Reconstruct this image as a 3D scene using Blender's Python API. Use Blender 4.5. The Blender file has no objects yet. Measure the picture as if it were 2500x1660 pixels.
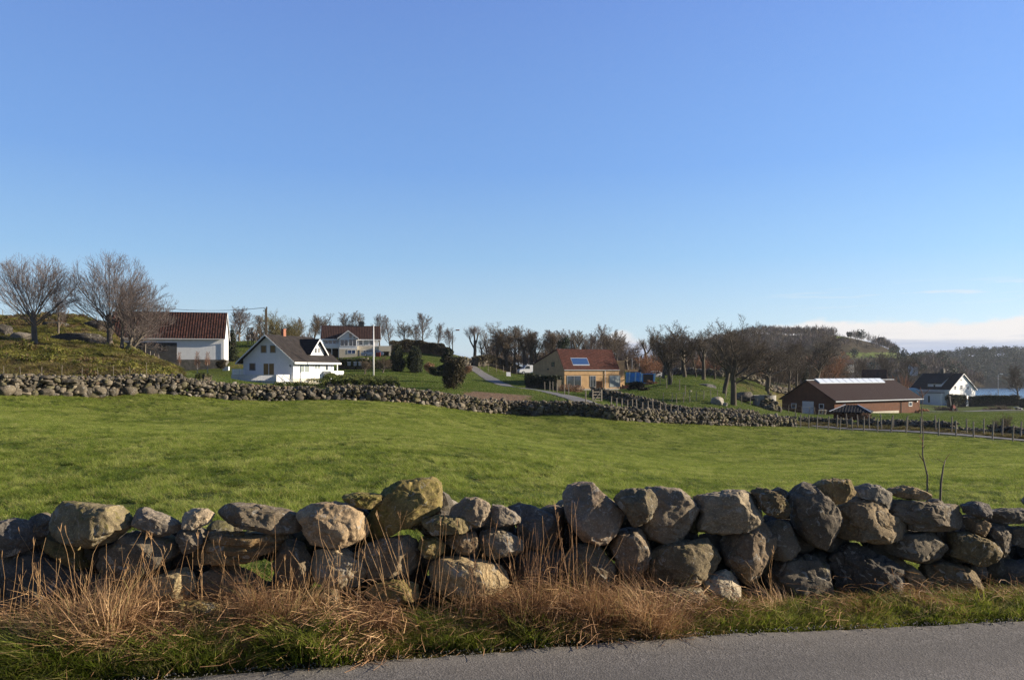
import bpy, bmesh, math, random
import numpy as np
from mathutils import Vector, Matrix, Quaternion

R = math.radians
S = bpy.context.scene
COL = S.collection
# ------------------------------------------------------------------ camera, sky, sun, exposure
F = 1907.0                      # focal length in pixels of a 2500 px wide frame
CX, HV, CZ = 1250.0, 909.0, 1.65   # principal column, horizon row, eye height
cd = bpy.data.cameras.new('camera')
cam = bpy.data.objects.new('camera', cd)
COL.objects.link(cam)
cam.location = (0, 0, CZ)
cam.rotation_euler = (R(90), 0, 0)
cd.sensor_width = 36.0
cd.lens = 36.0 * F / 2500.0
cd.shift_y = (HV - 830.0) / 2500.0
cd.clip_start = 0.1
cd.clip_end = 20000
S.camera = cam

SUN_EL, SUN_AZ = 18.5, 5.0      # azimuth counted from +x (right) towards +y (ahead)
sl = bpy.data.lights.new('sun', 'SUN')
sl.energy = 5.0
sl.angle = R(0.53)
sl.color = (1.0, 0.86, 0.66)
so = bpy.data.objects.new('sun', sl)
COL.objects.link(so)
sdir = Vector((math.cos(R(SUN_EL)) * math.cos(R(SUN_AZ)), math.cos(R(SUN_EL)) * math.sin(R(SUN_AZ)), math.sin(R(SUN_EL))))
so.rotation_euler = sdir.to_track_quat('Z', 'Y').to_euler()
so.location = (30, 10, 30)

W = bpy.data.worlds.new('World')
S.world = W
W.use_nodes = True
S.view_settings.view_transform = 'Standard'
S.view_settings.look = 'None'
S.view_settings.exposure = 1.0
S.view_settings.gamma = 1.0
S.cycles.use_denoising = True
S.cycles.denoising_input_passes = 'RGB_ALBEDO_NORMAL'
S.cycles.denoising_prefilter = 'NONE'
S.cycles.max_bounces = 5
S.cycles.diffuse_bounces = 2
S.cycles.glossy_bounces = 2
S.cycles.transmission_bounces = 3
S.cycles.transparent_max_bounces = 6


class NT:
    """small node-graph builder"""
    def __init__(s, tree):
        s.t = tree
        s.n = tree.nodes
        s.l = tree.links
    def add(s, typ, **kw):
        n = s.n.new(typ)
        for k, v in kw.items():
            setattr(n, k, v)
        return n
    def put(s, sock, v):
        if v is None:
            return
        if isinstance(v, bpy.types.NodeSocket):
            s.l.new(v, sock)
        else:
            sock.default_value = v
    def math(s, op, a, b=None, c=None, clamp=False):
        n = s.add('ShaderNodeMath', operation=op, use_clamp=clamp)
        s.put(n.inputs[0], a); s.put(n.inputs[1], b); s.put(n.inputs[2], c)
        return n.outputs[0]
    def vmath(s, op, a, b=None):
        n = s.add('ShaderNodeVectorMath', operation=op)
        s.put(n.inputs[0], a); s.put(n.inputs[1], b)
        return n.outputs[0]
    def noise(s, vec, scale, detail=4.0, rough=0.55, dist=0.0):
        n = s.add('ShaderNodeTexNoise')
        s.put(n.inputs['Vector'], vec)
        n.inputs['Scale'].default_value = scale
        n.inputs['Detail'].default_value = detail
        n.inputs['Roughness'].default_value = rough
        n.inputs['Distortion'].default_value = dist
        return n.outputs['Fac']
    def voro(s, vec, scale, feature='F1', out='Distance', rnd=1.0):
        n = s.add('ShaderNodeTexVoronoi', feature=feature)
        s.put(n.inputs['Vector'], vec)
        n.inputs['Scale'].default_value = scale
        n.inputs['Randomness'].default_value = rnd
        return n.outputs[out]
    def wave(s, vec, scale, direction='X', dist=0.0, profile='SIN'):
        n = s.add('ShaderNodeTexWave', wave_type='BANDS', bands_direction=direction, wave_profile=profile)
        s.put(n.inputs['Vector'], vec)
        n.inputs['Scale'].default_value = scale
        n.inputs['Distortion'].default_value = dist
        return n.outputs['Fac']
    def ramp(s, fac, stops, interp='LINEAR'):
        n = s.add('ShaderNodeValToRGB')
        s.put(n.inputs[0], fac)
        cr = n.color_ramp
        cr.interpolation = interp
        while len(cr.elements) < len(stops):
            cr.elements.new(0.5)
        for e, (p, c) in zip(cr.elements, stops):
            e.position = p
            if not isinstance(c, (tuple, list)):
                c = (c, c, c)
            e.color = (*c[:3], 1)
        return n.outputs[0]
    def step(s, fac, a, b):
        n = s.add('ShaderNodeMapRange', interpolation_type='SMOOTHSTEP')
        s.put(n.inputs['Value'], fac)
        s.put(n.inputs['From Min'], a); s.put(n.inputs['From Max'], b)
        return n.outputs[0]
    def mix(s, fac, a, b, mode='MIX'):
        n = s.add('ShaderNodeMix', data_type='RGBA', blend_type=mode)
        s.put(n.inputs[0], fac)
        for k, v in ((6, a), (7, b)):
            if isinstance(v, (tuple, list)):
                v = (*v[:3], 1)
            s.put(n.inputs[k], v)
        return n.outputs[2]
    def scale(s, vec, sc):
        n = s.add('ShaderNodeMapping')
        s.put(n.inputs['Vector'], vec)
        n.inputs['Scale'].default_value = sc
        return n.outputs[0]
    def bump(s, h, strength=0.5, dist=0.02, normal=None):
        n = s.add('ShaderNodeBump')
        n.inputs['Strength'].default_value = strength
        n.inputs['Distance'].default_value = dist
        s.put(n.inputs['Height'], h)
        s.put(n.inputs['Normal'], normal)
        return n.outputs[0]


def new_mat(name):
    m = bpy.data.materials.new(name)
    m.use_nodes = True
    t = NT(m.node_tree)
    b = m.node_tree.nodes['Principled BSDF']
    return m, t, b


# sky: Nishita plus a low bank of cloud far out over the sea
def build_world():
    t = NT(W.node_tree)
    bg = W.node_tree.nodes['Background']
    sky = t.add('ShaderNodeTexSky', sky_type='NISHITA')
    sky.sun_disc = False
    sky.sun_elevation = R(SUN_EL)
    sky.sun_rotation = R(90 - SUN_AZ)
    sky.altitude = 0
    sky.air_density = 1.0
    sky.dust_density = 0.25
    sky.ozone_density = 2.2
    tc = t.add('ShaderNodeTexCoord')
    sx = t.add('ShaderNodeSeparateXYZ')
    t.l.new(tc.outputs['Generated'], sx.inputs[0])
    x, y, z = sx.outputs
    az = t.math('ARCTAN2', x, y)                 # 0 ahead, + to the right
    el = t.math('ARCSINE', z)
    cv = t.add('ShaderNodeCombineXYZ')
    t.put(cv.inputs[0], az); t.put(cv.inputs[1], t.math('MULTIPLY', el, 2.4))
    n1 = t.noise(cv.outputs[0], 26.0, 6.0, 0.55)
    n2 = t.noise(cv.outputs[0], 9.0, 3.0, 0.5)
    cv2 = t.add('ShaderNodeCombineXYZ')
    t.put(cv2.inputs[0], az); t.put(cv2.inputs[1], t.math('MULTIPLY', el, 14.0))
    n3 = t.noise(cv2.outputs[0], 10.0, 5.0, 0.6)
    # upper rim of the bank rises to the right
    rim = t.math('ADD', t.math('MULTIPLY', t.step(az, 0.05, 0.42), 0.038), 0.022)
    gb = t.math('DIVIDE', t.math('SUBTRACT', az, .138), .035)
    rim = t.math('ADD', rim, t.math('MULTIPLY', t.math('EXPONENT', t.math('MULTIPLY', t.math('MULTIPLY', gb, gb), -1.0)), .024))
    rim = t.math('ADD', rim, t.math('MULTIPLY', t.math('SUBTRACT', n1, 0.5), 0.030))
    rim = t.math('ADD', rim, t.math('MULTIPLY', t.math('SUBTRACT', n2, 0.5), 0.026))
    bank = t.math('SUBTRACT', 1.0, t.step(t.math('SUBTRACT', el, rim), -0.006, 0.004))
    amt = t.math('ADD', t.math('MULTIPLY', t.step(az, 0.0, 0.13), 0.62), 0.34)
    bank = t.math('MULTIPLY', bank, amt)
    low = t.math('ADD', el, t.math('MULTIPLY', t.math('SUBTRACT', n3, 0.5), 0.030))
    ccol = t.ramp(t.math('DIVIDE', low, 0.07, clamp=True),
                  [(0.0, (1.75, 2.35, 3.6)), (0.25, (1.75, 2.2, 3.3)), (0.42, (2.3, 2.6, 3.4)), (0.60, (4.5, 4.3, 4.2)), (1.0, (4.8, 4.6, 4.45))])
    # thin streaks higher up on the right
    st = t.math('MULTIPLY', t.step(n3, 0.52, 0.68), t.math('MULTIPLY', t.step(el, 0.070, 0.084), t.math('SUBTRACT', 1.0, t.step(el, 0.090, 0.108))))
    st = t.math('MULTIPLY', t.math('MULTIPLY', st, t.step(az, 0.28, 0.42)), 0.65)
    # clear winter gradient laid over the physical sky, brighter towards the sun
    gr = t.ramp(t.math('DIVIDE', el, 1.5708, clamp=True),
                [(0.0, (3.0, 3.85, 4.35)), (0.035, (2.65, 3.65, 4.5)), (0.09, (1.60, 2.90, 4.6)), (0.16, (1.02, 2.14, 4.5)), (0.28, (.82, 1.62, 3.95)), (0.42, (.36, .84, 2.3)), (1.0, (.12, .34, 1.1))])
    sd = t.vmath('DOT_PRODUCT', tc.outputs['Generated'], tuple(sdir))
    sdn = t.n[-1].outputs['Value']
    gl = t.math('ADD', .89, t.math('MULTIPLY', t.step(sdn, 0.0, 1.0), .34))
    gl = t.math('MULTIPLY', gl, t.math('ADD', .45, t.math('MULTIPLY', t.step(y, -.6, .30), .55)))
    gv = t.add('ShaderNodeVectorMath', operation='SCALE')
    t.l.new(gr, gv.inputs[0]); t.l.new(gl, gv.inputs['Scale'])
    skyc = t.mix(.86, sky.outputs[0], gv.outputs[0])
    c = t.mix(st, skyc, (4.0, 4.3, 4.6))
    c = t.mix(bank, c, ccol)
    t.l.new(c, bg.inputs[0])
    bg.inputs[1].default_value = 0.1


build_world()

# ------------------------------------------------------------------ helpers
rng = np.random.default_rng(7)
random.seed(7)


def wp(u, v, d):
    """the point at depth d that the photograph shows at column u, row v"""
    return Vector(((u - CX) / F * d, d, CZ - (v - HV) / F * d))


def ux(u, d):
    return (u - CX) / F * d


def _hash(ix, iy, iz):
    h = (ix * 374761393 + iy * 668265263 + iz * 2147483647 * 3 + iz * 1274126177) & 0xFFFFFFFF
    h = ((h ^ (h >> 13)) * 1274126177) & 0xFFFFFFFF
    return ((h ^ (h >> 16)) & 0xFFFF) / 32767.5 - 1.0


def vnoise(P):
    P = np.asarray(P, float)
    i = np.floor(P).astype(np.int64)
    f = P - i
    f = f * f * f * (f * (f * 6 - 15) + 10)
    x, y, z = i[:, 0], i[:, 1], i[:, 2]
    fx, fy, fz = f[:, 0], f[:, 1], f[:, 2]
    r = 0
    for a in (0, 1):
        wa = fx if a else 1 - fx
        for b in (0, 1):
            wb = fy if b else 1 - fy
            for c in (0, 1):
                wc = fz if c else 1 - fz
                r = r + wa * wb * wc * _hash(x + a, y + b, z + c)
    return r


def fbm(P, octs=4, gain=0.5, lac=2.03):
    P = np.asarray(P, float)
    a, s, r = 1.0, 0.0, 0.0
    for k in range(octs):
        r = r + a * vnoise(P + 17.3 * k)
        s += a
        a *= gain
        P = P * lac
    return r / s


def mesh_np(name, V, faces, smooth=False, mats=None, midx=None):
    """faces: list of int arrays, each (n, k)"""
    me = bpy.data.meshes.new(name)
    V = np.asarray(V, np.float32)
    me.vertices.add(len(V))
    me.vertices.foreach_set('co', V.ravel())
    faces = [np.asarray(f, np.int32) for f in faces if len(f)]
    nl = sum(f.size for f in faces)
    npoly = sum(len(f) for f in faces)
    me.loops.add(nl)
    me.polygons.add(npoly)
    me.loops.foreach_set('vertex_index', np.concatenate([f.ravel() for f in faces]))
    tot = np.concatenate([np.full(len(f), f.shape[1], np.int32) for f in faces])
    st = np.concatenate([[0], np.cumsum(tot)[:-1]]).astype(np.int32)
    me.polygons.foreach_set('loop_start', st)
    for m in (mats or []):
        me.materials.append(m)
    if midx is not None:
        me.polygons.foreach_set('material_index', np.asarray(midx, np.int32))
    me.update(calc_edges=True)
    if smooth:
        me.polygons.foreach_set('use_smooth', np.ones(npoly, bool))
    me.validate()
    return me


def obj_np(name, V, faces, mat=None, parent=None, smooth=False, mats=None, midx=None):
    me = mesh_np(name, V, faces, smooth, mats or ([mat] if mat else None), midx)
    o = bpy.data.objects.new(name, me)
    COL.objects.link(o)
    if parent is not None:
        o.parent = parent
    return o


class MB:
    """collects boxes, prisms and tubes into one mesh"""
    def __init__(s):
        s.v, s.f = [], []
    def poly(s, pts, faces):
        n = len(s.v)
        s.v += [tuple(p) for p in pts]
        s.f += [tuple(i + n for i in f) for f in faces]
        return s
    def box(s, x0, x1, y0, y1, z0, z1):
        p = [(x0, y0, z0), (x1, y0, z0), (x1, y1, z0), (x0, y1, z0), (x0, y0, z1), (x1, y0, z1), (x1, y1, z1), (x0, y1, z1)]
        return s.poly(p, [(3, 2, 1, 0), (4, 5, 6, 7), (0, 1, 5, 4), (1, 2, 6, 5), (2, 3, 7, 6), (3, 0, 4, 7)])
    def prism(s, prof, axis, a, b):
        """extrude a closed 2-D profile along axis ('x','y','z') from a to b"""
        mk = {'y': lambda p, t: (p[0], t, p[1]), 'x': lambda p, t: (t, p[0], p[1]), 'z': lambda p, t: (p[0], p[1], t)}[axis]
        n = len(prof)
        pts = [mk(p, a) for p in prof] + [mk(p, b) for p in prof]
        fs = [tuple(range(n)), tuple(range(2 * n - 1, n - 1, -1))]
        fs += [(i, i + n, (i + 1) % n + n, (i + 1) % n) for i in range(n)]
        return s.poly(pts, fs)
    def beam(s, p, q, w, h, up=(0, 0, 1)):
        p, q = Vector(p), Vector(q)
        d = (q - p).normalized()
        sx = d.cross(Vector(up))
        if sx.length < 1e-4:
            sx = d.cross(Vector((1, 0, 0)))
        sx.normalize()
        sy = sx.cross(d)
        c = [p + sx * a * w / 2 + sy * b * h / 2 for a, b in ((-1, -1), (1, -1), (1, 1), (-1, 1))]
        c += [x + (q - p) for x in c]
        return s.poly(c, [(3, 2, 1, 0), (4, 5, 6, 7), (0, 1, 5, 4), (1, 2, 6, 5), (2, 3, 7, 6), (3, 0, 4, 7)])
    def tube(s, pts, rad, n=8, caps=True):
        pts = [Vector(p) for p in pts]
        if not isinstance(rad, (list, tuple)):
            rad = [rad] * len(pts)
        rings = []
        for i, p in enumerate(pts):
            d = (pts[min(i + 1, len(pts) - 1)] - pts[max(i - 1, 0)]).normalized()
            a = d.cross(Vector((0.31, 0.9, 0.2))).normalized()
            b = d.cross(a)
            rings.append([p + (a * math.cos(2 * math.pi * k / n) + b * math.sin(2 * math.pi * k / n)) * rad[i] for k in range(n)])
        v = [q for r in rings for q in r]
        f = []
        for i in range(len(pts) - 1):
            for k in range(n):
                f.append((i * n + k, i * n + (k + 1) % n, (i + 1) * n + (k + 1) % n, (i + 1) * n + k))
        if caps:
            f.append(tuple(range(n - 1, -1, -1)))
            f.append(tuple((len(pts) - 1) * n + k for k in range(n)))
        return s.poly(v, f)
    def disc(s, c, axis, r, w, n=16):
        c, ax = Vector(c), Vector(axis).normalized()
        return s.tube([c - ax * w / 2, c + ax * w / 2], r, n)
    def build(s, name, mat, parent=None, bevel=0.0, smooth=False, seg=2):
        me = bpy.data.meshes.new(name)
        me.from_pydata(s.v, [], s.f)
        if mat is not None:
            me.materials.append(mat)
        bm = bmesh.new()
        bm.from_mesh(me)
        bmesh.ops.recalc_face_normals(bm, faces=bm.faces)
        if bevel:
            bmesh.ops.bevel(bm, geom=list(bm.edges), offset=bevel, segments=seg, affect='EDGES', clamp_overlap=True)
        if smooth:
            for f in bm.faces:
                f.smooth = True
        bm.to_mesh(me)
        bm.free()
        o = bpy.data.objects.new(name, me)
        COL.objects.link(o)
        if parent is not None:
            o.parent = parent
        return o


def tag(o, label=None, cat=None, group=None, kind=None):
    if label: o['label'] = label
    if cat: o['category'] = cat
    if group: o['group'] = group
    if kind: o['kind'] = kind
    return o


def thing(name, label, cat, loc=(0, 0, 0), rz=0.0, group=None):
    o = bpy.data.objects.new(name, None)
    o.empty_display_size = 0.2
    COL.objects.link(o)
    o.location = loc
    o.rotation_euler = (0, 0, rz)
    return tag(o, label, cat, group)


def hide_col(name):
    """a collection that is never linked to the scene: sources for scattered grass"""
    return bpy.data.collections.new(name)


def scatter(name, pts, rot, scl, idx, sources, label_kind='stuff'):
    """grass-like stuff: instances of SOURCES on points, as one object"""
    me = bpy.data.meshes.new(name)
    me.vertices.add(len(pts))
    me.vertices.foreach_set('co', np.asarray(pts, np.float32).ravel())
    for nm, typ, arr in (('rot', 'FLOAT_VECTOR', rot), ('scl', 'FLOAT_VECTOR', scl)):
        a = me.attributes.new(nm, typ, 'POINT')
        a.data.foreach_set('vector', np.asarray(arr, np.float32).ravel())
    a = me.attributes.new('idx', 'INT', 'POINT')
    a.data.foreach_set('value', np.asarray(idx, np.int32))
    o = bpy.data.objects.new(name, me)
    COL.objects.link(o)
    c = hide_col(name + '_sources')
    for s_ in sources:
        c.objects.link(s_)
    g = bpy.data.node_groups.new(name, 'GeometryNodeTree')
    g.interface.new_socket('Geometry', in_out='INPUT', socket_type='NodeSocketGeometry')
    g.interface.new_socket('Geometry', in_out='OUTPUT', socket_type='NodeSocketGeometry')
    n = g.nodes
    gi, go = n.new('NodeGroupInput'), n.new('NodeGroupOutput')
    ci = n.new('GeometryNodeCollectionInfo')
    ci.inputs['Collection'].default_value = c
    ci.inputs['Separate Children'].default_value = True
    ci.inputs['Reset Children'].default_value = True
    ip = n.new('GeometryNodeInstanceOnPoints')
    ip.inputs['Pick Instance'].default_value = True
    def attr(nm, typ):
        a_ = n.new('GeometryNodeInputNamedAttribute')
        a_.data_type = typ
        a_.inputs['Name'].default_value = nm
        return a_.outputs['Attribute']
    e2r = n.new('FunctionNodeEulerToRotation')
    g.links.new(attr('rot', 'FLOAT_VECTOR'), e2r.inputs[0])
    g.links.new(gi.outputs[0], ip.inputs['Points'])
    g.links.new(ci.outputs[0], ip.inputs['Instance'])
    g.links.new(attr('idx', 'INT'), ip.inputs['Instance Index'])
    g.links.new(e2r.outputs[0], ip.inputs['Rotation'])
    g.links.new(attr('scl', 'FLOAT_VECTOR'), ip.inputs['Scale'])
    g.links.new(ip.outputs[0], go.inputs[0])
    md = o.modifiers.new('scatter', 'NODES')
    md.node_group = g
    tag(o, kind=label_kind)
    return o
# ------------------------------------------------------------------ terrain
WALL_U = [-1600, -600, 0, 250, 500, 750, 1000, 1250, 1500, 1650, 1800, 1942, 2200, 2470, 3000, 4200]
WALL_V = [958, 962, 966, 968, 972, 978, 985, 1012, 1027, 1035, 1040, 1043, 1058, 1079, 1115, 1180]
WALL_D = [44, 45, 46, 50, 54, 58, 61, 68, 67, 71, 75, 79, 70, 60, 50, 38]


def wall_d(a):
    return np.interp(a, (np.array(WALL_U) - CX) / F, WALL_D)


CP = []          # (u, v, d) seen points; a string 'z' entry gives the height itself


def cp(*l):
    for u, v, d in l:
        CP.append((u, d, CZ - (v - HV) / F * d))


def cz(*l):
    for u, d, z in l:
        CP.append((u, d, z))


cp(*zip(WALL_U[1:-1], WALL_V[1:-1], WALL_D[1:-1]))
cz(*[(u, 3.0, 0.0) for u in (-1500, 0, 1250, 2500, 4000)])
cz(*[(u, 4.6, 0.0) for u in (-1500, 0, 1250, 2500, 4000)])
cz((-1500, 5.6, .08), (0, 5.2, .09), (1250, 5.6, .02), (2500, 6.2, -.11), (4000, 6.6, -.15))
cz((-1500, 7.5, .02), (0, 7.5, .0), (1250, 7.5, -.06), (2500, 7.8, -.18), (4000, 8, -.25))
cz((-1200, 13, .03), (0, 13, .0), (1250, 13, -.25), (2500, 13, -.48), (3600, 13, -.7))
cz((-1200, 26, .05), (0, 26, .02), (700, 26, -.25), (1250, 26, -.72), (2500, 26, -1.45), (3600, 26, -2.0))
# left hill
cp((0, 905, 56), (250, 905, 58), (400, 915, 62), (86, 843, 80), (0, 833, 80), (180, 850, 81), (268, 858, 82), (300, 865, 80), (350, 883, 84), (0, 775, 112), (120, 777, 112),
   (230, 786, 112), (60, 805, 96), (200, 815, 97), (300, 850, 100), (-300, 770, 112), (-300, 850, 72), (440, 907, 118), (550, 907, 118), (350, 905, 120), (430, 912, 90), (520, 918, 88))
cz((0, 165, 8), (250, 165, 7.5), (-400, 165, 8))
# white house and lawn
cp((595, 937, 99), (716, 937, 98), (815, 935, 106), (560, 930, 95), (912, 931, 100), (912, 914, 116), (1000, 900, 138), (850, 872, 160), (940, 873, 160), (780, 874, 160))
cz((600, 74, -.05), (800, 78, .0), (950, 80, -.05))
cp((560, 874, 130), (582, 835, 165), (683, 838, 165), (770, 848, 175), (1050, 852, 190), (1130, 872, 185), (1200, 893, 168), (1337, 893, 168), (1420, 896, 172))
# track, dirt, yellow house
cp((1181, 914, 150), (1291, 951, 99), (1438, 988, 74), (1200, 968, 77), (1120, 953, 81), (1378, 952, 125), (1516, 951, 129), (1310, 929, 137), (1290, 918, 170))
cp((1460, 962, 100), (1560, 946, 115), (1560, 934, 140), (1640, 926, 140), (1600, 975, 95))
# wooded bank on the right
cp((1635, 942, 110), (1672, 921, 135), (1717, 929, 130), (1769, 963, 112), (1791, 991, 95), (1833, 951, 145), (1873, 955, 150), (1918, 960, 170), (1700, 990, 90), (1900, 1003, 110), (1990, 950, 190))
# shed, right farmland
cp((2037, 1013, 140), (1910, 1010, 150), (2246, 1007, 154), (2100, 1013, 112), (2263, 1019, 100), (2450, 1036, 84), (1950, 1021, 100), (2318, 991, 200), (2450, 991, 190), (2300, 1004, 165), (2450, 1003, 165), (2700, 1010, 165), (2800, 1050, 90))
cz((2450, 290, -12), (2450, 390, -16), (2900, 300, -12.5), (2100, 290, -9.5), (1800, 260, -4), (1500, 250, 0.), (1250, 260, 2), (800, 260, 4), (300, 260, 4), (0, 260, 5), (-500, 260, 5))
cz(*[(u, 420, -17 if u > 1500 else -8) for u in (-600, 200, 800, 1250, 1700, 2100, 2500, 3000)])
cz(*[(u, 700, -22) for u in (-600, 400, 1250, 2100, 3000)])


def _warp(x, y):
    y = np.maximum(y, 2.6)
    a = np.clip(x / y, -1.25, 1.25)
    return np.stack([a * 2.2, np.log(y)], -1)


def _tps_fit():
    c = np.array(CP, float)
    x = (c[:, 0] - CX) / F * c[:, 1]
    p = _warp(x, c[:, 1])
    n = len(p)
    r2 = ((p[:, None] - p[None]) ** 2).sum(-1)
    K = 0.5 * r2 * np.log(r2 + 1e-12) + np.eye(n) * 2e-4
    A = np.zeros((n + 3, n + 3))
    A[:n, :n] = K
    A[:n, n] = 1; A[:n, n + 1:] = p
    A[n, :n] = 1; A[n + 1:, :n] = p.T
    b = np.zeros(n + 3)
    b[:n] = c[:, 2]
    return p, np.linalg.solve(A, b)


_TP, _TW = _tps_fit()


def ground_np(x, y):
    x, y = np.asarray(x, float), np.asarray(y, float)
    q = _warp(x, y)
    out = np.empty(len(q))
    n = len(_TP)
    for i in range(0, len(q), 20000):
        s_ = q[i:i + 20000]
        r2 = ((s_[:, None] - _TP[None]) ** 2).sum(-1)
        out[i:i + 20000] = (0.5 * r2 * np.log(r2 + 1e-12)) @ _TW[:n] + _TW[n] + s_ @ _TW[n + 1:]
    d = np.maximum(y, 2.6)
    hill = np.clip((d - 50) / 6, 0, 1)
    left = np.clip((-0.38 - np.clip(x / d, -1.25, 1.25)) / 0.06, 0, 1) * hill
    P = np.stack([x, y, 0 * x], -1)
    out = out + left * (0.55 * fbm(P * 0.22, 4) + 0.30 * np.abs(fbm(P * 0.75 + 2, 3))) + np.clip((d - 70) / 25, 0, 1) * 0.18 * fbm(P * 0.12 + 5, 3) + np.clip((d - 8) / 10, 0, 1) * 0.008 * fbm(P * 0.9, 2)
    e = road_edge(x)
    k = np.clip((y - e) / .22, 0, 1)
    out = np.where(y < e + .22, np.minimum(out, -0.014 + .05 * k), out)
    return out


def gz(x, y):
    return float(ground_np([x], [y])[0])


def on_ground(u, d, sink=0.0):
    x = ux(u, d)
    return Vector((x, d, gz(x, d) - sink))


# the road the photographer stands beside: its far edge, world metres
ROAD_EDGE = [(-14, 1.4), (-5.0, 3.45), (-1.954, 4.20), (-.942, 4.43), (.049, 4.67), (1.438, 4.95), (3.426, 5.20), (6.5, 5.5), (16, 6.3)]


def road_edge(x):
    e = np.array(ROAD_EDGE)
    return np.interp(x, e[:, 0], e[:, 1])


def front_wall_d(x):
    """depth of the near face of the roadside boulders"""
    return np.interp(x, [-14, -4, -3.0, 0, 2.0, 3.9, 16], [3.1, 4.66, 4.80, 5.25, 5.60, 5.94, 8.0])


def in_field(x, y):
    x, y = np.asarray(x, float), np.asarray(y, float)
    return (y > front_wall_d(x) + 0.55) & (y < wall_d(x / np.maximum(y, 1)) - 0.1)


# farm track between the far wall and the van; second track behind the right fence
TRACK = [(1466, 1000, 70, 2.1), (1438, 988, 75, 2.2), (1380, 972, 84, 2.3), (1291, 949, 99, 2.4), (1230, 930, 122, 2.5), (1181, 914, 150, 2.6), (1120, 905, 168, 2.6)]


def mat_ground():
    m, t, b = new_mat('ground_cover')
    geo = t.add('ShaderNodeNewGeometry')
    p = geo.outputs['Position']
    at = t.add('ShaderNodeVertexColor', layer_name='zone')
    sp = t.add('ShaderNodeSeparateColor')
    t.l.new(at.outputs[0], sp.inputs[0])
    field, rough, dirt = sp.outputs
    n1 = t.noise(p, 0.35, 5)
    n2 = t.noise(p, 2.6, 5, 0.6)
    n3 = t.noise(p, 13.0, 4, 0.7)
    n4 = t.noise(p, 0.09, 3)
    g = t.ramp(n2, [(0.25, (.035, .055, .010)), (0.5, (.080, .115, .016)), (0.75, (.14, .165, .030))])
    g = t.mix(t.step(n1, .35, .7), g, (.060, .070, .018))
    g = t.mix(t.math('MULTIPLY', t.step(n3, .5, .7), .6), g, (.035, .032, .012))
    lawn = t.ramp(n2, [(0.3, (.038, .060, .012)), (0.6, (.080, .100, .018)), (0.8, (.11, .11, .03))])
    rg = t.ramp(t.math('ADD', t.math('MULTIPLY', n2, .6), t.math('MULTIPLY', n1, .4)),
                [(0.30, (.018, .022, .008)), (0.42, (.050, .050, .014)), (0.53, (.095, .080, .022)), (0.62, (.15, .105, .04)), (0.72, (.10, .055, .025))])
    rg = t.mix(t.step(n4, .42, .62), rg, t.ramp(n2, [(0.3, (.05, .03, .015)), (0.6, (.14, .082, .04)), (0.8, (.20, .13, .06))]))
    dt = t.ramp(n2, [(0.3, (.10, .065, .04)), (0.7, (.22, .15, .10))])
    c = t.mix(field, lawn, g)
    c = t.mix(rough, c, rg)
    c = t.mix(dirt, c, dt)
    t.l.new(c, b.inputs['Base Color'])
    b.inputs['Roughness'].default_value = 0.95
    b.inputs['Specular IOR Level'].default_value = 0.1
    h = t.math('ADD', t.math('MULTIPLY', n2, 0.7), t.math('MULTIPLY', n3, 0.35))
    t.l.new(t.bump(h, 0.9, 0.35), b.inputs['Normal'])
    return m


def build_terrain():
    ys = np.concatenate([np.linspace(-40, 2.4, 12), np.geomspace(2.8, 700, 330)])
    tx = np.linspace(-1, 1, 331)
    tx = 0.75 * tx + 0.25 * tx ** 3
    X = tx[None, :] * (0.95 * np.abs(ys)[:, None] + 7)
    Y = np.repeat(ys[:, None], len(tx), 1)
    x, y = X.ravel(), Y.ravel()
    z = ground_np(x, y)
    V = np.stack([x, y, z], -1)
    nr, nc = X.shape
    i = np.arange((nr - 1) * (nc - 1))
    r, c = i // (nc - 1), i % (nc - 1)
    q = np.stack([r * nc + c, r * nc + c + 1, (r + 1) * nc + c + 1, (r + 1) * nc + c], -1)
    o = obj_np('ground', V, [q], mat_ground(), smooth=True)
    tag(o, kind='structure')
    a = x / np.maximum(y, 1)
    u = a * F + CX
    zone = np.zeros((len(x), 4), np.float32)
    zone[:, 3] = 1
    field = in_field(x, y).astype(float)
    zone[:, 0] = field
    wob = 8 * fbm(V * 0.05, 3)
    rough = np.clip((440 + wob * 4 - u) / 40, 0, 1) * (y > wall_d(a) - .5)
    rough = np.maximum(rough, np.clip((y - 178) / 10, 0, 1) * (u < 1750))
    rough = np.maximum(rough, ((u > 540) & (u < 780) & (y > 118 + wob)).astype(float) * .8)
    # bank between the right-hand track and the field beyond
    rough = np.maximum(rough, ((u > 1950) & (y > wall_d(a) + 3.2) & (y < wall_d(a) + 8.5)).astype(float))
    rough = np.maximum(rough, ((y > road_edge(x) - .3) & (y < front_wall_d(x) + .5)).astype(float) * .9)
    rough = np.maximum(rough, np.clip((y - 150) / 12, 0, 1) * ((u > 1190) & (u < 1600)))
    rough = np.maximum(rough, ((u > 1600) & (u < 2000) & (y > 128 + wob) & (y < 300)).astype(float) * .7)
    zone[:, 1] = rough
    dirt = ((u > 1130) & (u < 1300) & (y > wall_d(a) + 4) & (y < 81 + wob * .3)).astype(float)
    zone[:, 2] = dirt
    at = o.data.color_attributes.new('zone', 'FLOAT_COLOR', 'POINT')
    at.data.foreach_set('color', zone.ravel())
    return o


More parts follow.
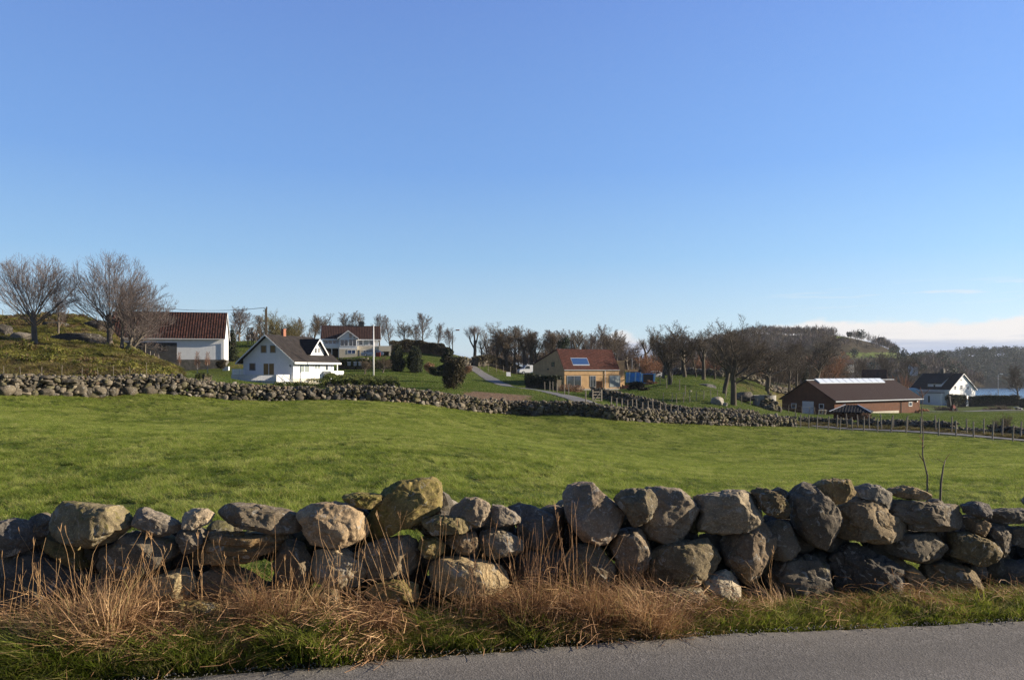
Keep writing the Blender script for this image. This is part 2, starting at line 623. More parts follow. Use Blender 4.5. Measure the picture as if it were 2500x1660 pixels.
def mat_asphalt(name, base=(.118, .110, .102), coarse=1.0, rim=False):
    m, t, b = new_mat(name)
    geo = t.add('ShaderNodeNewGeometry')
    p = geo.outputs['Position']
    n1 = t.noise(p, 1.1, 4)
    n2 = t.noise(p, 9.0, 5, .65)
    v = t.voro(p, 95.0 * coarse)
    v2 = t.voro(p, 95.0 * coarse, out='Color')
    v3 = t.noise(p, 160.0 * coarse, 2, .8)
    sp = t.add('ShaderNodeSeparateColor')
    t.l.new(v2, sp.inputs[0])
    k = t.math('ADD', t.math('MULTIPLY', sp.outputs[0], .45), t.math('ADD', t.math('MULTIPLY', n2, .35), t.math('MULTIPLY', v3, .35)))
    c = t.ramp(k, [(0.15, tuple(x * .45 for x in base)), (0.5, base), (0.72, tuple(x * 1.35 for x in base)), (0.92, tuple(x * 2.3 for x in base))])
    c = t.mix(t.math('MULTIPLY', t.step(n1, .38, .7), .35), c, tuple(x * 1.25 for x in (base[0] * 1.05, base[1], base[2] * .93)))
    if rim:
        # gravelly rim and a faintly darker wheel track beside it
        sx = t.add('ShaderNodeSeparateXYZ')
        t.l.new(p, sx.inputs[0])
        e = t.math('SUBTRACT', t.math('ADD', 4.67, t.math('MULTIPLY', sx.outputs[0], .20)), sx.outputs[1])
        e = t.math('ADD', e, t.math('MULTIPLY', t.math('SUBTRACT', n2, .5), .22))
        c = t.mix(t.math('MULTIPLY', t.math('SUBTRACT', 1.0, t.step(e, .08, .30)), .55), c, t.mix(t.step(v3, .42, .6), (.12, .105, .09), (.30, .28, .25)))
        w = t.math('MULTIPLY', t.step(e, .35, .55), t.math('SUBTRACT', 1.0, t.step(e, .75, 1.0)))
        c = t.mix(t.math('MULTIPLY', w, .35), c, tuple(x * .72 for x in base))
        c = t.mix(t.math('MULTIPLY', t.step(t.noise(p, .45, 5, .65, .6), .56, .62), .22), c, tuple(x * .6 for x in base))
    t.l.new(c, b.inputs['Base Color'])
    b.inputs['Roughness'].default_value = 0.85
    b.inputs['Specular IOR Level'].default_value = 0.3
    t.l.new(t.bump(t.math('ADD', v, t.math('MULTIPLY', v3, .7)), 0.5, 0.004), b.inputs['Normal'])
    return m


def ribbon(name, pts, mat, lift):
    """pts: (x, y, half width); a sheet that follows the ground"""
    P = np.array(pts, float)
    s = np.concatenate([[0], np.cumsum(np.hypot(*np.diff(P[:, :2], axis=0).T))])
    n = max(24, int(s[-1] / 1.2))
    q = np.linspace(0, s[-1], n)
    C = np.stack([np.interp(q, s, P[:, k]) for k in range(3)], -1)
    for _ in range(4):
        C[1:-1] = (C[:-2] + 2 * C[1:-1] + C[2:]) / 4
    d = np.gradient(C[:, :2], axis=0)
    d /= np.linalg.norm(d, axis=1)[:, None]
    nrm = np.stack([-d[:, 1], d[:, 0]], -1)
    m = 7
    off = np.linspace(-1, 1, m)
    X = C[:, None, 0] + nrm[:, None, 0] * off[None] * C[:, None, 2]
    Y = C[:, None, 1] + nrm[:, None, 1] * off[None] * C[:, None, 2]
    jit = 0.10 * np.array([vnoise(np.array([[i * .7, 3.3, k]])) for i in range(n) for k in (0, 9)]).reshape(n, 2)
    X[:, 0] += jit[:, 0] * nrm[:, 0]; Y[:, 0] += jit[:, 0] * nrm[:, 1]
    X[:, -1] += jit[:, 1] * nrm[:, 0]; Y[:, -1] += jit[:, 1] * nrm[:, 1]
    Z = ground_np(X.ravel(), Y.ravel()).reshape(n, m) + lift
    Z[:, 1:-1] += 0.02
    V = np.stack([X, Y, Z], -1).reshape(-1, 3)
    i = np.arange((n - 1) * (m - 1))
    r, c = i // (m - 1), i % (m - 1)
    f = np.stack([r * m + c, r * m + c + 1, (r + 1) * m + c + 1, (r + 1) * m + c], -1)
    o = obj_np(name, V, [f], mat, smooth=True)
    return tag(o, kind='structure')


def build_roads():
    # near road: far edge follows ROAD_EDGE with a crumbled rim, near edge behind the camera
    xs = np.concatenate([np.linspace(-14, -5, 40), np.linspace(-4.98, 6.5, 700), np.linspace(6.6, 16, 60)])
    e = road_edge(xs)
    P = np.stack([xs, 0 * xs, 0 * xs], -1)
    e = e + 0.025 * fbm(P * 3.1, 3) + 0.018 * fbm(P * 19.0, 2)
    rows = []
    for k, dz in ((0.0, -.035), (0.03, 0.006), (0.12, 0.012), (.6, .02), (1.6, .035), (3.2, .045), (4.6, .03), (5.9, .0), (6.0, -.04)):
        rows.append(np.stack([xs + k * .2, e - k, 0 * xs + dz], -1))
    V = np.concatenate(rows)
    n = len(xs)
    i = np.arange((len(rows) - 1) * (n - 1))
    r, c = i // (n - 1), i % (n - 1)
    f = np.stack([r * n + c, (r + 1) * n + c, (r + 1) * n + c + 1, r * n + c + 1], -1)
    o = obj_np('road', V, [f], mat_asphalt('asphalt', rim=True), smooth=True)
    tag(o, kind='structure')
    # loose chippings along the rim
    cx = rng.uniform(-4, 6, 1500)
    off = -np.abs(rng.normal(0, .07, 1500)) + .03
    cy = road_edge(cx) + off
    sz = rng.uniform(.002, .006, 1500)
    ico = ICO[1]
    nv = len(ico[0])
    V = (ico[0][None] * (sz[:, None, None] * rng.uniform(.6, 1.3, (1500, 1, 3)))) + np.stack([cx, cy, 0.012 + sz * .3], -1)[:, None]
    Fc = ico[1][None] + (np.arange(1500) * nv)[:, None, None]
    g = obj_np('loose_chippings', V.reshape(-1, 3), [Fc.reshape(-1, 3)], MAT['chip'])
    tag(g, kind='stuff')
    mt = mat_asphalt('track_asphalt', (.115, .112, .108), 0.12)
    ribbon('farm_track', [(ux(u, d), d, w / 2) for u, v, d, w in TRACK], mt, 0.05)
    pts = []
    for u, d in ((1800, 84), (1880, 84), (1950, 83.5), (2050, 79.5), (2200, 73), (2350, 67), (2470, 62.5), (2750, 56), (3200, 47)):
        pts.append((ux(u, d), d + .0, .85))
    ribbon('farm_lane', pts, mt, 0.05)
    ribbon('gravel_drive', [(ux(u, d), d, 1.6) for u, d in ((2262, 161), (2330, 163), (2420, 166), (2520, 168), (2700, 172))], mt, 0.05)


def _ico(n):
    bm = bmesh.new()
    bmesh.ops.create_icosphere(bm, subdivisions=n, radius=1.0)
    V = np.array([v.co[:] for v in bm.verts])
    T = np.array([[v.index for v in f.verts] for f in bm.faces])
    bm.free()
    return V, T


ICO = {n: _ico(n) for n in (1, 2, 3, 4)}
MAT = {}


def simple(name, col, rough=0.7, var=0.25, scale=3.0, bump=0.0, bscale=20.0, metal=0.0, spec=0.4, coord='Object'):
    """plain material with mottling and an optional fine bump"""
    m, t, b = new_mat(name)
    tc = t.add('ShaderNodeTexCoord')
    p = tc.outputs[coord]
    n = t.noise(p, scale, 5, .6)
    lo, hi = tuple(c * (1 - var) for c in col), tuple(min(1, c * (1 + var)) for c in col)
    t.l.new(t.ramp(n, [(.3, lo), (.7, hi)]), b.inputs['Base Color'])
    b.inputs['Roughness'].default_value = rough
    b.inputs['Metallic'].default_value = metal
    b.inputs['Specular IOR Level'].default_value = spec
    if bump:
        t.l.new(t.bump(t.noise(p, bscale, 4, .6), bump, .03), b.inputs['Normal'])
    MAT[name] = m
    return m


simple('chip', (.15, .14, .125), .9)
build_terrain()
build_roads()
# ------------------------------------------------------------------ stone
def mat_rock(name, scale=1.0, use_attr=True, fine=True):
    m, t, b = new_mat(name)
    tc = t.add('ShaderNodeTexCoord')
    oi = t.add('ShaderNodeObjectInfo')
    off = t.math('MULTIPLY', oi.outputs['Random'], 40.0)
    if use_attr:
        p = t.vmath('ADD', tc.outputs['Object'], off)
        tint = oi.outputs['Color']
        moss_amt = oi.outputs['Alpha']
    else:
        p = tc.outputs['Object']
        a = t.add('ShaderNodeVertexColor', layer_name='tint')
        tint, moss_amt = a.outputs[0], a.outputs[1]
    s = scale
    n_big = t.noise(p, 3.5 * s, 4, .6)
    n_mid = t.noise(p, 14 * s, 6, .65)
    n_fine = t.noise(p, 70 * s, 4, .85)
    n_l = t.noise(p, 24 * s, 4, .7, .6)
    n_w = t.noise(t.vmath('ADD', p, (7.1, 3.3, 9.2)), 11 * s, 5, .75, 1.0)
    base = t.ramp(n_mid, [(.25, (.42, .41, .42)), (.45, (.78, .78, .78)), (.6, (1.05, 1.03, 1.0)), (.8, (1.5, 1.46, 1.38))])
    c = t.mix(1.0, tint, base, 'MULTIPLY')
    # grain of the granite
    c = t.mix(t.math('MULTIPLY', t.step(n_fine, .52, .70), .7), c, t.mix(1.0, tint, (2.3, 2.2, 2.05), 'MULTIPLY'))
    c = t.mix(t.math('MULTIPLY', t.step(n_fine, .46, .30), .6), c, t.mix(1.0, tint, (.35, .35, .36), 'MULTIPLY'))
    # dark weathering, pale and ochre lichen, moss on top
    c = t.mix(t.math('MULTIPLY', t.step(n_big, .50, .66), .55), c, t.mix(1.0, tint, (.45, .43, .42), 'MULTIPLY'))
    c = t.mix(t.math('MULTIPLY', t.step(n_w, .585, .615), .65), c, (.33, .315, .28))
    geo = t.add('ShaderNodeNewGeometry')
    sn = t.add('ShaderNodeSeparateXYZ')
    t.l.new(geo.outputs['Normal'], sn.inputs[0])
    up = t.math('ADD', t.math('MULTIPLY', sn.outputs[2], .20), moss_amt)
    mm = t.step(t.math('ADD', t.math('MULTIPLY', n_l, .6), t.math('ADD', t.math('MULTIPLY', n_big, .4), t.math('MULTIPLY', up, .42))), .60, .80)
    mcol = t.ramp(n_fine, [(.3, (.060, .055, .012)), (.55, (.15, .13, .030)), (.75, (.25, .21, .07))])
    c = t.mix(t.math('MULTIPLY', mm, .85), c, mcol)
    t.l.new(c, b.inputs['Base Color'])
    b.inputs['Roughness'].default_value = .93
    b.inputs['Specular IOR Level'].default_value = .22
    h = t.math('ADD', t.math('MULTIPLY', n_fine, .35), t.math('MULTIPLY', n_mid, 1.0))
    if fine:
        t.l.new(t.bump(h, .8, .018 / s), b.inputs['Normal'])
    MAT[name] = m
    return m


mat_rock('boulder_rock')
mat_rock('field_rock', .45, use_attr=False)
mat_rock('outcrop_rock', .35)


def outline_radius(poly, th):
    """distance from the polygon's centre to its outline along each angle, slightly smoothed"""
    P = np.array(poly, float)
    c = P.mean(0)
    area = 0
    cc = np.zeros(2)
    for i in range(len(P)):
        p, q = P[i], P[(i + 1) % len(P)]
        k = p[0] * q[1] - q[0] * p[1]
        area += k
        cc += (p + q) * k
    c = cc / (3 * area)
    g = np.linspace(-math.pi, math.pi, 361)
    rr = np.zeros(361)
    for i in range(len(P)):
        p, q = P[i] - c, P[(i + 1) % len(P)] - c
        e = q - p
        dx, dy = np.cos(g), np.sin(g)
        den = dx * e[1] - dy * e[0]
        den = np.where(np.abs(den) < 1e-9, 1e-9, den)
        t = (p[0] * e[1] - p[1] * e[0]) / den
        s = (p[0] * dy - p[1] * dx) / den
        ok = (s >= -1e-6) & (s <= 1 + 1e-6) & (t > 0)
        rr = np.where(ok, np.maximum(rr, t), rr)
    k = np.exp(-np.linspace(-2, 2, 7) ** 2)
    k /= k.sum()
    ext = np.concatenate([rr[-4:-1], rr, rr[1:4]])
    rr = np.convolve(ext, k, 'valid')
    return c, np.interp(th, g, rr)


def boulder(poly, label, tint=(.22, .205, .185), moss=0.0, push=0.0, cuts=4, thick=1.0, rough=1.0, seed=0, layer=0.0, boxy=.56, rise=0.0):
    """a stone whose near silhouette follows POLY (2500 px columns and rows) at the wall's own depth"""
    r_ = np.random.default_rng(1000 + seed)
    P = np.array(poly, float)
    um = P[:, 0].mean()
    d0 = 5.3
    for _ in range(3):
        d0 = float(front_wall_d(ux(um, d0)))
    w, h = np.ptp(P[:, 0]), np.ptp(P[:, 1])
    sc = d0 / F
    half = 0.5 * (0.55 * min(w, h) + 0.45 * math.sqrt(w * h)) * sc * thick
    half = min(max(half, .10), .36)
    dc = d0 + push + half * .85
    sc = dc / F
    pw = np.stack([(P[:, 0] - CX) * sc, CZ - (P[:, 1] - HV) * sc], -1)
    V, T = ICO_H
    V = V.copy()
    th = np.arctan2(V[:, 2], V[:, 0])
    c, rr = outline_radius(pw, th)
    yy = V[:, 1]
    rho = np.sqrt(np.maximum(0, 1 - yy ** 2))
    ex = boxy
    a = np.sign(yy) * np.abs(yy) ** 1.0
    k = np.maximum(rho, 1e-6) ** ex
    Q = np.stack([np.cos(th) * rr * k, a * half, np.sin(th) * rr * k], -1)
    Q[:, 1] *= (1 - .18 * np.abs(V[:, 1]) ** 6)
    size = (w + h) / 2 * sc
    # broken faces: flat chops turned towards the road, to the right and upwards
    for i in range(cuts + 4):
        ang = r_.uniform(-.9, 1.25)
        tilt = r_.uniform(-.55, .75)
        n = np.array([math.sin(ang) * math.cos(tilt), -math.cos(ang) * math.cos(tilt), math.sin(tilt)])
        dots = Q @ n
        t0 = dots.max() * r_.uniform(.66, .90)
        soft = .002 + .010 * size * r_.uniform(0, 1) ** 2
        ov = dots - t0
        ov = np.where(ov > 0, ov - soft * (1 - np.exp(-np.maximum(ov, 0) / soft)) * .6, 0)
        Q = Q - ov[:, None] * n[None] * .96
    # many small broken facets
    for i in range(11):
        n = r_.normal(0, 1, 3)
        n[1] = -abs(n[1])
        n /= np.linalg.norm(n)
        dots = Q @ n
        t0 = dots.max() * r_.uniform(.79, .95)
        Q = Q - np.maximum(dots - t0, 0)[:, None] * n[None] * .95
    so = np.array([seed * 3.7, seed * 1.3, seed * 7.7])
    Nn = Q / np.maximum(np.linalg.norm(Q, axis=1), 1e-6)[:, None]
    dsp = .026 * size * fbm(Q / size * 2.6 + so, 3) + .014 * size * fbm(Q / size * 8 + so, 3) + .0070 * fbm(Q * 38 + so, 3)
    rid = 1 - np.abs(fbm(Q / size * 3.4 + so * 1.7, 3)) * 2
    dsp = dsp - .030 * size * np.clip(rid - .62, 0, 1) * 2.2
    if layer:
        zz = Q[:, 2] + Q[:, 0] * .10 + .03 * size * fbm(Q / size * 3 + so, 3)
        st = np.abs(((zz / (size * .16) + .5 * vnoise(Q / size * 2 + so)) % 1.0) - .5) * 2
        dsp = dsp - layer * .05 * size * (st < .32) * (np.abs(Nn[:, 2]) < .93)
    Q = Q + Nn * dsp[:, None] * rough
    # keep the outline's own width and height
    for ax, pc in ((0, 0), (2, 1)):
        a0, a1 = pw[:, pc].min() - c[pc], pw[:, pc].max() - c[pc]
        q0, q1 = Q[:, ax].min(), Q[:, ax].max()
        Q[:, ax] = a0 + (Q[:, ax] - q0) * (a1 - a0) / (q1 - q0)
    me = mesh_np('boulder', Q, [T], smooth=True, mats=[MAT['boulder_rock']])
    me.set_sharp_from_angle(angle=R(26))
    o = bpy.data.objects.new('boulder', me)
    COL.objects.link(o)
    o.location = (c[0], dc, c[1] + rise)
    tv = r_.uniform(.78, 1.35)
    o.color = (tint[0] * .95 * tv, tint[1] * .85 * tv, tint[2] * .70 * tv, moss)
    return tag(o, label, 'boulder', 'boulders of the roadside dry stone wall')


def _ico_h():
    bm = bmesh.new()
    bmesh.ops.create_icosphere(bm, subdivisions=6, radius=1.0)
    V = np.array([v.co[:] for v in bm.verts])
    T = np.array([[v.index for v in f.verts] for f in bm.faces])
    bm.free()
    return V, T


ICO_H = _ico_h()
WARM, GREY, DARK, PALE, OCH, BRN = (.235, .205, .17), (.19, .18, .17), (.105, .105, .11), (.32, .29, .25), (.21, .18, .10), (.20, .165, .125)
# outlines read off four enlarged quarters of the wall: A starts at column 0, B 600, C 1200, D 1800; 3.0157 units per pixel
ST = [
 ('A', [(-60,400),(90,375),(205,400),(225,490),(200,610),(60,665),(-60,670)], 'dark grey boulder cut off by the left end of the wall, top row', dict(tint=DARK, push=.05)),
 ('A', [(215,370),(300,335),(370,350),(385,430),(340,520),(280,540),(215,520)], 'small dark stone wedged left of the big lichen speckled cap boulder', dict(tint=GREY, push=.16)),
 ('A', [(375,330),(440,255),(560,262),(720,288),(860,290),(945,385),(930,460),(840,545),(700,600),(560,570),(420,545),(320,470),(330,410)], 'big flat-topped boulder speckled with white and ochre lichen near the left end', dict(tint=(.19,.175,.13), moss=.20, cuts=3, push=-.04)),
 ('A', [(300,500),(430,560),(555,610),(560,700),(640,740),(600,760),(480,720),(380,640),(310,590)], 'olive wedge stone tucked beneath the lichen speckled cap boulder', dict(tint=OCH, moss=.25, push=.10)),
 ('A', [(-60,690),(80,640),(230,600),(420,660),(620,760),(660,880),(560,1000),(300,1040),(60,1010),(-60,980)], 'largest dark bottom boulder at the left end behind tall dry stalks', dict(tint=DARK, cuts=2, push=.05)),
 ('A', [(960,320),(1060,300),(1170,350),(1280,400),(1340,450),(1290,490),(1200,510),(1100,480),(1010,430)], 'angular grey top stone sloping down to the right, before the small square stone', dict(tint=GREY, cuts=5, boxy=.5)),
 ('A', [(1345,340),(1390,305),(1500,310),(1560,350),(1530,410),(1440,460),(1345,450)], 'small square pinkish stone on top, left of the long rounded slab', dict(tint=PALE, cuts=5, boxy=.5)),
 ('A', [(860,560),(960,470),(1100,470),(1250,520),(1345,580),(1310,660),(1230,750),(1080,800),(900,830),(760,760),(740,600)], 'large dark round boulder with moss top under the angular grey stone', dict(tint=(.15,.145,.135), cuts=2, moss=.1)),
 ('A', [(1290,500),(1380,455),(1460,465),(1480,560),(1430,630),(1350,640),(1310,560)], 'small mottled stone under the small square pinkish one', dict(tint=GREY, cuts=4)),
 ('A', [(1570,350),(1640,285),(1720,265),(1900,285),(2080,320),(2200,385),(2250,450),(2170,490),(2000,485),(1850,450),(1680,420),(1580,400)], 'long rounded loaf shaped slab lying on top of the layered slab', dict(tint=(.23,.21,.18), cuts=2, thick=1.3)),
 ('A', [(1480,490),(1640,470),(1900,490),(2095,515),(2040,600),(1900,660),(1750,710),(1500,720),(1330,715),(1380,650),(1470,590)], 'long layered brown slab with split ledges', dict(tint=(.25,.19,.12), layer=1.0, cuts=3, moss=.05, boxy=.5)),
 ('A', [(1120,830),(1230,770),(1350,760),(1410,820),(1400,920),(1320,990),(1200,1020),(1000,1060),(920,1000),(960,900)], 'pale yellowish boulder lit on its right side beside the tall straw tuft', dict(tint=(.30,.27,.19), cuts=4, push=-.06)),
 ('A', [(1420,830),(1560,740),(1720,725),(1830,770),(1950,870),(2015,940),(1960,1020),(1830,1070),(1650,1040),(1480,960)], 'large round-backed boulder under the layered slab, a green gap at its right', dict(tint=(.24,.21,.17), cuts=3)),
 ('A', [(1150,1080),(1290,990),(1420,985),(1560,1020),(1640,1090),(1600,1170),(1350,1190),(1180,1170)], 'low olive boulder half sunk in brown grass, left of the bright green tuft', dict(tint=OCH, moss=.2, push=-.25)),
 ('A', [(650,790),(760,770),(900,850),(900,960),(750,1000),(660,950)], 'dark bottom stone hidden behind the tallest straw tuft', dict(tint=DARK, push=.08)),
 ('B', [(200,700),(240,610),(310,530),(400,570),(470,700),(495,800),(450,890),(380,900),(280,880),(210,800)], 'upright dark stone with a lit right rim, between the two green gaps', dict(tint=(.18,.165,.14), cuts=3)),
 ('B', [(370,340),(480,275),(620,255),(740,280),(830,340),(860,400),(895,480),(880,560),(780,590),(620,590),(460,560),(400,520),(430,450),(400,380)], 'large pinkish tan boulder left of the tall mossy slab', dict(tint=(.33,.275,.21), cuts=4, push=-.05)),
 ('B', [(700,210),(830,185),(960,200),(1040,215),(1020,260),(910,305),(800,295),(720,255)], 'flat yellow-green mossy stone lying on the pinkish tan boulder', dict(tint=OCH, moss=.45, push=.04, thick=1.6, boxy=.5)),
 ('B', [(990,190),(1080,130),(1250,100),(1380,82),(1425,160),(1440,240),(1400,310),(1290,390),(1150,450),(1010,520),(920,530),(860,490),(870,400),(950,290)], 'tallest slanting slab covered with yellow-green moss, standing above the wall', dict(tint=(.20,.175,.09), moss=.36, cuts=7, boxy=.36, push=.02)),
 ('B', [(1510,290),(1600,230),(1700,222),(1790,270),(1815,330),(1770,410),(1690,450),(1580,440),(1500,370)], 'smooth round grey boulder on top, right of the tall mossy slab', dict(tint=(.27,.245,.215), cuts=1)),
 ('B', [(1370,340),(1420,305),(1500,330),(1560,370),(1480,390),(1400,385)], 'small dark stone filling the notch behind the smooth round grey boulder', dict(tint=DARK, push=.2)),
 ('B', [(1290,390),(1400,355),(1550,360),(1665,380),(1680,440),(1600,480),(1470,490),(1370,500),(1330,450)], 'flat mossy grey slab lying under the smooth round grey boulder', dict(tint=(.22,.20,.13), moss=.22, cuts=4, thick=1.4, push=-.05, boxy=.5)),
 ('B', [(1810,280),(1880,285),(1960,330),(2030,390),(2020,410),(1940,430),(1850,440),(1790,400)], 'thin grey wedge stone sloping right on the top row, beside the round boulder', dict(tint=GREY, cuts=4, boxy=.5)),
 ('B', [(470,620),(560,600),(700,605),(740,600),(840,660),(895,740),(890,830),(840,900),(750,910),(650,890),(540,850),(490,760)], 'whitish egg-shaped boulder brightly lit, behind thin stalks', dict(tint=(.38,.345,.28), cuts=4, push=-.05)),
 ('B', [(810,620),(900,560),(1030,515),(1180,500),(1270,540),(1290,620),(1260,720),(1180,790),(1050,840),(920,845),(850,760)], 'large dark boulder with a granular lit right end under the tall mossy slab', dict(tint=(.215,.19,.155), cuts=2)),
 ('B', [(1270,540),(1400,520),(1470,560),(1470,620),(1400,665),(1320,680),(1280,620)], 'small ochre knobbly stone below the flat mossy grey slab', dict(tint=OCH, moss=.35, cuts=3)),
 ('B', [(1480,510),(1580,470),(1690,470),(1715,560),(1700,630),(1600,645),(1500,610),(1465,550)], 'small brown block with a cracked right face, beside the ochre knobbly stone', dict(tint=BRN, cuts=5)),
 ('B', [(1720,480),(1840,450),(1960,490),(2050,550),(2050,610),(1960,660),(1840,680),(1740,640),(1705,560)], 'grey-brown boulder with straw hanging over it, under the thin grey wedge stone', dict(tint=(.19,.175,.15), cuts=3)),
 ('B', [(1340,720),(1440,660),(1580,650),(1740,680),(1860,730),(1940,800),(1940,920),(1850,970),(1600,980),(1440,970),(1370,860)], 'big pale bottom boulder with a dimpled bright top, amid brown grass', dict(tint=(.34,.295,.21), moss=.06, cuts=4, push=-.10)),
 ('B', [(860,900),(960,860),(1120,830),(1230,870),(1270,950),(1180,1000),(980,1000),(880,960)], 'low mossy stone buried in brown grass under the dark granular boulder', dict(tint=OCH, moss=.3, push=-.12)),
 ('B', [(490,960),(580,900),(660,900),(690,1000),(680,1080),(580,1080),(500,1020)], 'small sunken stone in brown grass below the whitish egg-shaped boulder', dict(tint=BRN, moss=.15, push=-.12)),
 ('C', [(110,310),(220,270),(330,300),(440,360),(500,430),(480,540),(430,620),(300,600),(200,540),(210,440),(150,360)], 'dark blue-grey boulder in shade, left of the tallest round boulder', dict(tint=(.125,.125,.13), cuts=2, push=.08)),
 ('C', [(520,210),(570,140),(670,112),(740,130),(830,200),(920,270),(990,330),(995,400),(950,480),(870,550),(790,580),(680,540),(600,470),(550,390),(525,300)], 'tallest round dark granite boulder on the top row near the middle', dict(tint=(.20,.175,.155), cuts=3, push=-.04)),
 ('C', [(900,240),(980,165),(1090,155),(1180,165),(1225,230),(1225,290),(1180,370),(1130,440),(1040,440),(990,330)], 'dark faceted boulder with an orange lichen edge overlapping its round neighbour', dict(tint=(.15,.14,.115), moss=.15, cuts=6, push=-.08, boxy=.5)),
 ('C', [(1130,150),(1230,140),(1370,155),(1480,200),(1530,270),(1560,340),(1540,440),(1470,520),(1370,560),(1240,565),(1130,520),(1080,450),(1060,300),(1090,200)], 'very large round boulder behind the dark faceted one', dict(tint=(.20,.185,.165), cuts=3, push=.03)),
 ('C', [(1500,220),(1620,190),(1800,165),(1930,165),(2005,210),(2000,320),(1980,380),(1880,470),(1700,500),(1560,500),(1530,440),(1570,330)], 'long flat-topped boulder with a grooved bright right end on the top row', dict(tint=(.21,.195,.165), cuts=4, boxy=.5)),
 ('C', [(700,560),(770,580),(850,680),(930,790),(945,860),(880,910),(760,880),(660,800),(560,780),(500,740),(520,650),(600,580)], 'boulder with a bright curved right flank standing among the reddish stalks', dict(tint=(.22,.20,.165), cuts=3, push=.02)),
 ('C', [(870,600),(930,500),(1020,450),(1110,490),(1190,590),(1170,680),(1110,770),(1030,820),(960,820),(910,720)], 'upright egg-shaped boulder under the dark faceted one', dict(tint=(.205,.18,.155), cuts=2)),
 ('C', [(1180,640),(1260,580),(1420,545),(1600,530),(1690,620),(1705,720),(1650,780),(1500,840),(1340,880),(1230,880),(1160,800),(1150,720)], 'broad oval boulder with an olive top beneath the very large round one', dict(tint=(.215,.195,.15), moss=.06, cuts=3, push=-.05)),
 ('C', [(1700,560),(1760,480),(1900,430),(2020,400),(2090,480),(2111,570),(2080,680),(2020,790),(1970,870),(1900,880),(1830,830),(1740,730)], 'big dark slanting boulder with a granular sunlit right edge', dict(tint=(.20,.17,.14), cuts=2, push=-.03)),
 ('C', [(1500,870),(1640,790),(1730,755),(1820,800),(1853,880),(1840,980),(1800,1070),(1700,1070),(1640,1000),(1560,920)], 'pale bluish-white boulder standing on the grass', dict(tint=(.36,.35,.32), cuts=4, push=-.06)),
 ('C', [(1200,920),(1330,885),(1560,895),(1640,1000),(1640,1060),(1480,1110),(1330,1080),(1250,1000)], 'grey block with a mossy flat top, left of the pale bluish-white boulder', dict(tint=(.24,.225,.18), moss=.15, cuts=5, push=-.14, boxy=.48)),
 ('C', [(760,1150),(860,1090),(1000,1075),(1090,1120),(1100,1180),(1020,1230),(900,1250),(800,1230)], 'lone fallen stone lying in the verge beside the tarmac', dict(tint=(.28,.26,.20), cuts=4, push=-.34, boxy=.5)),
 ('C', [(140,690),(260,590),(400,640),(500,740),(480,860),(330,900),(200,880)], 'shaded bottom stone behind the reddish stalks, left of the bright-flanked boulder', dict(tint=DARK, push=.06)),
 ('C', [(850,980),(960,920),(1080,930),(1100,1000),(1000,1050),(860,1050)], 'small mossy stone under draped grass, above the lone fallen stone', dict(tint=OCH, moss=.3, push=-.10)),
 ('D', [(115,170),(200,155),(300,200),(400,270),(418,310),(370,380),(290,370),(200,320),(170,240)], 'brown grooved stone on top, left of the pointed black slab', dict(tint=(.20,.17,.12), moss=.1, cuts=4, layer=.4)),
 ('D', [(255,175),(310,150),(390,200),(400,255),(350,260),(290,230)], 'small grey stone behind the brown grooved one', dict(tint=GREY, push=.18)),
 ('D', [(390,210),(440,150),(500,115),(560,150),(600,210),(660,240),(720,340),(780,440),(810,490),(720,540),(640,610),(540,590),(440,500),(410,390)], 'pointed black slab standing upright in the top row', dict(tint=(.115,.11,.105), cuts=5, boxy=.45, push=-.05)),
 ('D', [(560,130),(640,90),(760,82),(860,95),(888,160),(870,220),(800,260),(720,275),(640,220),(580,170)], 'brown oval boulder perched highest on the right half of the wall', dict(tint=(.21,.175,.115), moss=.15, cuts=3, push=.04)),
 ('D', [(870,140),(960,122),(1060,140),(1140,190),(1155,240),(1120,310),(1060,260),(960,235),(880,215)], 'grey curved stone with white streaks, right of the perched brown oval boulder', dict(tint=(.17,.17,.165), cuts=3, push=.08)),
 ('D', [(1115,165),(1240,135),(1330,155),(1440,210),(1400,240),(1270,245),(1150,215)], 'thin flat brown cap stone with a white lichen ring, near the bare saplings', dict(tint=(.23,.19,.14), moss=.1, cuts=3, thick=1.6, push=.1, boxy=.5)),
 ('D', [(720,310),(860,240),(1000,225),(1080,280),(1100,350),(1200,380),(1310,440),(1300,520),(1200,545),(1000,555),(800,555),(710,540),(800,500),(770,400)], 'wide rough-faced boulder with a brightly lit pitted front', dict(tint=(.28,.245,.19), cuts=5, boxy=.5, push=-.02, rough=1.4)),
 ('D', [(1110,310),(1160,240),(1300,240),(1480,260),(1660,290),(1675,380),(1690,470),(1560,480),(1320,470),(1300,420),(1180,350)], 'broad angular block with cracked shelves under the thin cap stone', dict(tint=(.20,.185,.165), cuts=6, boxy=.46, rough=1.3)),
 ('D', [(1660,280),(1740,250),(1850,255),(1895,310),(1850,380),(1760,370),(1680,340)], 'small black boulder on top, second from the right end', dict(tint=(.11,.11,.12), cuts=4)),
 ('D', [(1680,370),(1800,365),(1865,410),(1865,500),(1820,510),(1740,490),(1690,470)], 'small brown square stone beneath the small black boulder', dict(tint=BRN, cuts=5, boxy=.5, push=.03)),
 ('D', [(1880,320),(1980,300),(2180,300),(2250,400),(2000,420),(1850,415)], 'dark flat boulder at the right end of the top row', dict(tint=(.13,.13,.13), cuts=3, push=.05)),
 ('D', [(1870,440),(1950,430),(2010,470),(2020,570),(1980,660),(1920,670),(1890,560),(1860,500)], 'upright mottled stone with a white scar, near the right end', dict(tint=GREY, cuts=4, push=.03)),
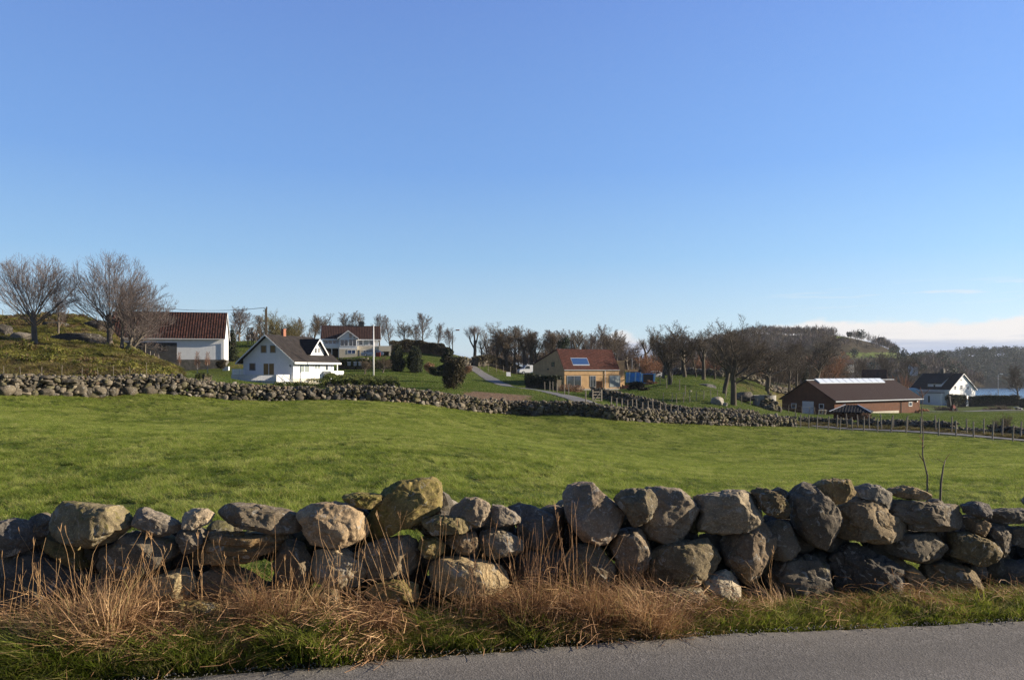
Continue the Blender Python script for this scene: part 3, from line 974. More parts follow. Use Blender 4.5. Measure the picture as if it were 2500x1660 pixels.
 ('D', [(210,400),(330,380),(400,400),(450,500),(485,600),(430,660),(340,690),(290,680),(280,560),(250,450)], 'dark rounded stone squeezed between the slanting boulder and the pointed black slab', dict(tint=(.155,.15,.14), cuts=3, push=.04)),
 ('D', [(1040,550),(1250,490),(1460,475),(1560,475),(1570,590),(1490,690),(1440,720),(1330,700),(1200,650),(1080,600)], 'black block with a fractured lit right face, middle row', dict(tint=(.12,.115,.105), cuts=6, boxy=.46)),
 ('D', [(1560,480),(1700,475),(1820,500),(1930,570),(1955,630),(1880,700),(1750,730),(1640,720),(1550,650),(1570,590)], 'smooth olive-brown boulder shaped like a fish head, right part of the middle row', dict(tint=(.19,.165,.11), moss=.08, cuts=3, push=-.03)),
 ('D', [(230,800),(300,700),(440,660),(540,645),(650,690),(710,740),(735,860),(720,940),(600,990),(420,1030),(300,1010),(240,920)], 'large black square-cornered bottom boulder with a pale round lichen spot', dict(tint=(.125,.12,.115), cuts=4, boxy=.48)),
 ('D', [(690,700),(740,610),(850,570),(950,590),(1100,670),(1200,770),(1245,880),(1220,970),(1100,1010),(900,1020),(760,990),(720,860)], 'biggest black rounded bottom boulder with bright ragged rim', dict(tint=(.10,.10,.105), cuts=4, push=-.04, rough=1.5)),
 ('D', [(1060,620),(1180,650),(1320,760),(1400,860),(1435,930),(1410,1000),(1300,960),(1230,860),(1150,740)], 'brown leaning stone right behind the biggest black boulder', dict(tint=(.22,.19,.145), cuts=3, push=.06)),
 ('D', [(1380,760),(1540,690),(1650,730),(1780,810),(1860,890),(1740,930),(1560,940),(1430,920)], 'low dome-shaped boulder lit on top, lower right', dict(tint=(.23,.20,.15), cuts=3)),
 ('D', [(2010,440),(2120,430),(2250,480),(2250,580),(2100,590),(2030,560)], 'stone touching the right edge of the picture, second row', dict(tint=GREY, cuts=4, push=.06)),
 ('D', [(1840,720),(1960,690),(2100,700),(2250,680),(2250,920),(2000,940),(1850,860)], 'dark bottom stones corner boulder beneath a reddish bramble', dict(tint=DARK, cuts=3, push=.1)),
 ('D', [(1700,720),(1830,715),(1850,800),(1780,820),(1700,780)], 'tiny wedge stone under the fish-head boulder', dict(tint=GREY, push=.12)),
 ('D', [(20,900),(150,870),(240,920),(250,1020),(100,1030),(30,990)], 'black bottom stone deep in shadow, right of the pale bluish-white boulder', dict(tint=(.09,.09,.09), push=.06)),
]
OFF = {'A': 0, 'B': 600, 'C': 1200, 'D': 1800}


def build_boulders():
    for i, (reg, poly, label, kw) in enumerate(ST):
        px = [(OFF[reg] + x / 3.0157, 1140 + y / 3.0157) for x, y in poly]
        o = boulder(px, label, seed=i, **kw)
    # the wall runs on beyond both ends of the picture and has a second, hidden thickness of stones
    r_ = np.random.default_rng(5)
    for x0, x1, n in ((-6.5, -3.75, 12), (4.25, 8.5, 16)):
        for k in range(n):
            x = x0 + (x1 - x0) * (k // 2 + .5) / (n / 2)
            d = float(front_wall_d(x)) + .25
            u = CX + x / d * F
            z = .22 if k % 2 == 0 else .60
            v = HV + (CZ - z) / d * F
            th = np.linspace(0, 2 * math.pi, 9)[:-1]
            px = [(u + (115 + 30 * r_.uniform(-1, 1)) * math.cos(a), v + (72 + 18 * r_.uniform(-1, 1)) * math.sin(a)) for a in th]
            o = boulder(px, None, seed=200 + k + int(x0 * 10), tint=[GREY, WARM, DARK, BRN][k % 4])
            o['label'] = 'grey boulder of the roadside wall beyond the end of the picture'

    # unseen small stones added behind the big ones to block light, so that only the open gaps show the pasture
    tops = {}
    for reg, poly, label, kw in ST:
        for x, y in poly:
            u = OFF[reg] + x / 3.0157
            for b_ in range(int(u // 40) - 1, int(u // 40) + 2):
                tops[b_] = min(tops.get(b_, 9999), 1140 + y / 3.0157)
    C, SZ = [], []
    for k in range(520):
        u = r_.uniform(-60, 2560)
        d = float(front_wall_d(ux(u, 5.4))) + r_.uniform(.36, .62)
        v = r_.uniform(tops.get(int(u // 40), 1230) + 62, 1500)
        if any(abs(u - gu) < gw and abs(v - gv) < gh for gu, gv, gw, gh in ((630, 1390, 62, 48), (76, 1332, 24, 26), (748, 1345, 26, 28), (772, 1432, 34, 28))):
            continue
        C.append(wp(u, v, d)[:])
        SZ.append(r_.uniform(.09, .16))
    o = stones_mesh('added_gap_stones', np.array(C), np.array(SZ), r_.uniform(0, 6, len(C)), 55)
    tag(o, kind='stuff')


def stone_variants(n, seed, sub=2):
    r_ = np.random.default_rng(seed)
    out = []
    V0, T = ICO[sub]
    for k in range(n):
        V = V0 * np.array([1.0, r_.uniform(.7, 1.0), r_.uniform(.5, .85)])
        V = np.sign(V) * np.abs(V) ** .85
        for _ in range(5):
            nn = r_.normal(0, 1, 3)
            nn /= np.linalg.norm(nn)
            dts = V @ nn
            t0 = dts.max() * r_.uniform(.55, .85)
            V = V - np.maximum(dts - t0, 0)[:, None] * nn
        V = V * (1 + .16 * fbm(V * 1.7 + k * 5, 3))[:, None]
        V /= np.abs(V[:, 0]).max()
        out.append(V)
    return out, T


SV, ST_T = stone_variants(14, 3)


def rot_mats(a, b, c):
    ca, sa, cb, sb, cc, sc = np.cos(a), np.sin(a), np.cos(b), np.sin(b), np.cos(c), np.sin(c)
    one, zero = np.ones_like(a), np.zeros_like(a)
    Rz = np.stack([ca, -sa, zero, sa, ca, zero, zero, zero, one], -1).reshape(-1, 3, 3)
    Ry = np.stack([cb, zero, sb, zero, one, zero, -sb, zero, cb], -1).reshape(-1, 3, 3)
    Rx = np.stack([one, zero, zero, zero, cc, -sc, zero, sc, cc], -1).reshape(-1, 3, 3)
    return Rz @ Ry @ Rx


def stones_mesh(name, C, size, ang, seed, flat=None, parent=None):
    """one mesh of many stones: centres, half lengths, heading"""
    r_ = np.random.default_rng(seed)
    n = len(C)
    var = r_.integers(0, len(SV), n)
    VV = np.stack(SV)[var]
    if flat is not None:
        VV = VV * np.stack([np.ones(n), np.ones(n), flat], -1)[:, None]
    Rm = rot_mats(ang + r_.normal(0, .3, n) + math.pi * (r_.uniform(size=n) > .5), r_.normal(0, .28, n), r_.normal(0, .35, n))
    V = np.einsum('nij,nkj->nki', Rm, VV * size[:, None, None]) + C[:, None]
    T = ST_T[None] + (np.arange(n) * VV.shape[1])[:, None, None]
    o = obj_np(name, V.reshape(-1, 3), [T.reshape(-1, 3)], MAT['field_rock'], parent, smooth=True)
    o.data.set_sharp_from_angle(angle=R(32))
    cols = np.array([(.135, .118, .092, .02), (.095, .085, .068, .0), (.185, .16, .12, .0), (.12, .108, .062, .18), (.07, .065, .058, 0.), (.15, .115, .08, .0), (.12, .11, .07, .12), (.24, .215, .175, 0)])
    k = 1.0 * cols[r_.choice(len(cols), n, p=[.2, .2, .16, .12, .12, .06, .08, .06])] * np.concatenate([r_.uniform(.75, 1.2, (n, 1)).repeat(3, 1), np.ones((n, 1))], 1)
    at = o.data.color_attributes.new('tint', 'FLOAT_COLOR', 'POINT')
    at.data.foreach_set('color', np.repeat(k, VV.shape[1], 0).astype(np.float32).ravel())
    return o


build_boulders()
# ------------------------------------------------------------------ grass
def mat_blade(name, cols, trans=.35):
    m, t, b = new_mat(name)
    oi = t.add('ShaderNodeObjectInfo')
    geo = t.add('ShaderNodeNewGeometry')
    n = t.noise(geo.outputs['Position'], 4.5, 3)
    n2 = t.noise(geo.outputs['Position'], 40., 1)
    k = t.math('ADD', t.math('MULTIPLY', n, .55), t.math('ADD', t.math('MULTIPLY', n2, .45), t.math('MULTIPLY', t.math('SUBTRACT', oi.outputs['Random'], .5), .2)))
    st = [(.3 + .4 * i / (len(cols) - 1), c) for i, c in enumerate(cols)]
    c = t.ramp(k, st)
    t.l.new(c, b.inputs['Base Color'])
    b.inputs['Roughness'].default_value = .6
    b.inputs['Specular IOR Level'].default_value = .25
    tr = t.add('ShaderNodeBsdfTranslucent')
    t.l.new(c, tr.inputs[0])
    mx = t.add('ShaderNodeMixShader')
    mx.inputs[0].default_value = trans
    t.l.new(b.outputs[0], mx.inputs[1])
    t.l.new(tr.outputs[0], mx.inputs[2])
    t.l.new(mx.outputs[0], m.node_tree.nodes['Material Output'].inputs[0])
    MAT[name] = m
    return m


mat_blade('blade_green', [(.085, .135, .018), (.245, .315, .043), (.47, .48, .15)], .48)
mat_blade('blade_tuft', [(.045, .085, .012), (.095, .150, .020), (.17, .22, .04)], .4)
mat_blade('heath_olive', [(.035, .048, .008), (.14, .145, .024), (.30, .27, .06)], .38)
mat_blade('heath_brown', [(.035, .020, .011), (.085, .050, .024), (.15, .095, .045)], .2)
mat_blade('heath_straw', [(.10, .075, .03), (.19, .145, .06), (.30, .23, .11)], .3)
mat_blade('blade_yellow', [(.20, .20, .05), (.32, .28, .10), (.42, .35, .18)])
mat_blade('blade_verge', [(.08, .125, .013), (.18, .225, .028), (.33, .34, .08)], .5)
mat_blade('blade_straw', [(.24, .14, .068), (.46, .285, .14), (.64, .45, .25)], .3)
mat_blade('blade_rust', [(.16, .085, .045), (.32, .185, .10), (.48, .31, .17)], .3)


def blades(name, n, area, hmin, hmax, width, lean, mats, weights, seed, curl=.5, segs=3, clump=0.0, shape='square', flat=0.0, gaps=None):
    r_ = np.random.default_rng(seed)
    if shape == 'square':
        xy = r_.uniform(-area, area, (n, 2))
    else:
        rr = area * np.sqrt(r_.uniform(0, 1, n)) * (r_.uniform(0, 1, n) ** .3)
        th = r_.uniform(0, 2 * math.pi, n)
        xy = np.stack([rr * np.cos(th), rr * np.sin(th)], -1)
    if gaps is not None:
        q = fbm(np.stack([xy[:, 0] * 6.5 + seed * 9, xy[:, 1] * 6.5, 0 * xy[:, 0]], -1), 3)
        xy = xy[q > gaps]
        n = len(xy)
    h = r_.uniform(hmin, hmax, n)
    if clump:
        q = fbm(np.stack([xy[:, 0] * 6.5 + seed * 9, xy[:, 1] * 6.5, 0 * xy[:, 0]], -1), 3)
        h = h * np.clip(1 + clump * q * 2.0, .25, 2.2)
    az = r_.uniform(0, 2 * math.pi, n)
    if shape != 'square':
        az = np.arctan2(xy[:, 1], xy[:, 0]) + r_.normal(0, .9, n)
    ln = np.abs(r_.normal(lean, lean * .6, n))
    ld = np.stack([np.cos(az), np.sin(az)], -1)
    wd = np.stack([-np.sin(az + r_.uniform(-1, 1, n)), np.cos(az + r_.uniform(-1, 1, n))], -1)
    wd /= np.linalg.norm(wd, axis=1)[:, None]
    V = np.zeros((n, 2 * segs + 1, 3))
    for i in range(segs + 1):
        t = i / segs
        bx = ld * (h * (ln * t + curl * r_.uniform(.2, 1, n) * t * t * (1 if i else 0)))[:, None]
        z = h * (t - .35 * curl * t * t) * (1 - flat)
        w = width * (1 - t ** 1.5) * .5
        c = np.stack([xy[:, 0] + bx[:, 0], xy[:, 1] + bx[:, 1], z], -1)
        if i < segs:
            V[:, 2 * i, :] = c - np.stack([wd[:, 0] * w, wd[:, 1] * w, 0 * z], -1)
            V[:, 2 * i + 1, :] = c + np.stack([wd[:, 0] * w, wd[:, 1] * w, 0 * z], -1)
        else:
            V[:, 2 * i, :] = c
    k = 2 * segs + 1
    base = np.arange(n)[:, None] * k
    quads = np.concatenate([base + np.array([2 * i, 2 * i + 1, 2 * i + 3, 2 * i + 2]) for i in range(segs - 1)]) if segs > 1 else np.zeros((0, 4), int)
    tris = base + np.array([2 * segs - 2, 2 * segs - 1, 2 * segs])
    mi = r_.choice(len(mats), n, p=weights)
    me = mesh_np(name, V.reshape(-1, 3), [quads, tris], mats=mats, midx=np.concatenate([np.tile(mi, segs - 1), mi]))
    return bpy.data.objects.new(name, me)


def stalks(name, n, area, hmin, hmax, width, mat, seed, lean=.12, heads=True, wob=.02):
    r_ = np.random.default_rng(seed)
    V, Q = [], []
    for i in range(n):
        h = r_.uniform(hmin, hmax)
        x, y = r_.uniform(-area, area, 2)
        lx, ly = r_.normal(0, lean, 2)
        pts = []
        for k in range(6):
            t = k / 5
            pts.append((x + lx * h * t * (0.5 + .5 * t) + r_.normal(0, wob) * t, y + ly * h * t, h * t))
        paths = [(pts, width)]
        if heads and r_.uniform() < .35:
            p = pts[5]
            for _ in range(r_.integers(2, 6)):
                paths.append(([p, (p[0] + r_.normal(0, .008), p[1] + r_.normal(0, .008), p[2] + r_.uniform(.01, .06))], width * .9))
        for pp, w in paths:
            b = len(V)
            m = len(pp)
            for k, p in enumerate(pp):
                ww = w * (1 - .55 * k / max(1, m - 1)) * .5
                for a in range(3):
                    V.append((p[0] + ww * math.cos(a * 2.094), p[1] + ww * math.sin(a * 2.094), p[2]))
            for k in range(m - 1):
                for a in range(3):
                    Q.append((b + k * 3 + a, b + k * 3 + (a + 1) % 3, b + k * 3 + 3 + (a + 1) % 3, b + k * 3 + 3 + a))
    me = mesh_np(name, V, [np.array(Q)], mats=[mat])
    return bpy.data.objects.new(name, me)


def straw_mat(name, n, r, mats, seed, hmax=.22):
    """a tangle of fallen straw"""
    r_ = np.random.default_rng(seed)
    V, Q, mi = [], [], []
    for i in range(n):
        x, y = r_.uniform(-r, r, 2)
        z = abs(r_.normal(0, hmax * .5)) * max(.2, 1 - (x * x + y * y) / (r * r))
        az = r_.uniform(0, 6.283)
        L = r_.uniform(.10, .48)
        dz = abs(r_.normal(.10, .35))
        bend = r_.normal(0, .8)
        w = r_.uniform(.0009, .0018)
        b = len(V)
        m = 5
        for k in range(m):
            t = k / (m - 1) - .3
            a = az + bend * t
            p = (x + L * t * math.cos(a), y + L * t * math.sin(a), max(.005, z + L * dz * t - L * .5 * t * t))
            V.append((p[0] - w * math.sin(a), p[1] + w * math.cos(a), p[2] - w * .6))
            V.append((p[0] + w * math.sin(a), p[1] - w * math.cos(a), p[2] + w * .6))
        for k in range(m - 1):
            Q.append((b + 2 * k, b + 2 * k + 1, b + 2 * k + 3, b + 2 * k + 2))
        mi += [r_.integers(0, len(mats))] * (m - 1)
    me = mesh_np(name, V, [np.array(Q)], mats=mats, midx=mi)
    return bpy.data.objects.new(name, me)


def slope_euler(x, y, spin):
    e = .6
    gx = (ground_np(x + e, y) - ground_np(x - e, y)) / (2 * e)
    gy = (ground_np(x, y + e) - ground_np(x, y - e)) / (2 * e)
    out = np.zeros((len(x), 3))
    for i in range(len(x)):
        n = Vector((-gx[i], -gy[i], 1)).normalized()
        q = n.to_track_quat('Z', 'Y')
        out[i] = (q @ Quaternion((0, 0, 1), spin[i])).to_euler()[:]
    return out


def build_pasture():
    G = [MAT['blade_green'], MAT['blade_yellow']]
    fine = [blades('grass_patch', 3600, .56, .025, .080, .0072, .75, G, [.86, .14], 10 + k, clump=1.5, gaps=-.10) for k in range(4)]
    fine += [blades('grass_tuft', 190, .17, .07, .17, .009, .55, [MAT['blade_tuft'], MAT['blade_yellow']], [.94, .06], 20 + k, curl=.8, shape='round') for k in range(2)]
    # grazed pasture, denser near the camera
    pts = []
    for d0, d1, st in ((5.6, 30, .62), (30, 90, .95)):
        ys = np.arange(d0, d1, st)
        for y in ys:
            xm = y * .72 + 3.5
            xs = np.arange(-xm, xm, st)
            j = np.stack([xs + rng.uniform(-st / 3, st / 3, len(xs)), np.full(len(xs), y) + rng.uniform(-st / 3, st / 3, len(xs)), np.full(len(xs), st)], -1)
            pts.append(j)
    P = np.concatenate(pts)
    a = P[:, 0] / P[:, 1]
    ok = in_field(P[:, 0], P[:, 1])
    # the lane and its verge stay bare
    P = P[ok]
    x, y, st = P.T
    spin = rng.uniform(0, 6.28, len(x))
    tall = np.clip(1 + .6 * fbm(np.stack([x * 1.1, y * 1.1, 0 * x], -1), 3), .6, 1.6)
    s = st / .62 * .72
    sc = np.stack([s, s, (.75 + .2 * (st > .7)) * tall], -1)
    idx = rng.integers(0, 4, len(x))
    # darker ungrazed tufts, thicker in some places
    ty = 6.2 * (75 / 6.2) ** rng.uniform(0, 1, 22000)
    tx_ = rng.uniform(-1, 1, 22000) * (ty * .72 + 3)
    q = fbm(np.stack([tx_ * .3, ty * .3, 0 * ty + 2], -1), 3)
    k = in_field(tx_, ty) & (.35 * q + rng.normal(0, .35, 22000) > .10)
    tx_, ty = tx_[k], ty[k]
    ts = rng.uniform(.22, .72, len(tx_)) * (1 + ty / 50)
    x, y = np.concatenate([x, tx_]), np.concatenate([y, ty])
    spin = np.concatenate([spin, rng.uniform(0, 6.28, len(tx_))])
    sc = np.concatenate([sc, np.stack([ts * 1.2, ts * 1.2, ts * .75], -1)])
    idx = np.concatenate([idx, rng.integers(4, 6, len(tx_))])
    o = scatter('pasture_grass', np.stack([x, y, ground_np(x, y) - .012], -1), slope_euler(x, y, spin), sc, idx, fine)
    # rough tussocks on the left hill and the banks; shorter turf on the lawns
    M3 = [MAT['heath_olive'], MAT['heath_olive'], MAT['heath_straw'], MAT['heath_brown']]
    tus = [blades('tussock', 420, .38, .14, .42, .030, .35, M3, w, 40 + k, curl=.8, shape='round') for k, w in enumerate(([.62, .25, .1, .03], [.45, .35, .15, .05], [.2, .2, .35, .25]))]
    pts = []
    for y in np.geomspace(47, 130, 190):
        xs = rng.uniform(-y * .78, -y * .36, 36)
        pts.append(np.stack([xs, y + rng.uniform(-.4, .4, 36)], -1))
    for y in np.geomspace(63, 100, 60):
        xs = rng.uniform(y * .28, y * .75, 30)
        k = (y + 0 * xs > wall_d(xs / y) + 3.4) & (y < wall_d(xs / y) + 9)
        pts.append(np.stack([xs, y + 0 * xs], -1)[k])
    P = np.concatenate(pts)
    P = P[P[:, 1] > wall_d(P[:, 0] / P[:, 1]) + 1.4]
    x, y = P.T
    u = x / y * F + CX
    q = fbm(np.stack([x * .16, y * .16, 0 * x + 4], -1), 3)
    idx = np.where(q > .18, 2, np.where(q > -.12, 1, 0))
    idx = np.where(u > 1500, 2, idx)
    keep = (u < 440 - (y - 47) * .2) | (u > 1500)
    x, y, idx = x[keep], y[keep], idx[keep]
    s = rng.uniform(.7, 1.7, len(x)) * np.where(x > 0, .7, 1)
    scatter('hill_grass', np.stack([x, y, ground_np(x, y) - .03], -1), slope_euler(x, y, rng.uniform(0, 6.28, len(x))), np.stack([s, s, s * rng.uniform(.6, 1.1, len(x))], -1), idx, tus)
    # bramble and bracken clumps that give the slope its lumps
    def clump(name, seed, mats, w):
        r_ = np.random.default_rng(seed)
        n = 700
        v = r_.normal(0, 1, (n, 3)); v /= np.linalg.norm(v, axis=1)[:, None]
        v[:, 2] = np.abs(v[:, 2])
        c = v * np.array([.62, .62, .50]) * (r_.uniform(.55, 1, (n, 1)) * (1 + .3 * fbm(v * 2.3 + seed, 2))[:, None])
        a = r_.normal(0, 1, (n, 3)); a /= np.linalg.norm(a, axis=1)[:, None]
        b = r_.normal(0, 1, (n, 3)); b -= (b * a).sum(1)[:, None] * a; b /= np.linalg.norm(b, axis=1)[:, None]
        s_ = .055 * r_.uniform(.6, 1.5, (n, 1))
        V = np.stack([c - a * s_, c + b * s_ * .5, c + a * s_, c - b * s_ * .5], 1)
        return bpy.data.objects.new(name, mesh_np(name, V.reshape(-1, 3), [np.arange(4 * n).reshape(n, 4)], mats=mats, midx=r_.choice(len(mats), n, p=w)))
    BM = [MAT['heath_olive'], MAT['heath_straw'], MAT['heath_brown']]
    cl = [clump('bracken_clump', 300, BM, [.8, .1, .1]), clump('bracken_clump', 301, BM, [.6, .2, .2]), clump('bracken_clump', 302, BM, [.15, .35, .5])]
    xs, ys = [], []
    for y in np.geomspace(50, 118, 62):
        n = 26
        xs.append(rng.uniform(-y * .74, -y * .40, n)); ys.append(y + rng.uniform(-.6, .6, n))
    x, y = np.concatenate(xs), np.concatenate(ys)
    u = x / y * F + CX
    q = fbm(np.stack([x * .22, y * .22, 0 * x + 9], -1), 3)
    keep = (y > wall_d(x / y) + 2) & (q > -.10) & (u < 430 - (y - 50) * .6)
    x, y, q = x[keep], y[keep], q[keep]
    s = rng.uniform(.5, 1.7, len(x))
    idx = np.where(y > 92, rng.choice([1, 2, 2], len(x)), rng.choice([0, 0, 1, 2], len(x), p=[.4, .3, .2, .1]))
    scatter('bracken', np.stack([x, y, ground_np(x, y) - .06], -1), slope_euler(x, y, rng.uniform(0, 6.28, len(x))), np.stack([s, s, s * rng.uniform(.6, 1.1, len(x))], -1), idx, cl)
    # lawn and paddocks beyond the wall
    lawn = [blades('turf', 900, 1.1, .05, .12, .022, .45, [MAT['blade_tuft'], MAT['blade_yellow']], [.9, .1], 60 + k, clump=.8) for k in range(2)]
    pts = []
    for y in np.arange(60, 165, 1.7):
        xm = y * .75
        xs = np.arange(-y * .36, xm, 1.7) + rng.uniform(-.5, .5)
        pts.append(np.stack([xs, y + rng.uniform(-.6, .6, len(xs))], -1))
    P = np.concatenate(pts)
    x, y = P.T
    u = x / y * F + CX
    tx = np.interp(y, [70, 75, 84, 99, 122, 150, 168], [ux(1466, 70), ux(1438, 75), ux(1380, 84), ux(1291, 99), ux(1230, 122), ux(1181, 150), ux(1120, 168)])
    keep = (y > wall_d(x / y) + 1.5) & (np.abs(x - tx) > 2.0) & ~((u > 1130) & (u < 1300) & (y < 82))
    keep &= ~((u > 1780) & (y < wall_d(x / y) + 9))
    keep &= ~((u > 1890) & (u < 2300) & (y > 133) & (y < 165))
    keep &= ~((u > 2240) & (y > 158))
    x, y = x[keep], y[keep]
    s = rng.uniform(.9, 1.15, len(x))
    scatter('lawn_grass', np.stack([x, y, ground_np(x, y) - .02], -1), slope_euler(x, y, rng.uniform(0, 6.28, len(x))), np.stack([s, s, s], -1), rng.integers(0, 2, len(x)), lawn)


def build_verge():
    V3 = [MAT['blade_verge'], MAT['blade_yellow'], MAT['blade_straw'], MAT['blade_rust']]
    green = [blades('green_tuft', 230, .11, .06, .19, .0058, .4, V3[:2], [.8, .2], 80 + k, curl=.9, shape='round', segs=4) for k in range(3)]
    short = [blades('short_tuft', 200, .10, .03, .095, .005, .45, V3[:2], [.72, .28], 85 + k, curl=.8, shape='round') for k in range(3)]
    brown = [blades('brown_tuft', 240, .12, .09, .30, .0044, .50, V3[1:], [.08, .40, .52], 90 + k, curl=.9, shape='round', segs=5) for k in range(4)]
    mats = [straw_mat('straw_tangle', 420, .22, [MAT['blade_straw'], MAT['blade_rust'], MAT['blade_rust']], 95 + k) for k in range(3)]
    tall = [stalks('tall_stalks', 7, .10, .40, .82, .0050, MAT['blade_straw'], 100 + k) for k in range(3)] + [stalks('rust_stalks', 8, .10, .35, .72, .0046, MAT['blade_rust'], 104 + k) for k in range(2)]
    src = green + short + brown + mats + tall
    names = ['g'] * 3 + ['s'] * 3 + ['b'] * 4 + ['m'] * 3 + ['t'] * 3 + ['r'] * 2
    # Collection Info sorts its children by name
    order = sorted(range(len(src)), key=lambda i: src[i].name)
    by = {}
    for rank, i in enumerate(order):
        by.setdefault(names[i], []).append(rank)
    green_pts, dry_pts = [], []
    r_ = np.random.default_rng(77)
    def put(lst, kind, x, y, s, sz=1.0, lean=.15):
        lst.append((x, y, r_.normal(0, lean), r_.normal(0, lean), r_.uniform(0, 6.28), s, s * sz, r_.choice(by[kind])))
    for i in range(3700):
        x = r_.uniform(-4.6, 6.4)
        lo, hi = float(road_edge(x)) + .11, float(front_wall_d(x)) + .02
        t = r_.uniform(0, 1)
        y = lo + (hi - lo) * t
        u = x / y * F + CX
        n = float(fbm(np.array([[x * 1.3, y * 1.3, 3.0]]), 3)[0])
        dryness = np.interp(u, [-200, 150, 300, 900, 1350, 1620, 1750, 2100, 2300, 2600], [.28, .36, .66, .70, .72, .38, .05, .08, .10, .1])
        if float(fbm(np.array([[x * 2.3, y * 2.3, 8.0]]), 2)[0]) < -.16 and t > .25:
            continue
        dryness = dryness * (1 + .7 * n) + .25 * n * (u < 1650) - .75 * (t < .16) - .25 * (t < .32) + .12 * (t > .6) * (u < 1620)
        e = r_.uniform()
        if e < dryness:
            k = r_.uniform()
            if k < .52 or t < .3:
                put(dry_pts, 'b', x, y, r_.uniform(.55, 1.05) * (.42 + .6 * min(1, t * 1.5)), r_.uniform(.4, .8), .25)
            else:
                put(dry_pts, 'm', x, y, r_.uniform(.6, 1.0), r_.uniform(.6, 1.5))
        else:
            if t < .3 or u > 1620:
                put(green_pts, 's', x, y, r_.uniform(.7, 1.35) * (1.35 if u > 1600 and t > .25 else 1), r_.uniform(.7, 1.3))
            elif r_.uniform() < .6:
                put(green_pts, 'g', x, y, r_.uniform(.6, 1.0), r_.uniform(.7, 1.1))
    # tall stalks where the photograph shows them
    for u0, u1, n, hs in ((-80, 60, 6, .85), (80, 130, 4, 1.0), (190, 330, 12, 1.0), (330, 420, 4, .8), (480, 620, 8, .9), (640, 760, 8, .95), (780, 900, 9, .9), (960, 1060, 9, 1.0), (1080, 1200, 9, .9), (1200, 1330, 11, 1.0), (1300, 1460, 16, 1.05), (1480, 1600, 5, .7), (1860, 1900, 2, .6), (2400, 2480, 2, .6)):
        for _ in range((n + 2) // 3):
            u = r_.uniform(u0, u1)
            d = 5.2
            for _k in range(3):
                d = float(front_wall_d(ux(u, d)))
            d -= r_.uniform(.02, .38)
            put(dry_pts, 't' if (u < 1150 or r_.uniform() < .3) else 'r', ux(u, d), d, hs * r_.uniform(.75, 1.15), 1.0, .10)
    # dense straw sheaf by the pale yellowish boulder, and the draped grass by the mossy block
    for u0, d0, n in ((235, 4.62, 9), (255, 4.55, 5), (1570, 5.02, 7), (1290, 5.02, 5), (1420, 5.1, 6), (690, 4.85, 5)):
        for _ in range(n):
            d = d0 + r_.normal(0, .06)
            put(dry_pts, 'b', ux(u0, d) + r_.normal(0, .08), d, r_.uniform(.9, 1.3), r_.uniform(1.1, 1.6) * (1.25 if u0 < 300 else 1), .2)
    for u0, d0, n, s0 in ((470, 4.50, 12, 1.25), (740, 4.60, 20, 1.2), (110, 4.45, 14, 1.4), (20, 4.4, 12, 1.3), (180, 4.4, 8, 1.1), (1060, 4.9, 8, 1.1), (1330, 5.0, 8, 1.0), (950, 4.7, 7, .9)):
        for _ in range(n):
            d = d0 + r_.normal(0, .07)
            put(green_pts, 'g', ux(u0, d) + r_.normal(0, .10), d, s0 * r_.uniform(.8, 1.25), r_.uniform(.9, 1.2))
    for nm, lst in (('verge_grass', green_pts), ('dry_grass', dry_pts)):
        L = np.array(lst)
        z = ground_np(L[:, 0], L[:, 1]) - .005
        # the verge is heaped up towards the foot of the wall
        tt = np.clip((L[:, 1] - road_edge(L[:, 0])) / .9, 0, 1)
        cs = []
        for k, s_ in enumerate(src):
            c = bpy.data.objects.new(s_.name, s_.data) if nm == 'dry_grass' else s_
            cs.append(c)
        if nm == 'dry_grass':
            order2 = sorted(range(len(cs)), key=lambda i: cs[i].name)
        scatter(nm, np.stack([L[:, 0], L[:, 1], z], -1), L[:, 2:5], np.stack([L[:, 5], L[:, 5], L[:, 6]], -1), L[:, 7].astype(int), cs)


build_pasture()
build_verge()
# ------------------------------------------------------------------ field walls, fences
def wall_path(ud):
    P = np.array([(ux(u, d), d) for u, d in ud])
    s = np.concatenate([[0], np.cumsum(np.hypot(*np.diff(P, axis=0).T))])
    def at(q):
        return np.interp(q, s, P[:, 0]), np.interp(q, s, P[:, 1])
    return at, s[-1]


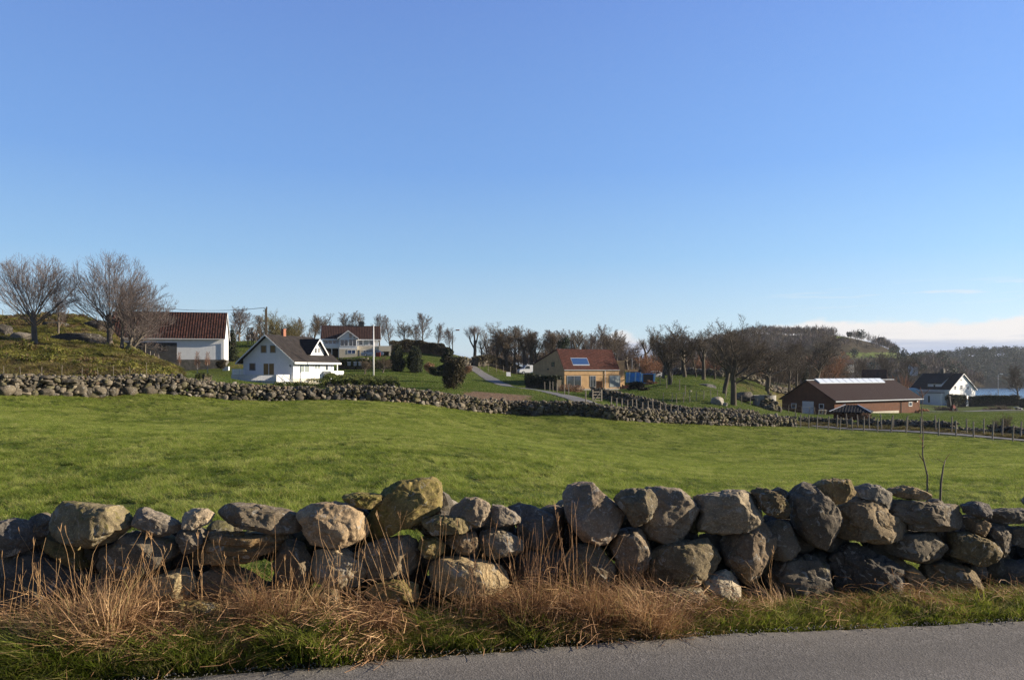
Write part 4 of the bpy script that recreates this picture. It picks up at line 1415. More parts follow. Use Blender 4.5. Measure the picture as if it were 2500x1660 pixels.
def dry_wall(name, label, ud, height, seed, sizes=(.10, .22), group=None, gap=0.0):
    r_ = np.random.default_rng(seed)
    at, L = wall_path(ud)
    C, SZ, AN, FL = [], [], [], []
    for layer, off in enumerate((0.0, .42, .8)):
        z = 0.0
        while True:
            base = np.interp(z / height, [0, .35, 1], [sizes[1] * 1.15, .62 * (sizes[0] + sizes[1]), sizes[0] * 1.15])
            if z > height - base * .5:
                break
            q = r_.uniform(0, .3)
            rows = []
            while q < L:
                w = base * float(np.clip(r_.lognormal(-.05, .42), .45, 2.1))
                rows.append((q + w, w))
                q += 2 * w * .86
            for qq, w in rows:
                x, y = at(qq)
                x2, y2 = at(min(L, qq + .2))
                x1, y1 = at(max(0, qq - .2))
                h = math.atan2(y2 - y1, x2 - x1)
                hv = height * (1 + .22 * float(vnoise(np.array([[qq * .35, seed, 0]]))[0]) + .10 * float(vnoise(np.array([[qq * 1.3, seed, 4]]))[0]))
                if z + base * .3 > hv:
                    continue
                if gap and z > height * .3 and float(vnoise(np.array([[qq * .5, seed, 9]]))[0]) > 1 - gap:
                    continue
                if r_.uniform() < .10 and z > .15:
                    continue
                o = off + r_.normal(0, .09)
                C.append((x - math.sin(h) * o, y + math.cos(h) * o, z + base * .62 + r_.normal(0, .03)))
                SZ.append(w); AN.append(h); FL.append(r_.choice([.6, .8, 1.0, 1.25], p=[.42, .3, .2, .08]))
            z += base * 1.02
    C, SZ, AN, FL = map(np.array, (C, SZ, AN, FL))
    C[:, 2] += ground_np(C[:, 0], C[:, 1]) - .06
    x, y = at(L / 2)
    root = thing(name, label, 'stone wall', (x, y, gz(x, y)), 0, group)
    o = stones_mesh('stonework', C - np.array(root.location), SZ, AN, seed, FL, root)
    return root


def build_field_walls():
    far = [(u, d) for u, d in zip(WALL_U[:-4], WALL_D[:-4])][1:] + [(1935, 79.3)]
    w = dry_wall('dry_stone_wall', 'long grey dry stone wall along the far edge of the green pasture', far, 1.22, 21, (.085, .205))
    # the big foot boulders and long slabs at its left end
    r_ = np.random.default_rng(8)
    for u, v, pw, ph in ((4, 955, 30, 26), (36, 957, 32, 22), (66, 952, 22, 14), (109, 958, 50, 21), (158, 962, 36, 15), (196, 951, 32, 27), (240, 954, 42, 22), (276, 957, 24, 22), (313, 955, 48, 25), (362, 955, 50, 32),
                        (165, 930, 76, 11), (107, 931, 42, 9), (112, 921, 40, 9), (33, 929, 32, 12), (12, 917, 28, 11), (505, 965, 34, 12), (595, 972, 24, 16), (770, 972, 30, 9), (1040, 985, 16, 14), (1297, 993, 18, 14), (1668, 1026, 17, 16)):
        d = float(wall_d((u - CX) / F)) - .10
        p = wp(u, v, d)
        sc = d / F
        V, T = ICO[3]
        k = r_.integers(0, 99)
        Q = np.sign(V) * np.abs(V) ** .72 * np.array([pw * sc * .46, .34, ph * sc * .46])
        for _ in range(10):
            nn = np.array([r_.uniform(-1, 1), -r_.uniform(.1, 1), r_.uniform(-.7, 1)])
            nn /= np.linalg.norm(nn)
            dd = Q @ nn
            Q = Q - np.maximum(dd - dd.max() * r_.uniform(.7, .9), 0)[:, None] * nn
        Q = Q * (1 + .10 * fbm(V * 2.2 + k, 3))[:, None]
        o = obj_np('boulder', Q + np.array(p) - np.array(w.location), [T], MAT['field_rock'], w, smooth=True)
        o.data.set_sharp_from_angle(angle=R(35))
        at = o.data.color_attributes.new('tint', 'FLOAT_COLOR', 'POINT')
        c = (*(np.array([.125, .108, .082]) * r_.uniform(.75, 1.15)), .03)
        at.data.foreach_set('color', np.tile(np.array(c, np.float32), len(Q)))
    dry_wall('dry_stone_wall', 'low broken stone wall beyond the lane, behind the right hand fence posts', [(1945, 87.5), (2040, 86), (2120, 83.5), (2200, 80), (2350, 73.5), (2500, 67.5), (2800, 60)], .72, 31, (.09, .19), gap=.35)
    dry_wall('dry_stone_wall', 'shaded stone wall between the yellow house paddock and the pale posts', [(1440, 90), (1500, 84), (1560, 80.5), (1660, 76.5), (1740, 77.5), (1850, 81)], 1.15, 33, (.09, .19))
    dry_wall('dry_stone_wall', 'tumbled stone wall under the bare trees behind the brown shed', [(1560, 165), (1640, 155), (1740, 150), (1830, 156), (1960, 175)], 1.3, 35, (.2, .42))
    dry_wall('dry_stone_wall', 'short stone wall on the bank below the white upper house', [(800, 146), (850, 147), (895, 149)], .8, 37, (.18, .36))
    dry_wall('dry_stone_wall', 'short stone wall where the farm track turns towards the white van', [(1128, 158), (1185, 163)], 1.5, 39, (.2, .4))


simple('post_wood', (.22, .19, .155), .85, .35, 8)
simple('wire', (.10, .095, .09), .6, .1, 3)


def fence(label, posts, h, r, group=None, wires=(.45, .75, .95), jitter=.06, name='post_and_wire_fence'):
    """posts: (u, depth[, height])"""
    P = []
    r_ = np.random.default_rng(len(posts) * 7 + int(posts[0][0]))
    for p in posts:
        x, y = ux(p[0], p[1]), p[1]
        P.append((x, y, gz(x, y), (p[2] if len(p) > 2 else h) * r_.uniform(.93, 1.07)))
    root = thing(name, label, 'fence', P[0][:3], 0, group)
    o0 = Vector(P[0][:3])
    tops = []
    for x, y, z, hh in P:
        b = Vector((x, y, z - .2)) - o0
        t = Vector((x + r_.normal(0, jitter), y + r_.normal(0, jitter), z + hh)) - o0
        m = MB().tube([b, b.lerp(t, .5), t], [r, r, r * .92], 7)
        m.build('post', MAT['post_wood'], root)
        tops.append((b, t, hh))
    if wires:
        m = MB()
        for k in wires:
            for (b0, t0, _), (b1, t1, _2) in zip(tops, tops[1:]):
                p, q = b0.lerp(t0, (k + .1)), b1.lerp(t1, (k + .1))
                mid = (p + q) / 2 - Vector((0, 0, .02))
                m.tube([p, mid, q], .0045, 3, False)
        m.build('wire', MAT['wire'], root)
    return root


def build_fences():
    z8 = lambda x: 1500 + x / 7.84
    fence('row of pale posts just behind the far wall, below the yellow house', [(1430, 72.5)] + [(z8(x), 69.5 + i * .25) for i, x in enumerate((-70, 45, 140, 243, 338, 433, 540, 647, 750, 862, 965, 1083, 1200))], 1.62, .06, wires=(.7, .9))
    fence('thin fence posts climbing the grassy paddock left of the large boulder', [(1612, 112), (1628, 106), (1640, 116), (1659, 104), (1673, 98)], 1.45, .05, wires=(.8,))
    fence('fence running along the foot of the paddock to the brown shed', [(1618, 92), (1640, 92), (1652, 91), (1669, 92), (1684, 93), (1700, 94.5), (1718, 96), (1736, 98), (1752, 100), (1771, 101), (1791, 102), (1811, 103), (1831, 104), (1849, 105), (1869, 106), (1887, 107), (1906, 108), (1925, 109), (1941, 110), (1958, 111), (1975, 112), (1990, 112)], 1.15, .045, wires=(.5, .9))
    z5 = lambda x: 1850 + x * .27518
    near = [335, 378, 450, 523, 625, 725, 841, 941, 1061, 1182, 1315, 1448, 1605, 1760, 1915, 2080, 2262, 2450, 2650]
    fence('weathered post and wire fence along the near side of the lane at right', [(z5(x), float(wall_d((z5(x) - CX) / F)) + .15) for x in near], 1.38, .062)
    back = [705, 795, 890, 990, 1100, 1205, 1325, 1448, 1580, 1718, 1855, 2005, 2168, 2333, 2500]
    fence('post and wire fence on the far side of the lane, in dry grass', [(z5(x), float(wall_d((z5(x) - CX) / F)) + 4.6) for x in back], 1.40, .06)
    fence('thin fence on the skyline of the brown hill at left', [(-40, 112), (8, 112), (51, 111), (100, 111), (166, 110), (203, 110), (237, 110), (262, 111)], 1.15, .045, wires=(.6, .9))
    fence('short run of posts beside the fallen tree trunk', [(354, 83, 1.9), (366, 84), (377, 84.5), (390, 85), (402, 88)], 1.25, .05, wires=(.8,))
    fence('thin stakes just behind the left end of the far wall', [(10, 50), (54, 50.5), (102, 51), (150, 51.5), (198, 52), (241, 52.5), (276, 53), (318, 54), (358, 55)], 1.25, .015, wires=())
    fence('dark field fence across the grass beside the white van', [(1172, 156), (1192, 156), (1212, 157), (1229, 158), (1246, 160), (1262, 162)], 1.5, .05, wires=(.3, .5, .7, .9))
    fence('stakes along the farm track below the dark clipped hedge', [(1330, 103), (1342, 99), (1350, 95), (1360, 90), (1378, 88), (1388, 87)], 1.2, .05, wires=(.8,))


def rock(name, label, u, v, d, pw, ph, seed, tint=(.22, .21, .19), thick=1.0, cuts=5, mat='outcrop_rock', layers=0.0, group=None):
    r_ = np.random.default_rng(seed + 900)
    p = wp(u, v, d)
    sc = d / F
    V, T = ICO[4]
    Q = np.sign(V) * np.abs(V) ** .75 * np.array([pw * sc * .5, pw * sc * .35 * thick, ph * sc * .5])
    for _ in range(cuts):
        nn = np.array([r_.uniform(-1, 1), -r_.uniform(.1, 1), r_.uniform(-.3, 1)])
        nn /= np.linalg.norm(nn)
        dd = Q @ nn
        Q = Q - np.maximum(dd - dd.max() * r_.uniform(.65, .9), 0)[:, None] * nn
    Q = Q * (1 + .13 * fbm(V * 2.0 + seed * 3, 4))[:, None]
    if layers:
        h = ph * sc
        st = ((Q[:, 2] / h * layers + .4 * fbm(V * 1.5 + seed, 2)) % 1.0) < .25
        Q[:, :2] *= (1 - .06 * st)[:, None]
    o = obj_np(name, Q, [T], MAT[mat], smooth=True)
    o.data.set_sharp_from_angle(angle=R(35))
    o.location = p
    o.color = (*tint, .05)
    return tag(o, label, 'rock', group)


def build_rocks():
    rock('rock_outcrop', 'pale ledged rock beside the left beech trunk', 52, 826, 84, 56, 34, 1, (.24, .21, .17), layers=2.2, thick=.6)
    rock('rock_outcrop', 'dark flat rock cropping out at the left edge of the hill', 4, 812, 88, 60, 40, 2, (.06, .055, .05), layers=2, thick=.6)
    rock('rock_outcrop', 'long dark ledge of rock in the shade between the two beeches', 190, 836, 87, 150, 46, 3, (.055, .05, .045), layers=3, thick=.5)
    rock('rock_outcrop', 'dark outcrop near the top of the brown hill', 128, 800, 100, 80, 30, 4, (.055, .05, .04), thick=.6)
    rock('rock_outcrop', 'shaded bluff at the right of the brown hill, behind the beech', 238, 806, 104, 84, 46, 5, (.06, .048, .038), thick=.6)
    rock('rock_outcrop', 'overhanging dark slab low on the grassy hill, under the fallen trunk', 302, 889, 72, 46, 9, 6, (.22, .21, .20), thick=1.2)
    rock('rock_outcrop', 'rounded stone at the foot of the twin-stem beech', 322, 873, 78, 22, 12, 7, (.20, .18, .15))
    rock('rock_outcrop', 'brown rounded outcrop just behind the far wall, left of the white birches', 408, 917, 66, 58, 22, 8, (.20, .17, .13), thick=1.1)
    rock('rock_outcrop', 'small pale stone on the grassy slope at left', 112, 904, 60, 18, 8, 9, (.36, .33, .28))
    rock('rock', 'huge grey boulder casting a long shadow beside the leaning oak', 1752, 980, 93, 32, 22, 10, (.30, .28, .25), thick=1.2)
    rock('rock', 'small stone leaning against the huge grey boulder', 1771, 987, 92, 12, 9, 11, (.30, .28, .25))
    rock('rock', 'little pale stone lying on the paddock grass', 1686, 955, 104, 8, 4, 12, (.4, .36, .32))
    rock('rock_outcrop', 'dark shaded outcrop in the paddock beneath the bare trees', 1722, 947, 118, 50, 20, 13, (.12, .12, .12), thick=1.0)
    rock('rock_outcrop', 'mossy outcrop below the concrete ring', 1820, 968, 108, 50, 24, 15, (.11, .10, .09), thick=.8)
    # heap of loose stones at the concrete ring
    r_ = np.random.default_rng(12)
    n = 120
    u = 1878 + r_.normal(0, 1, n) * 11
    v = 980 + r_.normal(0, 1, n) * 5 - np.abs(u - 1878) * .1
    d = 106 + r_.normal(0, .5, n)
    C = np.array([wp(*q) for q in zip(u, v, d)])
    h = np.abs(r_.normal(0, .45, n)) * (1 - np.clip(np.abs(u - 1878) / 30, 0, .8))
    C[:, 2] = ground_np(C[:, 0], C[:, 1]) + .1 + h * 2.2
    o = stones_mesh('stone_heap', C, r_.uniform(.16, .42, n), r_.uniform(0, 6, n), 77)
    tag(o, 'pale heap of loose stones below the round concrete ring', 'stone heap')
    m = MB()
    c = on_ground(1866, 108)
    prof = []
    for k in range(36):
        a = 2 * math.pi * k / 36
        prof.append((math.cos(a), math.sin(a)))
    V, Fs = [], []
    for rr, z in ((1.55, -.6), (1.55, 1.75), (1.38, 1.75), (1.38, .4)):
        V += [(x * rr, y * rr, z) for x, y in prof]
    for j in range(3):
        for k in range(36):
            Fs.append((j * 36 + k, j * 36 + (k + 1) % 36, (j + 1) * 36 + (k + 1) % 36, (j + 1) * 36 + k))
    Fs.append(tuple(3 * 36 + k for k in range(36)))
    m.poly(V, Fs)
    simple('concrete', (.30, .285, .26), .9, .25, 2.0, .3, 12)
    o = m.build('concrete_ring', MAT['concrete'])
    o.location = c
    tag(o, 'round grey concrete ring on the mound beside the stone heap', 'concrete ring')


build_field_walls()
build_fences()
build_rocks()
# ------------------------------------------------------------------ buildings
def boards(name, col, axis='Z', pitch=6.0, var=.12, rough=.6, depth=.4, streak=0.0, scolor=None):
    """painted or bare boarding: a real colour with fine joints as relief"""
    m, t, b = new_mat(name)
    tc = t.add('ShaderNodeTexCoord')
    p = tc.outputs['Object']
    n = t.noise(p, 1.4, 4, .6)
    lo, hi = tuple(c * (1 - var) for c in col), tuple(min(.95, c * (1 + var)) for c in col)
    c = t.ramp(n, [(.3, lo), (.7, hi)])
    if streak:
        s = (6, 6, .25) if axis != 'Z' else (.35, .35, 9)
        n2 = t.noise(t.scale(p, s), 1.6, 4, .7)
        c = t.mix(t.math('MULTIPLY', t.step(n2, .4, .7), streak), c, scolor or tuple(x * .5 for x in col))
    t.l.new(c, b.inputs['Base Color'])
    b.inputs['Roughness'].default_value = rough
    b.inputs['Specular IOR Level'].default_value = .25
    if axis == 'Z':
        w = t.wave(p, pitch, 'Z', 0, 'SAW')
    else:
        sx = t.add('ShaderNodeSeparateXYZ')
        t.l.new(p, sx.inputs[0])
        k = t.math('ADD', sx.outputs[0], sx.outputs[1])
        w = t.math('PINGPONG', t.math('MULTIPLY', k, pitch), .5)
        w = t.step(w, .0, .12)
    t.l.new(t.bump(w, depth, .03), b.inputs['Normal'])
    MAT[name] = m


def tiles(name, col, along='X', pitch=3.4, rows=2.6, dark=(.03, .02, .018), var=.35, depth=.7, blot=.5):
    """roof tiles: columns along the ridge, rows down the slope"""
    m, t, b = new_mat(name)
    tc = t.add('ShaderNodeTexCoord')
    p = tc.outputs['Object']
    sx = t.add('ShaderNodeSeparateXYZ')
    t.l.new(p, sx.inputs[0])
    k = sx.outputs[0] if along == 'X' else sx.outputs[1]
    colw = t.math('SINE', t.math('MULTIPLY', k, pitch * 2 * math.pi))
    roww = t.math('FRACT', t.math('MULTIPLY', sx.outputs[2], rows * 1.6))
    cell = t.add('ShaderNodeCombineXYZ')
    t.put(cell.inputs[0], t.math('FLOOR', t.math('MULTIPLY', k, pitch)))
    t.put(cell.inputs[1], t.math('FLOOR', t.math('MULTIPLY', sx.outputs[2], rows * 1.6)))
    wn = t.add('ShaderNodeTexWhiteNoise', noise_dimensions='2D')
    t.l.new(cell.outputs[0], wn.inputs['Vector'])
    n = t.noise(t.scale(p, (1.0, 1.0, .35)), .55, 5, .7)
    c = t.ramp(wn.outputs['Value'], [(0, tuple(x * (1 - var) for x in col)), (.6, col), (1, tuple(min(1, x * (1 + var * 1.2)) for x in col))])
    c = t.mix(t.math('MULTIPLY', t.step(n, .48, .70), blot), c, dark)
    c = t.mix(t.math('MULTIPLY', t.step(colw, -.55, -.95), .55), c, dark)
    t.l.new(c, b.inputs['Base Color'])
    b.inputs['Roughness'].default_value = .8
    b.inputs['Specular IOR Level'].default_value = .14
    t.l.new(t.bump(t.math('ADD', t.math('MULTIPLY', colw, .5), t.math('MULTIPLY', roww, .35)), depth, .06), b.inputs['Normal'])
    MAT[name] = m


boards('white_boards', (.78, .79, .80), 'Z', 2.2, .04, .5, .35)
boards('white_upright', (.72, .74, .77), 'X', 5, .05, .55, .3)
boards('cream_boards', (.56, .50, .40), 'X', 5, .06, .6, .25)
boards('larch', (.44, .285, .145), 'Z', 2.2, .22, .7, .35, .4, (.31, .18, .08))
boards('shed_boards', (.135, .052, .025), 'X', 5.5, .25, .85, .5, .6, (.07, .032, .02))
boards('dark_boards', (.058, .060, .064), 'X', 5, .3, .85, .5, .5, (.06, .055, .05))
tiles('barn_tiles', (.058, .024, .018), 'X', 2.6, 2.4, (.030, .022, .02), .45, .8, .75)
tiles('red_tiles', (.070, .023, .017), 'Y', 4.4, 3.0, (.045, .018, .015), .3, .8, .35)
tiles('black_tiles', (.034, .029, .027), 'Y', 3.0, 2.2, (.025, .022, .02), .25, .7, .2)
tiles('brown_tiles', (.045, .024, .019), 'X', 3.0, 2.2, (.04, .024, .02), .2, .6, .3)
tiles('shed_sheet', (.027, .0135, .0115), 'Y', 4.5, .01, (.023, .012, .010), .06, .6, .25)
tiles('slate_tiles', (.022, .021, .022), 'X', 3.0, 2.4, (.012, .012, .012), .3, .6, .2)
simple('white_paint', (.80, .80, .79), .45, .04, 2)
simple('grey_paint', (.30, .31, .33), .5, .08, 2)
simple('plinth', (.50, .46, .38), .9, .12, 1.5, .2, 10)
simple('foundation', (.11, .105, .095), .95, .5, 1.8, .8, 4)
simple('brick', (.30, .13, .085), .9, .3, 7, .3, 20)
simple('dark_iron', (.03, .03, .032), .6, .2, 4)
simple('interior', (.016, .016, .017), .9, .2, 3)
simple('steel', (.50, .53, .56), .35, .08, 2, metal=.5)
m_, t_, b_ = new_mat('glass')
b_.inputs['Base Color'].default_value = (.045, .055, .065, 1)
b_.inputs['Roughness'].default_value = .06
b_.inputs['Specular IOR Level'].default_value = .8
MAT['glass'] = m_
m_, t_, b_ = new_mat('glass_warm')
b_.inputs['Base Color'].default_value = (.20, .135, .065, 1)
b_.inputs['Roughness'].default_value = .12
MAT['glass_warm'] = m_
m_, t_, b_ = new_mat('glass_curtain')
b_.inputs['Base Color'].default_value = (.27, .31, .31, 1)
b_.inputs['Roughness'].default_value = .12
MAT['glass_curtain'] = m_
m_, t_, b_ = new_mat('glass_blue')
b_.inputs['Base Color'].default_value = (.028, .070, .19, 1)
b_.inputs['Roughness'].default_value = .25
MAT['glass_blue'] = m_
m_, t_, b_ = new_mat('roof_light_sheet')
b_.inputs['Base Color'].default_value = (.62, .68, .74, 1)
b_.inputs['Roughness'].default_value = .25
b_.inputs['Specular IOR Level'].default_value = .6
MAT['roof_light_sheet'] = m_


class House:
    """local frame: origin at the left corner of the left facade, x along it to the right, y into the house"""
    def __init__(s, name, label, left_uvd, corner_xy=None, rz=0.0, cat='house', z=None):
        s.o = Vector(left_uvd)
        s.rz = rz
        s.root = thing(name, label, cat, s.o, rz)
        s.M = Matrix.Translation(s.o) @ Matrix.Rotation(rz, 4, 'Z')
        s.I = s.M.inverted()
    def pix(s, u, v, axis, c):
        """where the ray through a picture point meets the local plane axis = c"""
        a = s.I @ Vector((0, 0, CZ))
        d = (s.I.to_3x3() @ Vector(((u - CX) / F, 1, (HV - v) / F)))
        k = 'xyz'.index(axis)
        return a + d * ((c - a[k]) / d[k])
    def rect(s, face, r):
        ax, c = face
        u0, v0, u1, v1 = r
        h = 0 if ax == 'y' else 1
        vm, um = (v0 + v1) / 2, (u0 + u1) / 2
        s0, s1 = s.pix(u0, vm, ax, c)[h], s.pix(u1, vm, ax, c)[h]
        z1, z0 = s.pix(um, v0, ax, c)[2], s.pix(um, v1, ax, c)[2]
        return min(s0, s1), max(s0, s1), z0, z1
    def fbox(s, mb, face, s0, s1, z0, z1, n0, n1):
        """box on a facade; n counts outwards"""
        ax, c = face
        if ax == 'y':
            mb.box(s0, s1, c - n1, c - n0, z0, z1)
        else:
            mb.box(c + n0, c + n1, s0, s1, z0, z1)
    def window(s, face, r, cols=1, rows=1, glass='glass', frame='white_paint', fw=.08, name='window', metric=False, sill=False, parent=None):
        s0, s1, z0, z1 = r if metric else s.rect(face, r)
        m = MB()
        s.fbox(m, face, s0, s1, z1 - fw, z1, .004, .06)
        s.fbox(m, face, s0, s1, z0, z0 + fw, .004, .06)
        s.fbox(m, face, s0, s0 + fw, z0 + fw, z1 - fw, .004, .06)
        s.fbox(m, face, s1 - fw, s1, z0 + fw, z1 - fw, .004, .06)
        for k in range(1, cols):
            x = s0 + (s1 - s0) * k / cols
            s.fbox(m, face, x - fw / 2, x + fw / 2, z0 + fw, z1 - fw, .004, .055)
        for k in range(1, rows):
            z = z0 + (z1 - z0) * k / rows
            s.fbox(m, face, s0 + fw, s1 - fw, z - fw / 3, z + fw / 3, .004, .05)
        f = m.build(name, MAT[frame], parent or s.root)
        g = MB()
        s.fbox(g, face, s0 + fw, s1 - fw, z0 + fw, z1 - fw, .002, .02)
        g.build('pane', MAT[glass], f)
        return f


def gable_house(h, W, D, prof_axis, zl, zp, zr, xp, wall_mat, roof_mat, oe=.45, og=.35, th=.16, base=-1.0, fascia=None, roof_z=.02):
    """prof_axis 'x': ridge runs along y, profile across x; 'y': the other way round"""
    span, length = (W, D) if prof_axis == 'x' else (D, W)
    ext = 'y' if prof_axis == 'x' else 'x'
    m = MB()
    m.prism([(0, base), (span, base), (span, zr), (xp, zp), (0, zl)], ext, 0, length)
    wall = m.build('wall', MAT[wall_mat], h.root)
    sl, sr = (zp - zl) / xp, (zp - zr) / (span - xp)
    L = (-oe, zl - sl * oe)
    Rr = (span + oe, zr - sr * oe)
    b = [(L[0], L[1] + roof_z), (xp, zp + roof_z), (Rr[0], Rr[1] + roof_z)]
    top = [(b[2][0] + th * .0, b[2][1] + th), (xp, zp + roof_z + th), (b[0][0], b[0][1] + th)]
    m = MB()
    m.prism(b + top, ext, -og, length + og)
    roof = m.build('roof', MAT[roof_mat], h.root)
    if fascia:
        for (x, z, side) in ((L[0], L[1], -1), (Rr[0], Rr[1], 1)):
            m = MB()
            x0, x1 = (x - .05, x - .004) if side < 0 else (x + .004, x + .05)
            z0, z1 = z + roof_z - .10, z + roof_z + th - .01
            if ext == 'y':
                m.box(x0, x1, -og + .0, length + og, z0, z1)
            else:
                m.box(-og, length + og, x0, x1, z0, z1)
            m.build('fascia', MAT[fascia], h.root)
        for e0, e1 in ((-og - .05, -og - .004), (length + og + .004, length + og + .05)):
            m = MB()
            dz = .17
            pr = [(L[0], L[1] - dz + .1), (xp, zp - dz + .1), (Rr[0], Rr[1] - dz + .1), (Rr[0], Rr[1] + th - .02), (xp, zp + th - .02), (L[0], L[1] + th - .02)]
            m.prism(pr, ext, e0, e1)
            m.build('bargeboard', MAT[fascia], h.root)
    return wall, roof


def frame_from(corner, ang):
    """unit vectors of the left facade (a, to the right) and the right facade (b, away) for a heading in degrees"""
    return Vector((math.cos(R(ang)), math.sin(R(ang)), 0)), Vector((-math.sin(R(ang)), math.cos(R(ang)), 0))


def build_white_house():
    ang = -24.3
    a, b = frame_from(None, ang)
    W_, D_ = 8.14, 8.2
    C = Vector((ux(716, 98), 98, 0))
    z0 = .25
    O = C - a * W_
    h = House('white_house', 'white wooden house with dark roof, gable dormer and deck behind the far wall', (O.x, O.y, z0), rz=R(ang))
    ze, zp = 3.28 - z0 + .06, 6.30 - z0 + .05
    gable_house(h, W_, D_, 'x', ze, zp, ze, W_ / 2, 'white_boards', 'black_tiles', .75, .62, .14, -1.2, 'white_paint')
    r2 = lambda x0, y0, x1, y1: (560 + x0 / 7.84, 780 + y0 / 7.84, 560 + x1 / 7.84, 780 + y1 / 7.84)
    g = ('y', 0.0)
    s = ('x', W_)
    h.window(g, r2(604, 495, 714, 640), glass='glass_warm', frame='grey_paint')
    h.window(g, r2(780, 492, 888, 640), glass='glass_warm', frame='grey_paint')
    h.window(g, r2(384, 835, 502, 980), frame='grey_paint')
    h.window(g, r2(648, 832, 868, 1075), cols=2, glass='glass_warm', name='patio_door')
    h.window(s, r2(1330, 832, 1528, 1025), cols=2, glass='glass_curtain', fw=.11)
    h.window(s, r2(1612, 838, 1736, 965), cols=2, glass='glass_curtain', fw=.11)
    # porch recess at the far end: a door, and a post under the eaves
    h.window(s, r2(1825, 835, 1890, 985), name='porch_door', fw=.10)
    s0, s1, zz0, zz1 = h.rect(s, r2(1790, 985, 2045, 1120))
    # balcony with solid boarded sides
    m = MB()
    y0, y1, z_, zt = s0, min(s1, D_ + 1.6), zz0, zz1
    m.box(W_ + .01, W_ + 1.25, y0, y1, z_ - .12, z_)
    m.box(W_ + 1.19, W_ + 1.25, y0, y1, z_ + .003, zt)
    m.box(W_ + .01, W_ + 1.187, y0, y0 + .06, z_ + .003, zt)
    m.box(W_ + .01, W_ + 1.187, y1 - .06, y1, z_ + .003, zt)
    bal = m.build('balcony', MAT['white_upright'], h.root)
    m = MB()
    m.box(W_ + .55, W_ + .67, D_ - .12, D_, zt, ze - .35)
    m.box(W_ + 1.0, W_ + 1.12, y1 - .2, y1 - .08, -1.0, z_ - .125)
    m.build('post', MAT['white_paint'], bal)
    # pale basement showing under the boards
    m = MB()
    zb = h.pix(716, 780 + 1130 / 7.84, 'x', W_)[2]
    m.box(-.004, W_ + .012, .02, D_ + .006, -1.25, zb)
    pl = m.build('basement_wall', MAT['plinth'], h.root)
    for q in ((1345, 1160, 1385, 1195), (1440, 1160, 1500, 1195), (1605, 1160, 1645, 1195), (1670, 1160, 1718, 1195)):
        h.window(('x', W_ + .014), r2(*q), fw=.06)
    # dormer with its own gable
    yc0, yc1, dz0, dz1 = h.rect(('x', W_ - .55), r2(1545, 372, 1812, 700))
    ym = (yc0 + yc1) / 2
    half = (yc1 - yc0) / 2
    zk = dz0 + .55
    xf = W_ - .55
    dm = MB()
    dm.prism([(ym - half, dz0), (ym + half, dz0), (ym + half, zk), (ym, dz1 - .12), (ym - half, zk)], 'x', W_ / 2 + .3, xf)
    d = dm.build('dormer', MAT['white_boards'], h.root)
    k = (dz1 - .12 - zk) / half
    o_ = .38
    dr = MB()
    b_ = [(ym - half - o_, zk - k * o_ + .015), (ym, dz1 - .105), (ym + half + o_, zk - k * o_ + .015)]
    dr.prism(b_ + [(p[0], p[1] + .13) for p in reversed(b_)], 'x', W_ / 2 + .15, xf + .42)
    dr.build('dormer_roof', MAT['black_tiles'], d)
    fb = MB()
    fb.prism([(p[0], p[1] - .10) for p in b_] + [(p[0], p[1] + .11) for p in reversed(b_)], 'x', xf + .424, xf + .47)
    fb.build('bargeboard', MAT['white_paint'], d)
    for q in ((1625, 535, 1672, 650), (1688, 535, 1728, 650)):
        h.window(('x', xf), r2(*q), fw=.07, parent=d)
    # chimney of brick
    cx = h.pix(560 + 1038 / 7.84, 815, 'x', W_ / 2)
    m = MB()
    m.box(W_ / 2 - .20, W_ / 2 + .20, cx.y - .25, cx.y + .25, zp - .6, zp + .92)
    m.box(W_ / 2 - .24, W_ / 2 + .24, cx.y - .29, cx.y + .29, zp + .923, zp + 1.0)
    m.build('chimney', MAT['brick'], h.root, .01)
    # outside lamp by the corner
    q = h.pix(560 + 1178 / 7.84, 780 + 890 / 7.84, 'y', 0)
    m = MB()
    m.tube([(q.x, -.01, q.z - .1), (q.x, -.14, q.z - .06), (q.x, -.17, q.z + .04), (q.x, -.17, q.z + .16)], [.03, .03, .08, .05], 8)
    m.build('wall_lamp', MAT['dark_iron'], h.root)
    # deck with its boarded railing and slatted wind screen
    x0 = h.pix(565, 925, 'y', -2.6).x
    x1 = h.pix(675, 925, 'y', -2.6).x
    zt, zf = h.pix(620, 914.6, 'y', -2.6).z, h.pix(620, 928.5, 'y', -2.6).z
    m = MB()
    m.box(x0, x1, -2.6, -.01, zf - .15, zf)
    m.box(x0 + .1, x1 - .1, -2.5, -.02, -1.1, zf - .153)
    dk = m.build('deck', MAT['white_upright'], h.root)
    m = MB()
    n = int((x1 - x0) / .125)
    for i in range(n):
        x = x0 + (x1 - x0) * i / n
        gap = .035 if x < x0 + (x1 - x0) * .44 or x > x0 + (x1 - x0) * .9 else .06
        m.box(x, x + .125 - gap, -2.64, -2.61, zf + .02, zt - .05)
    m.box(x0, x1, -2.68, -2.56, zt - .05, zt)
    m.build('railing', MAT['white_upright'], dk)
    m = MB()
    for i in range(18):
        y = -2.55 + 2.5 * i / 18
        m.box(x1 - .04, x1 - .01, y, y + .13, zf + .02, zt - .05)
    m.box(x1 - .08, x1 + .04, -2.55, -.05, zt - .05, zt)
    m.build('railing', MAT['white_paint'], dk)
    m = MB()
    xl = x0 + .02
    zs = h.pix(565, 780 + 945 / 7.84, 'y', -2.0).z
    for i in range(7):
        zz = zt + (zs - zt) * (i + .1) / 7
        m.box(xl, xl + .04, -2.55, -.2, zz, zz + (zs - zt) / 7 * .72)
        m.box(xl + .05, .55, -.16, -.12, zz, zz + (zs - zt) / 7 * .72)
    for y in (-2.5, -1.3, -.25):
        m.box(xl + .042, xl + .12, y, y + .08, zf, zs)
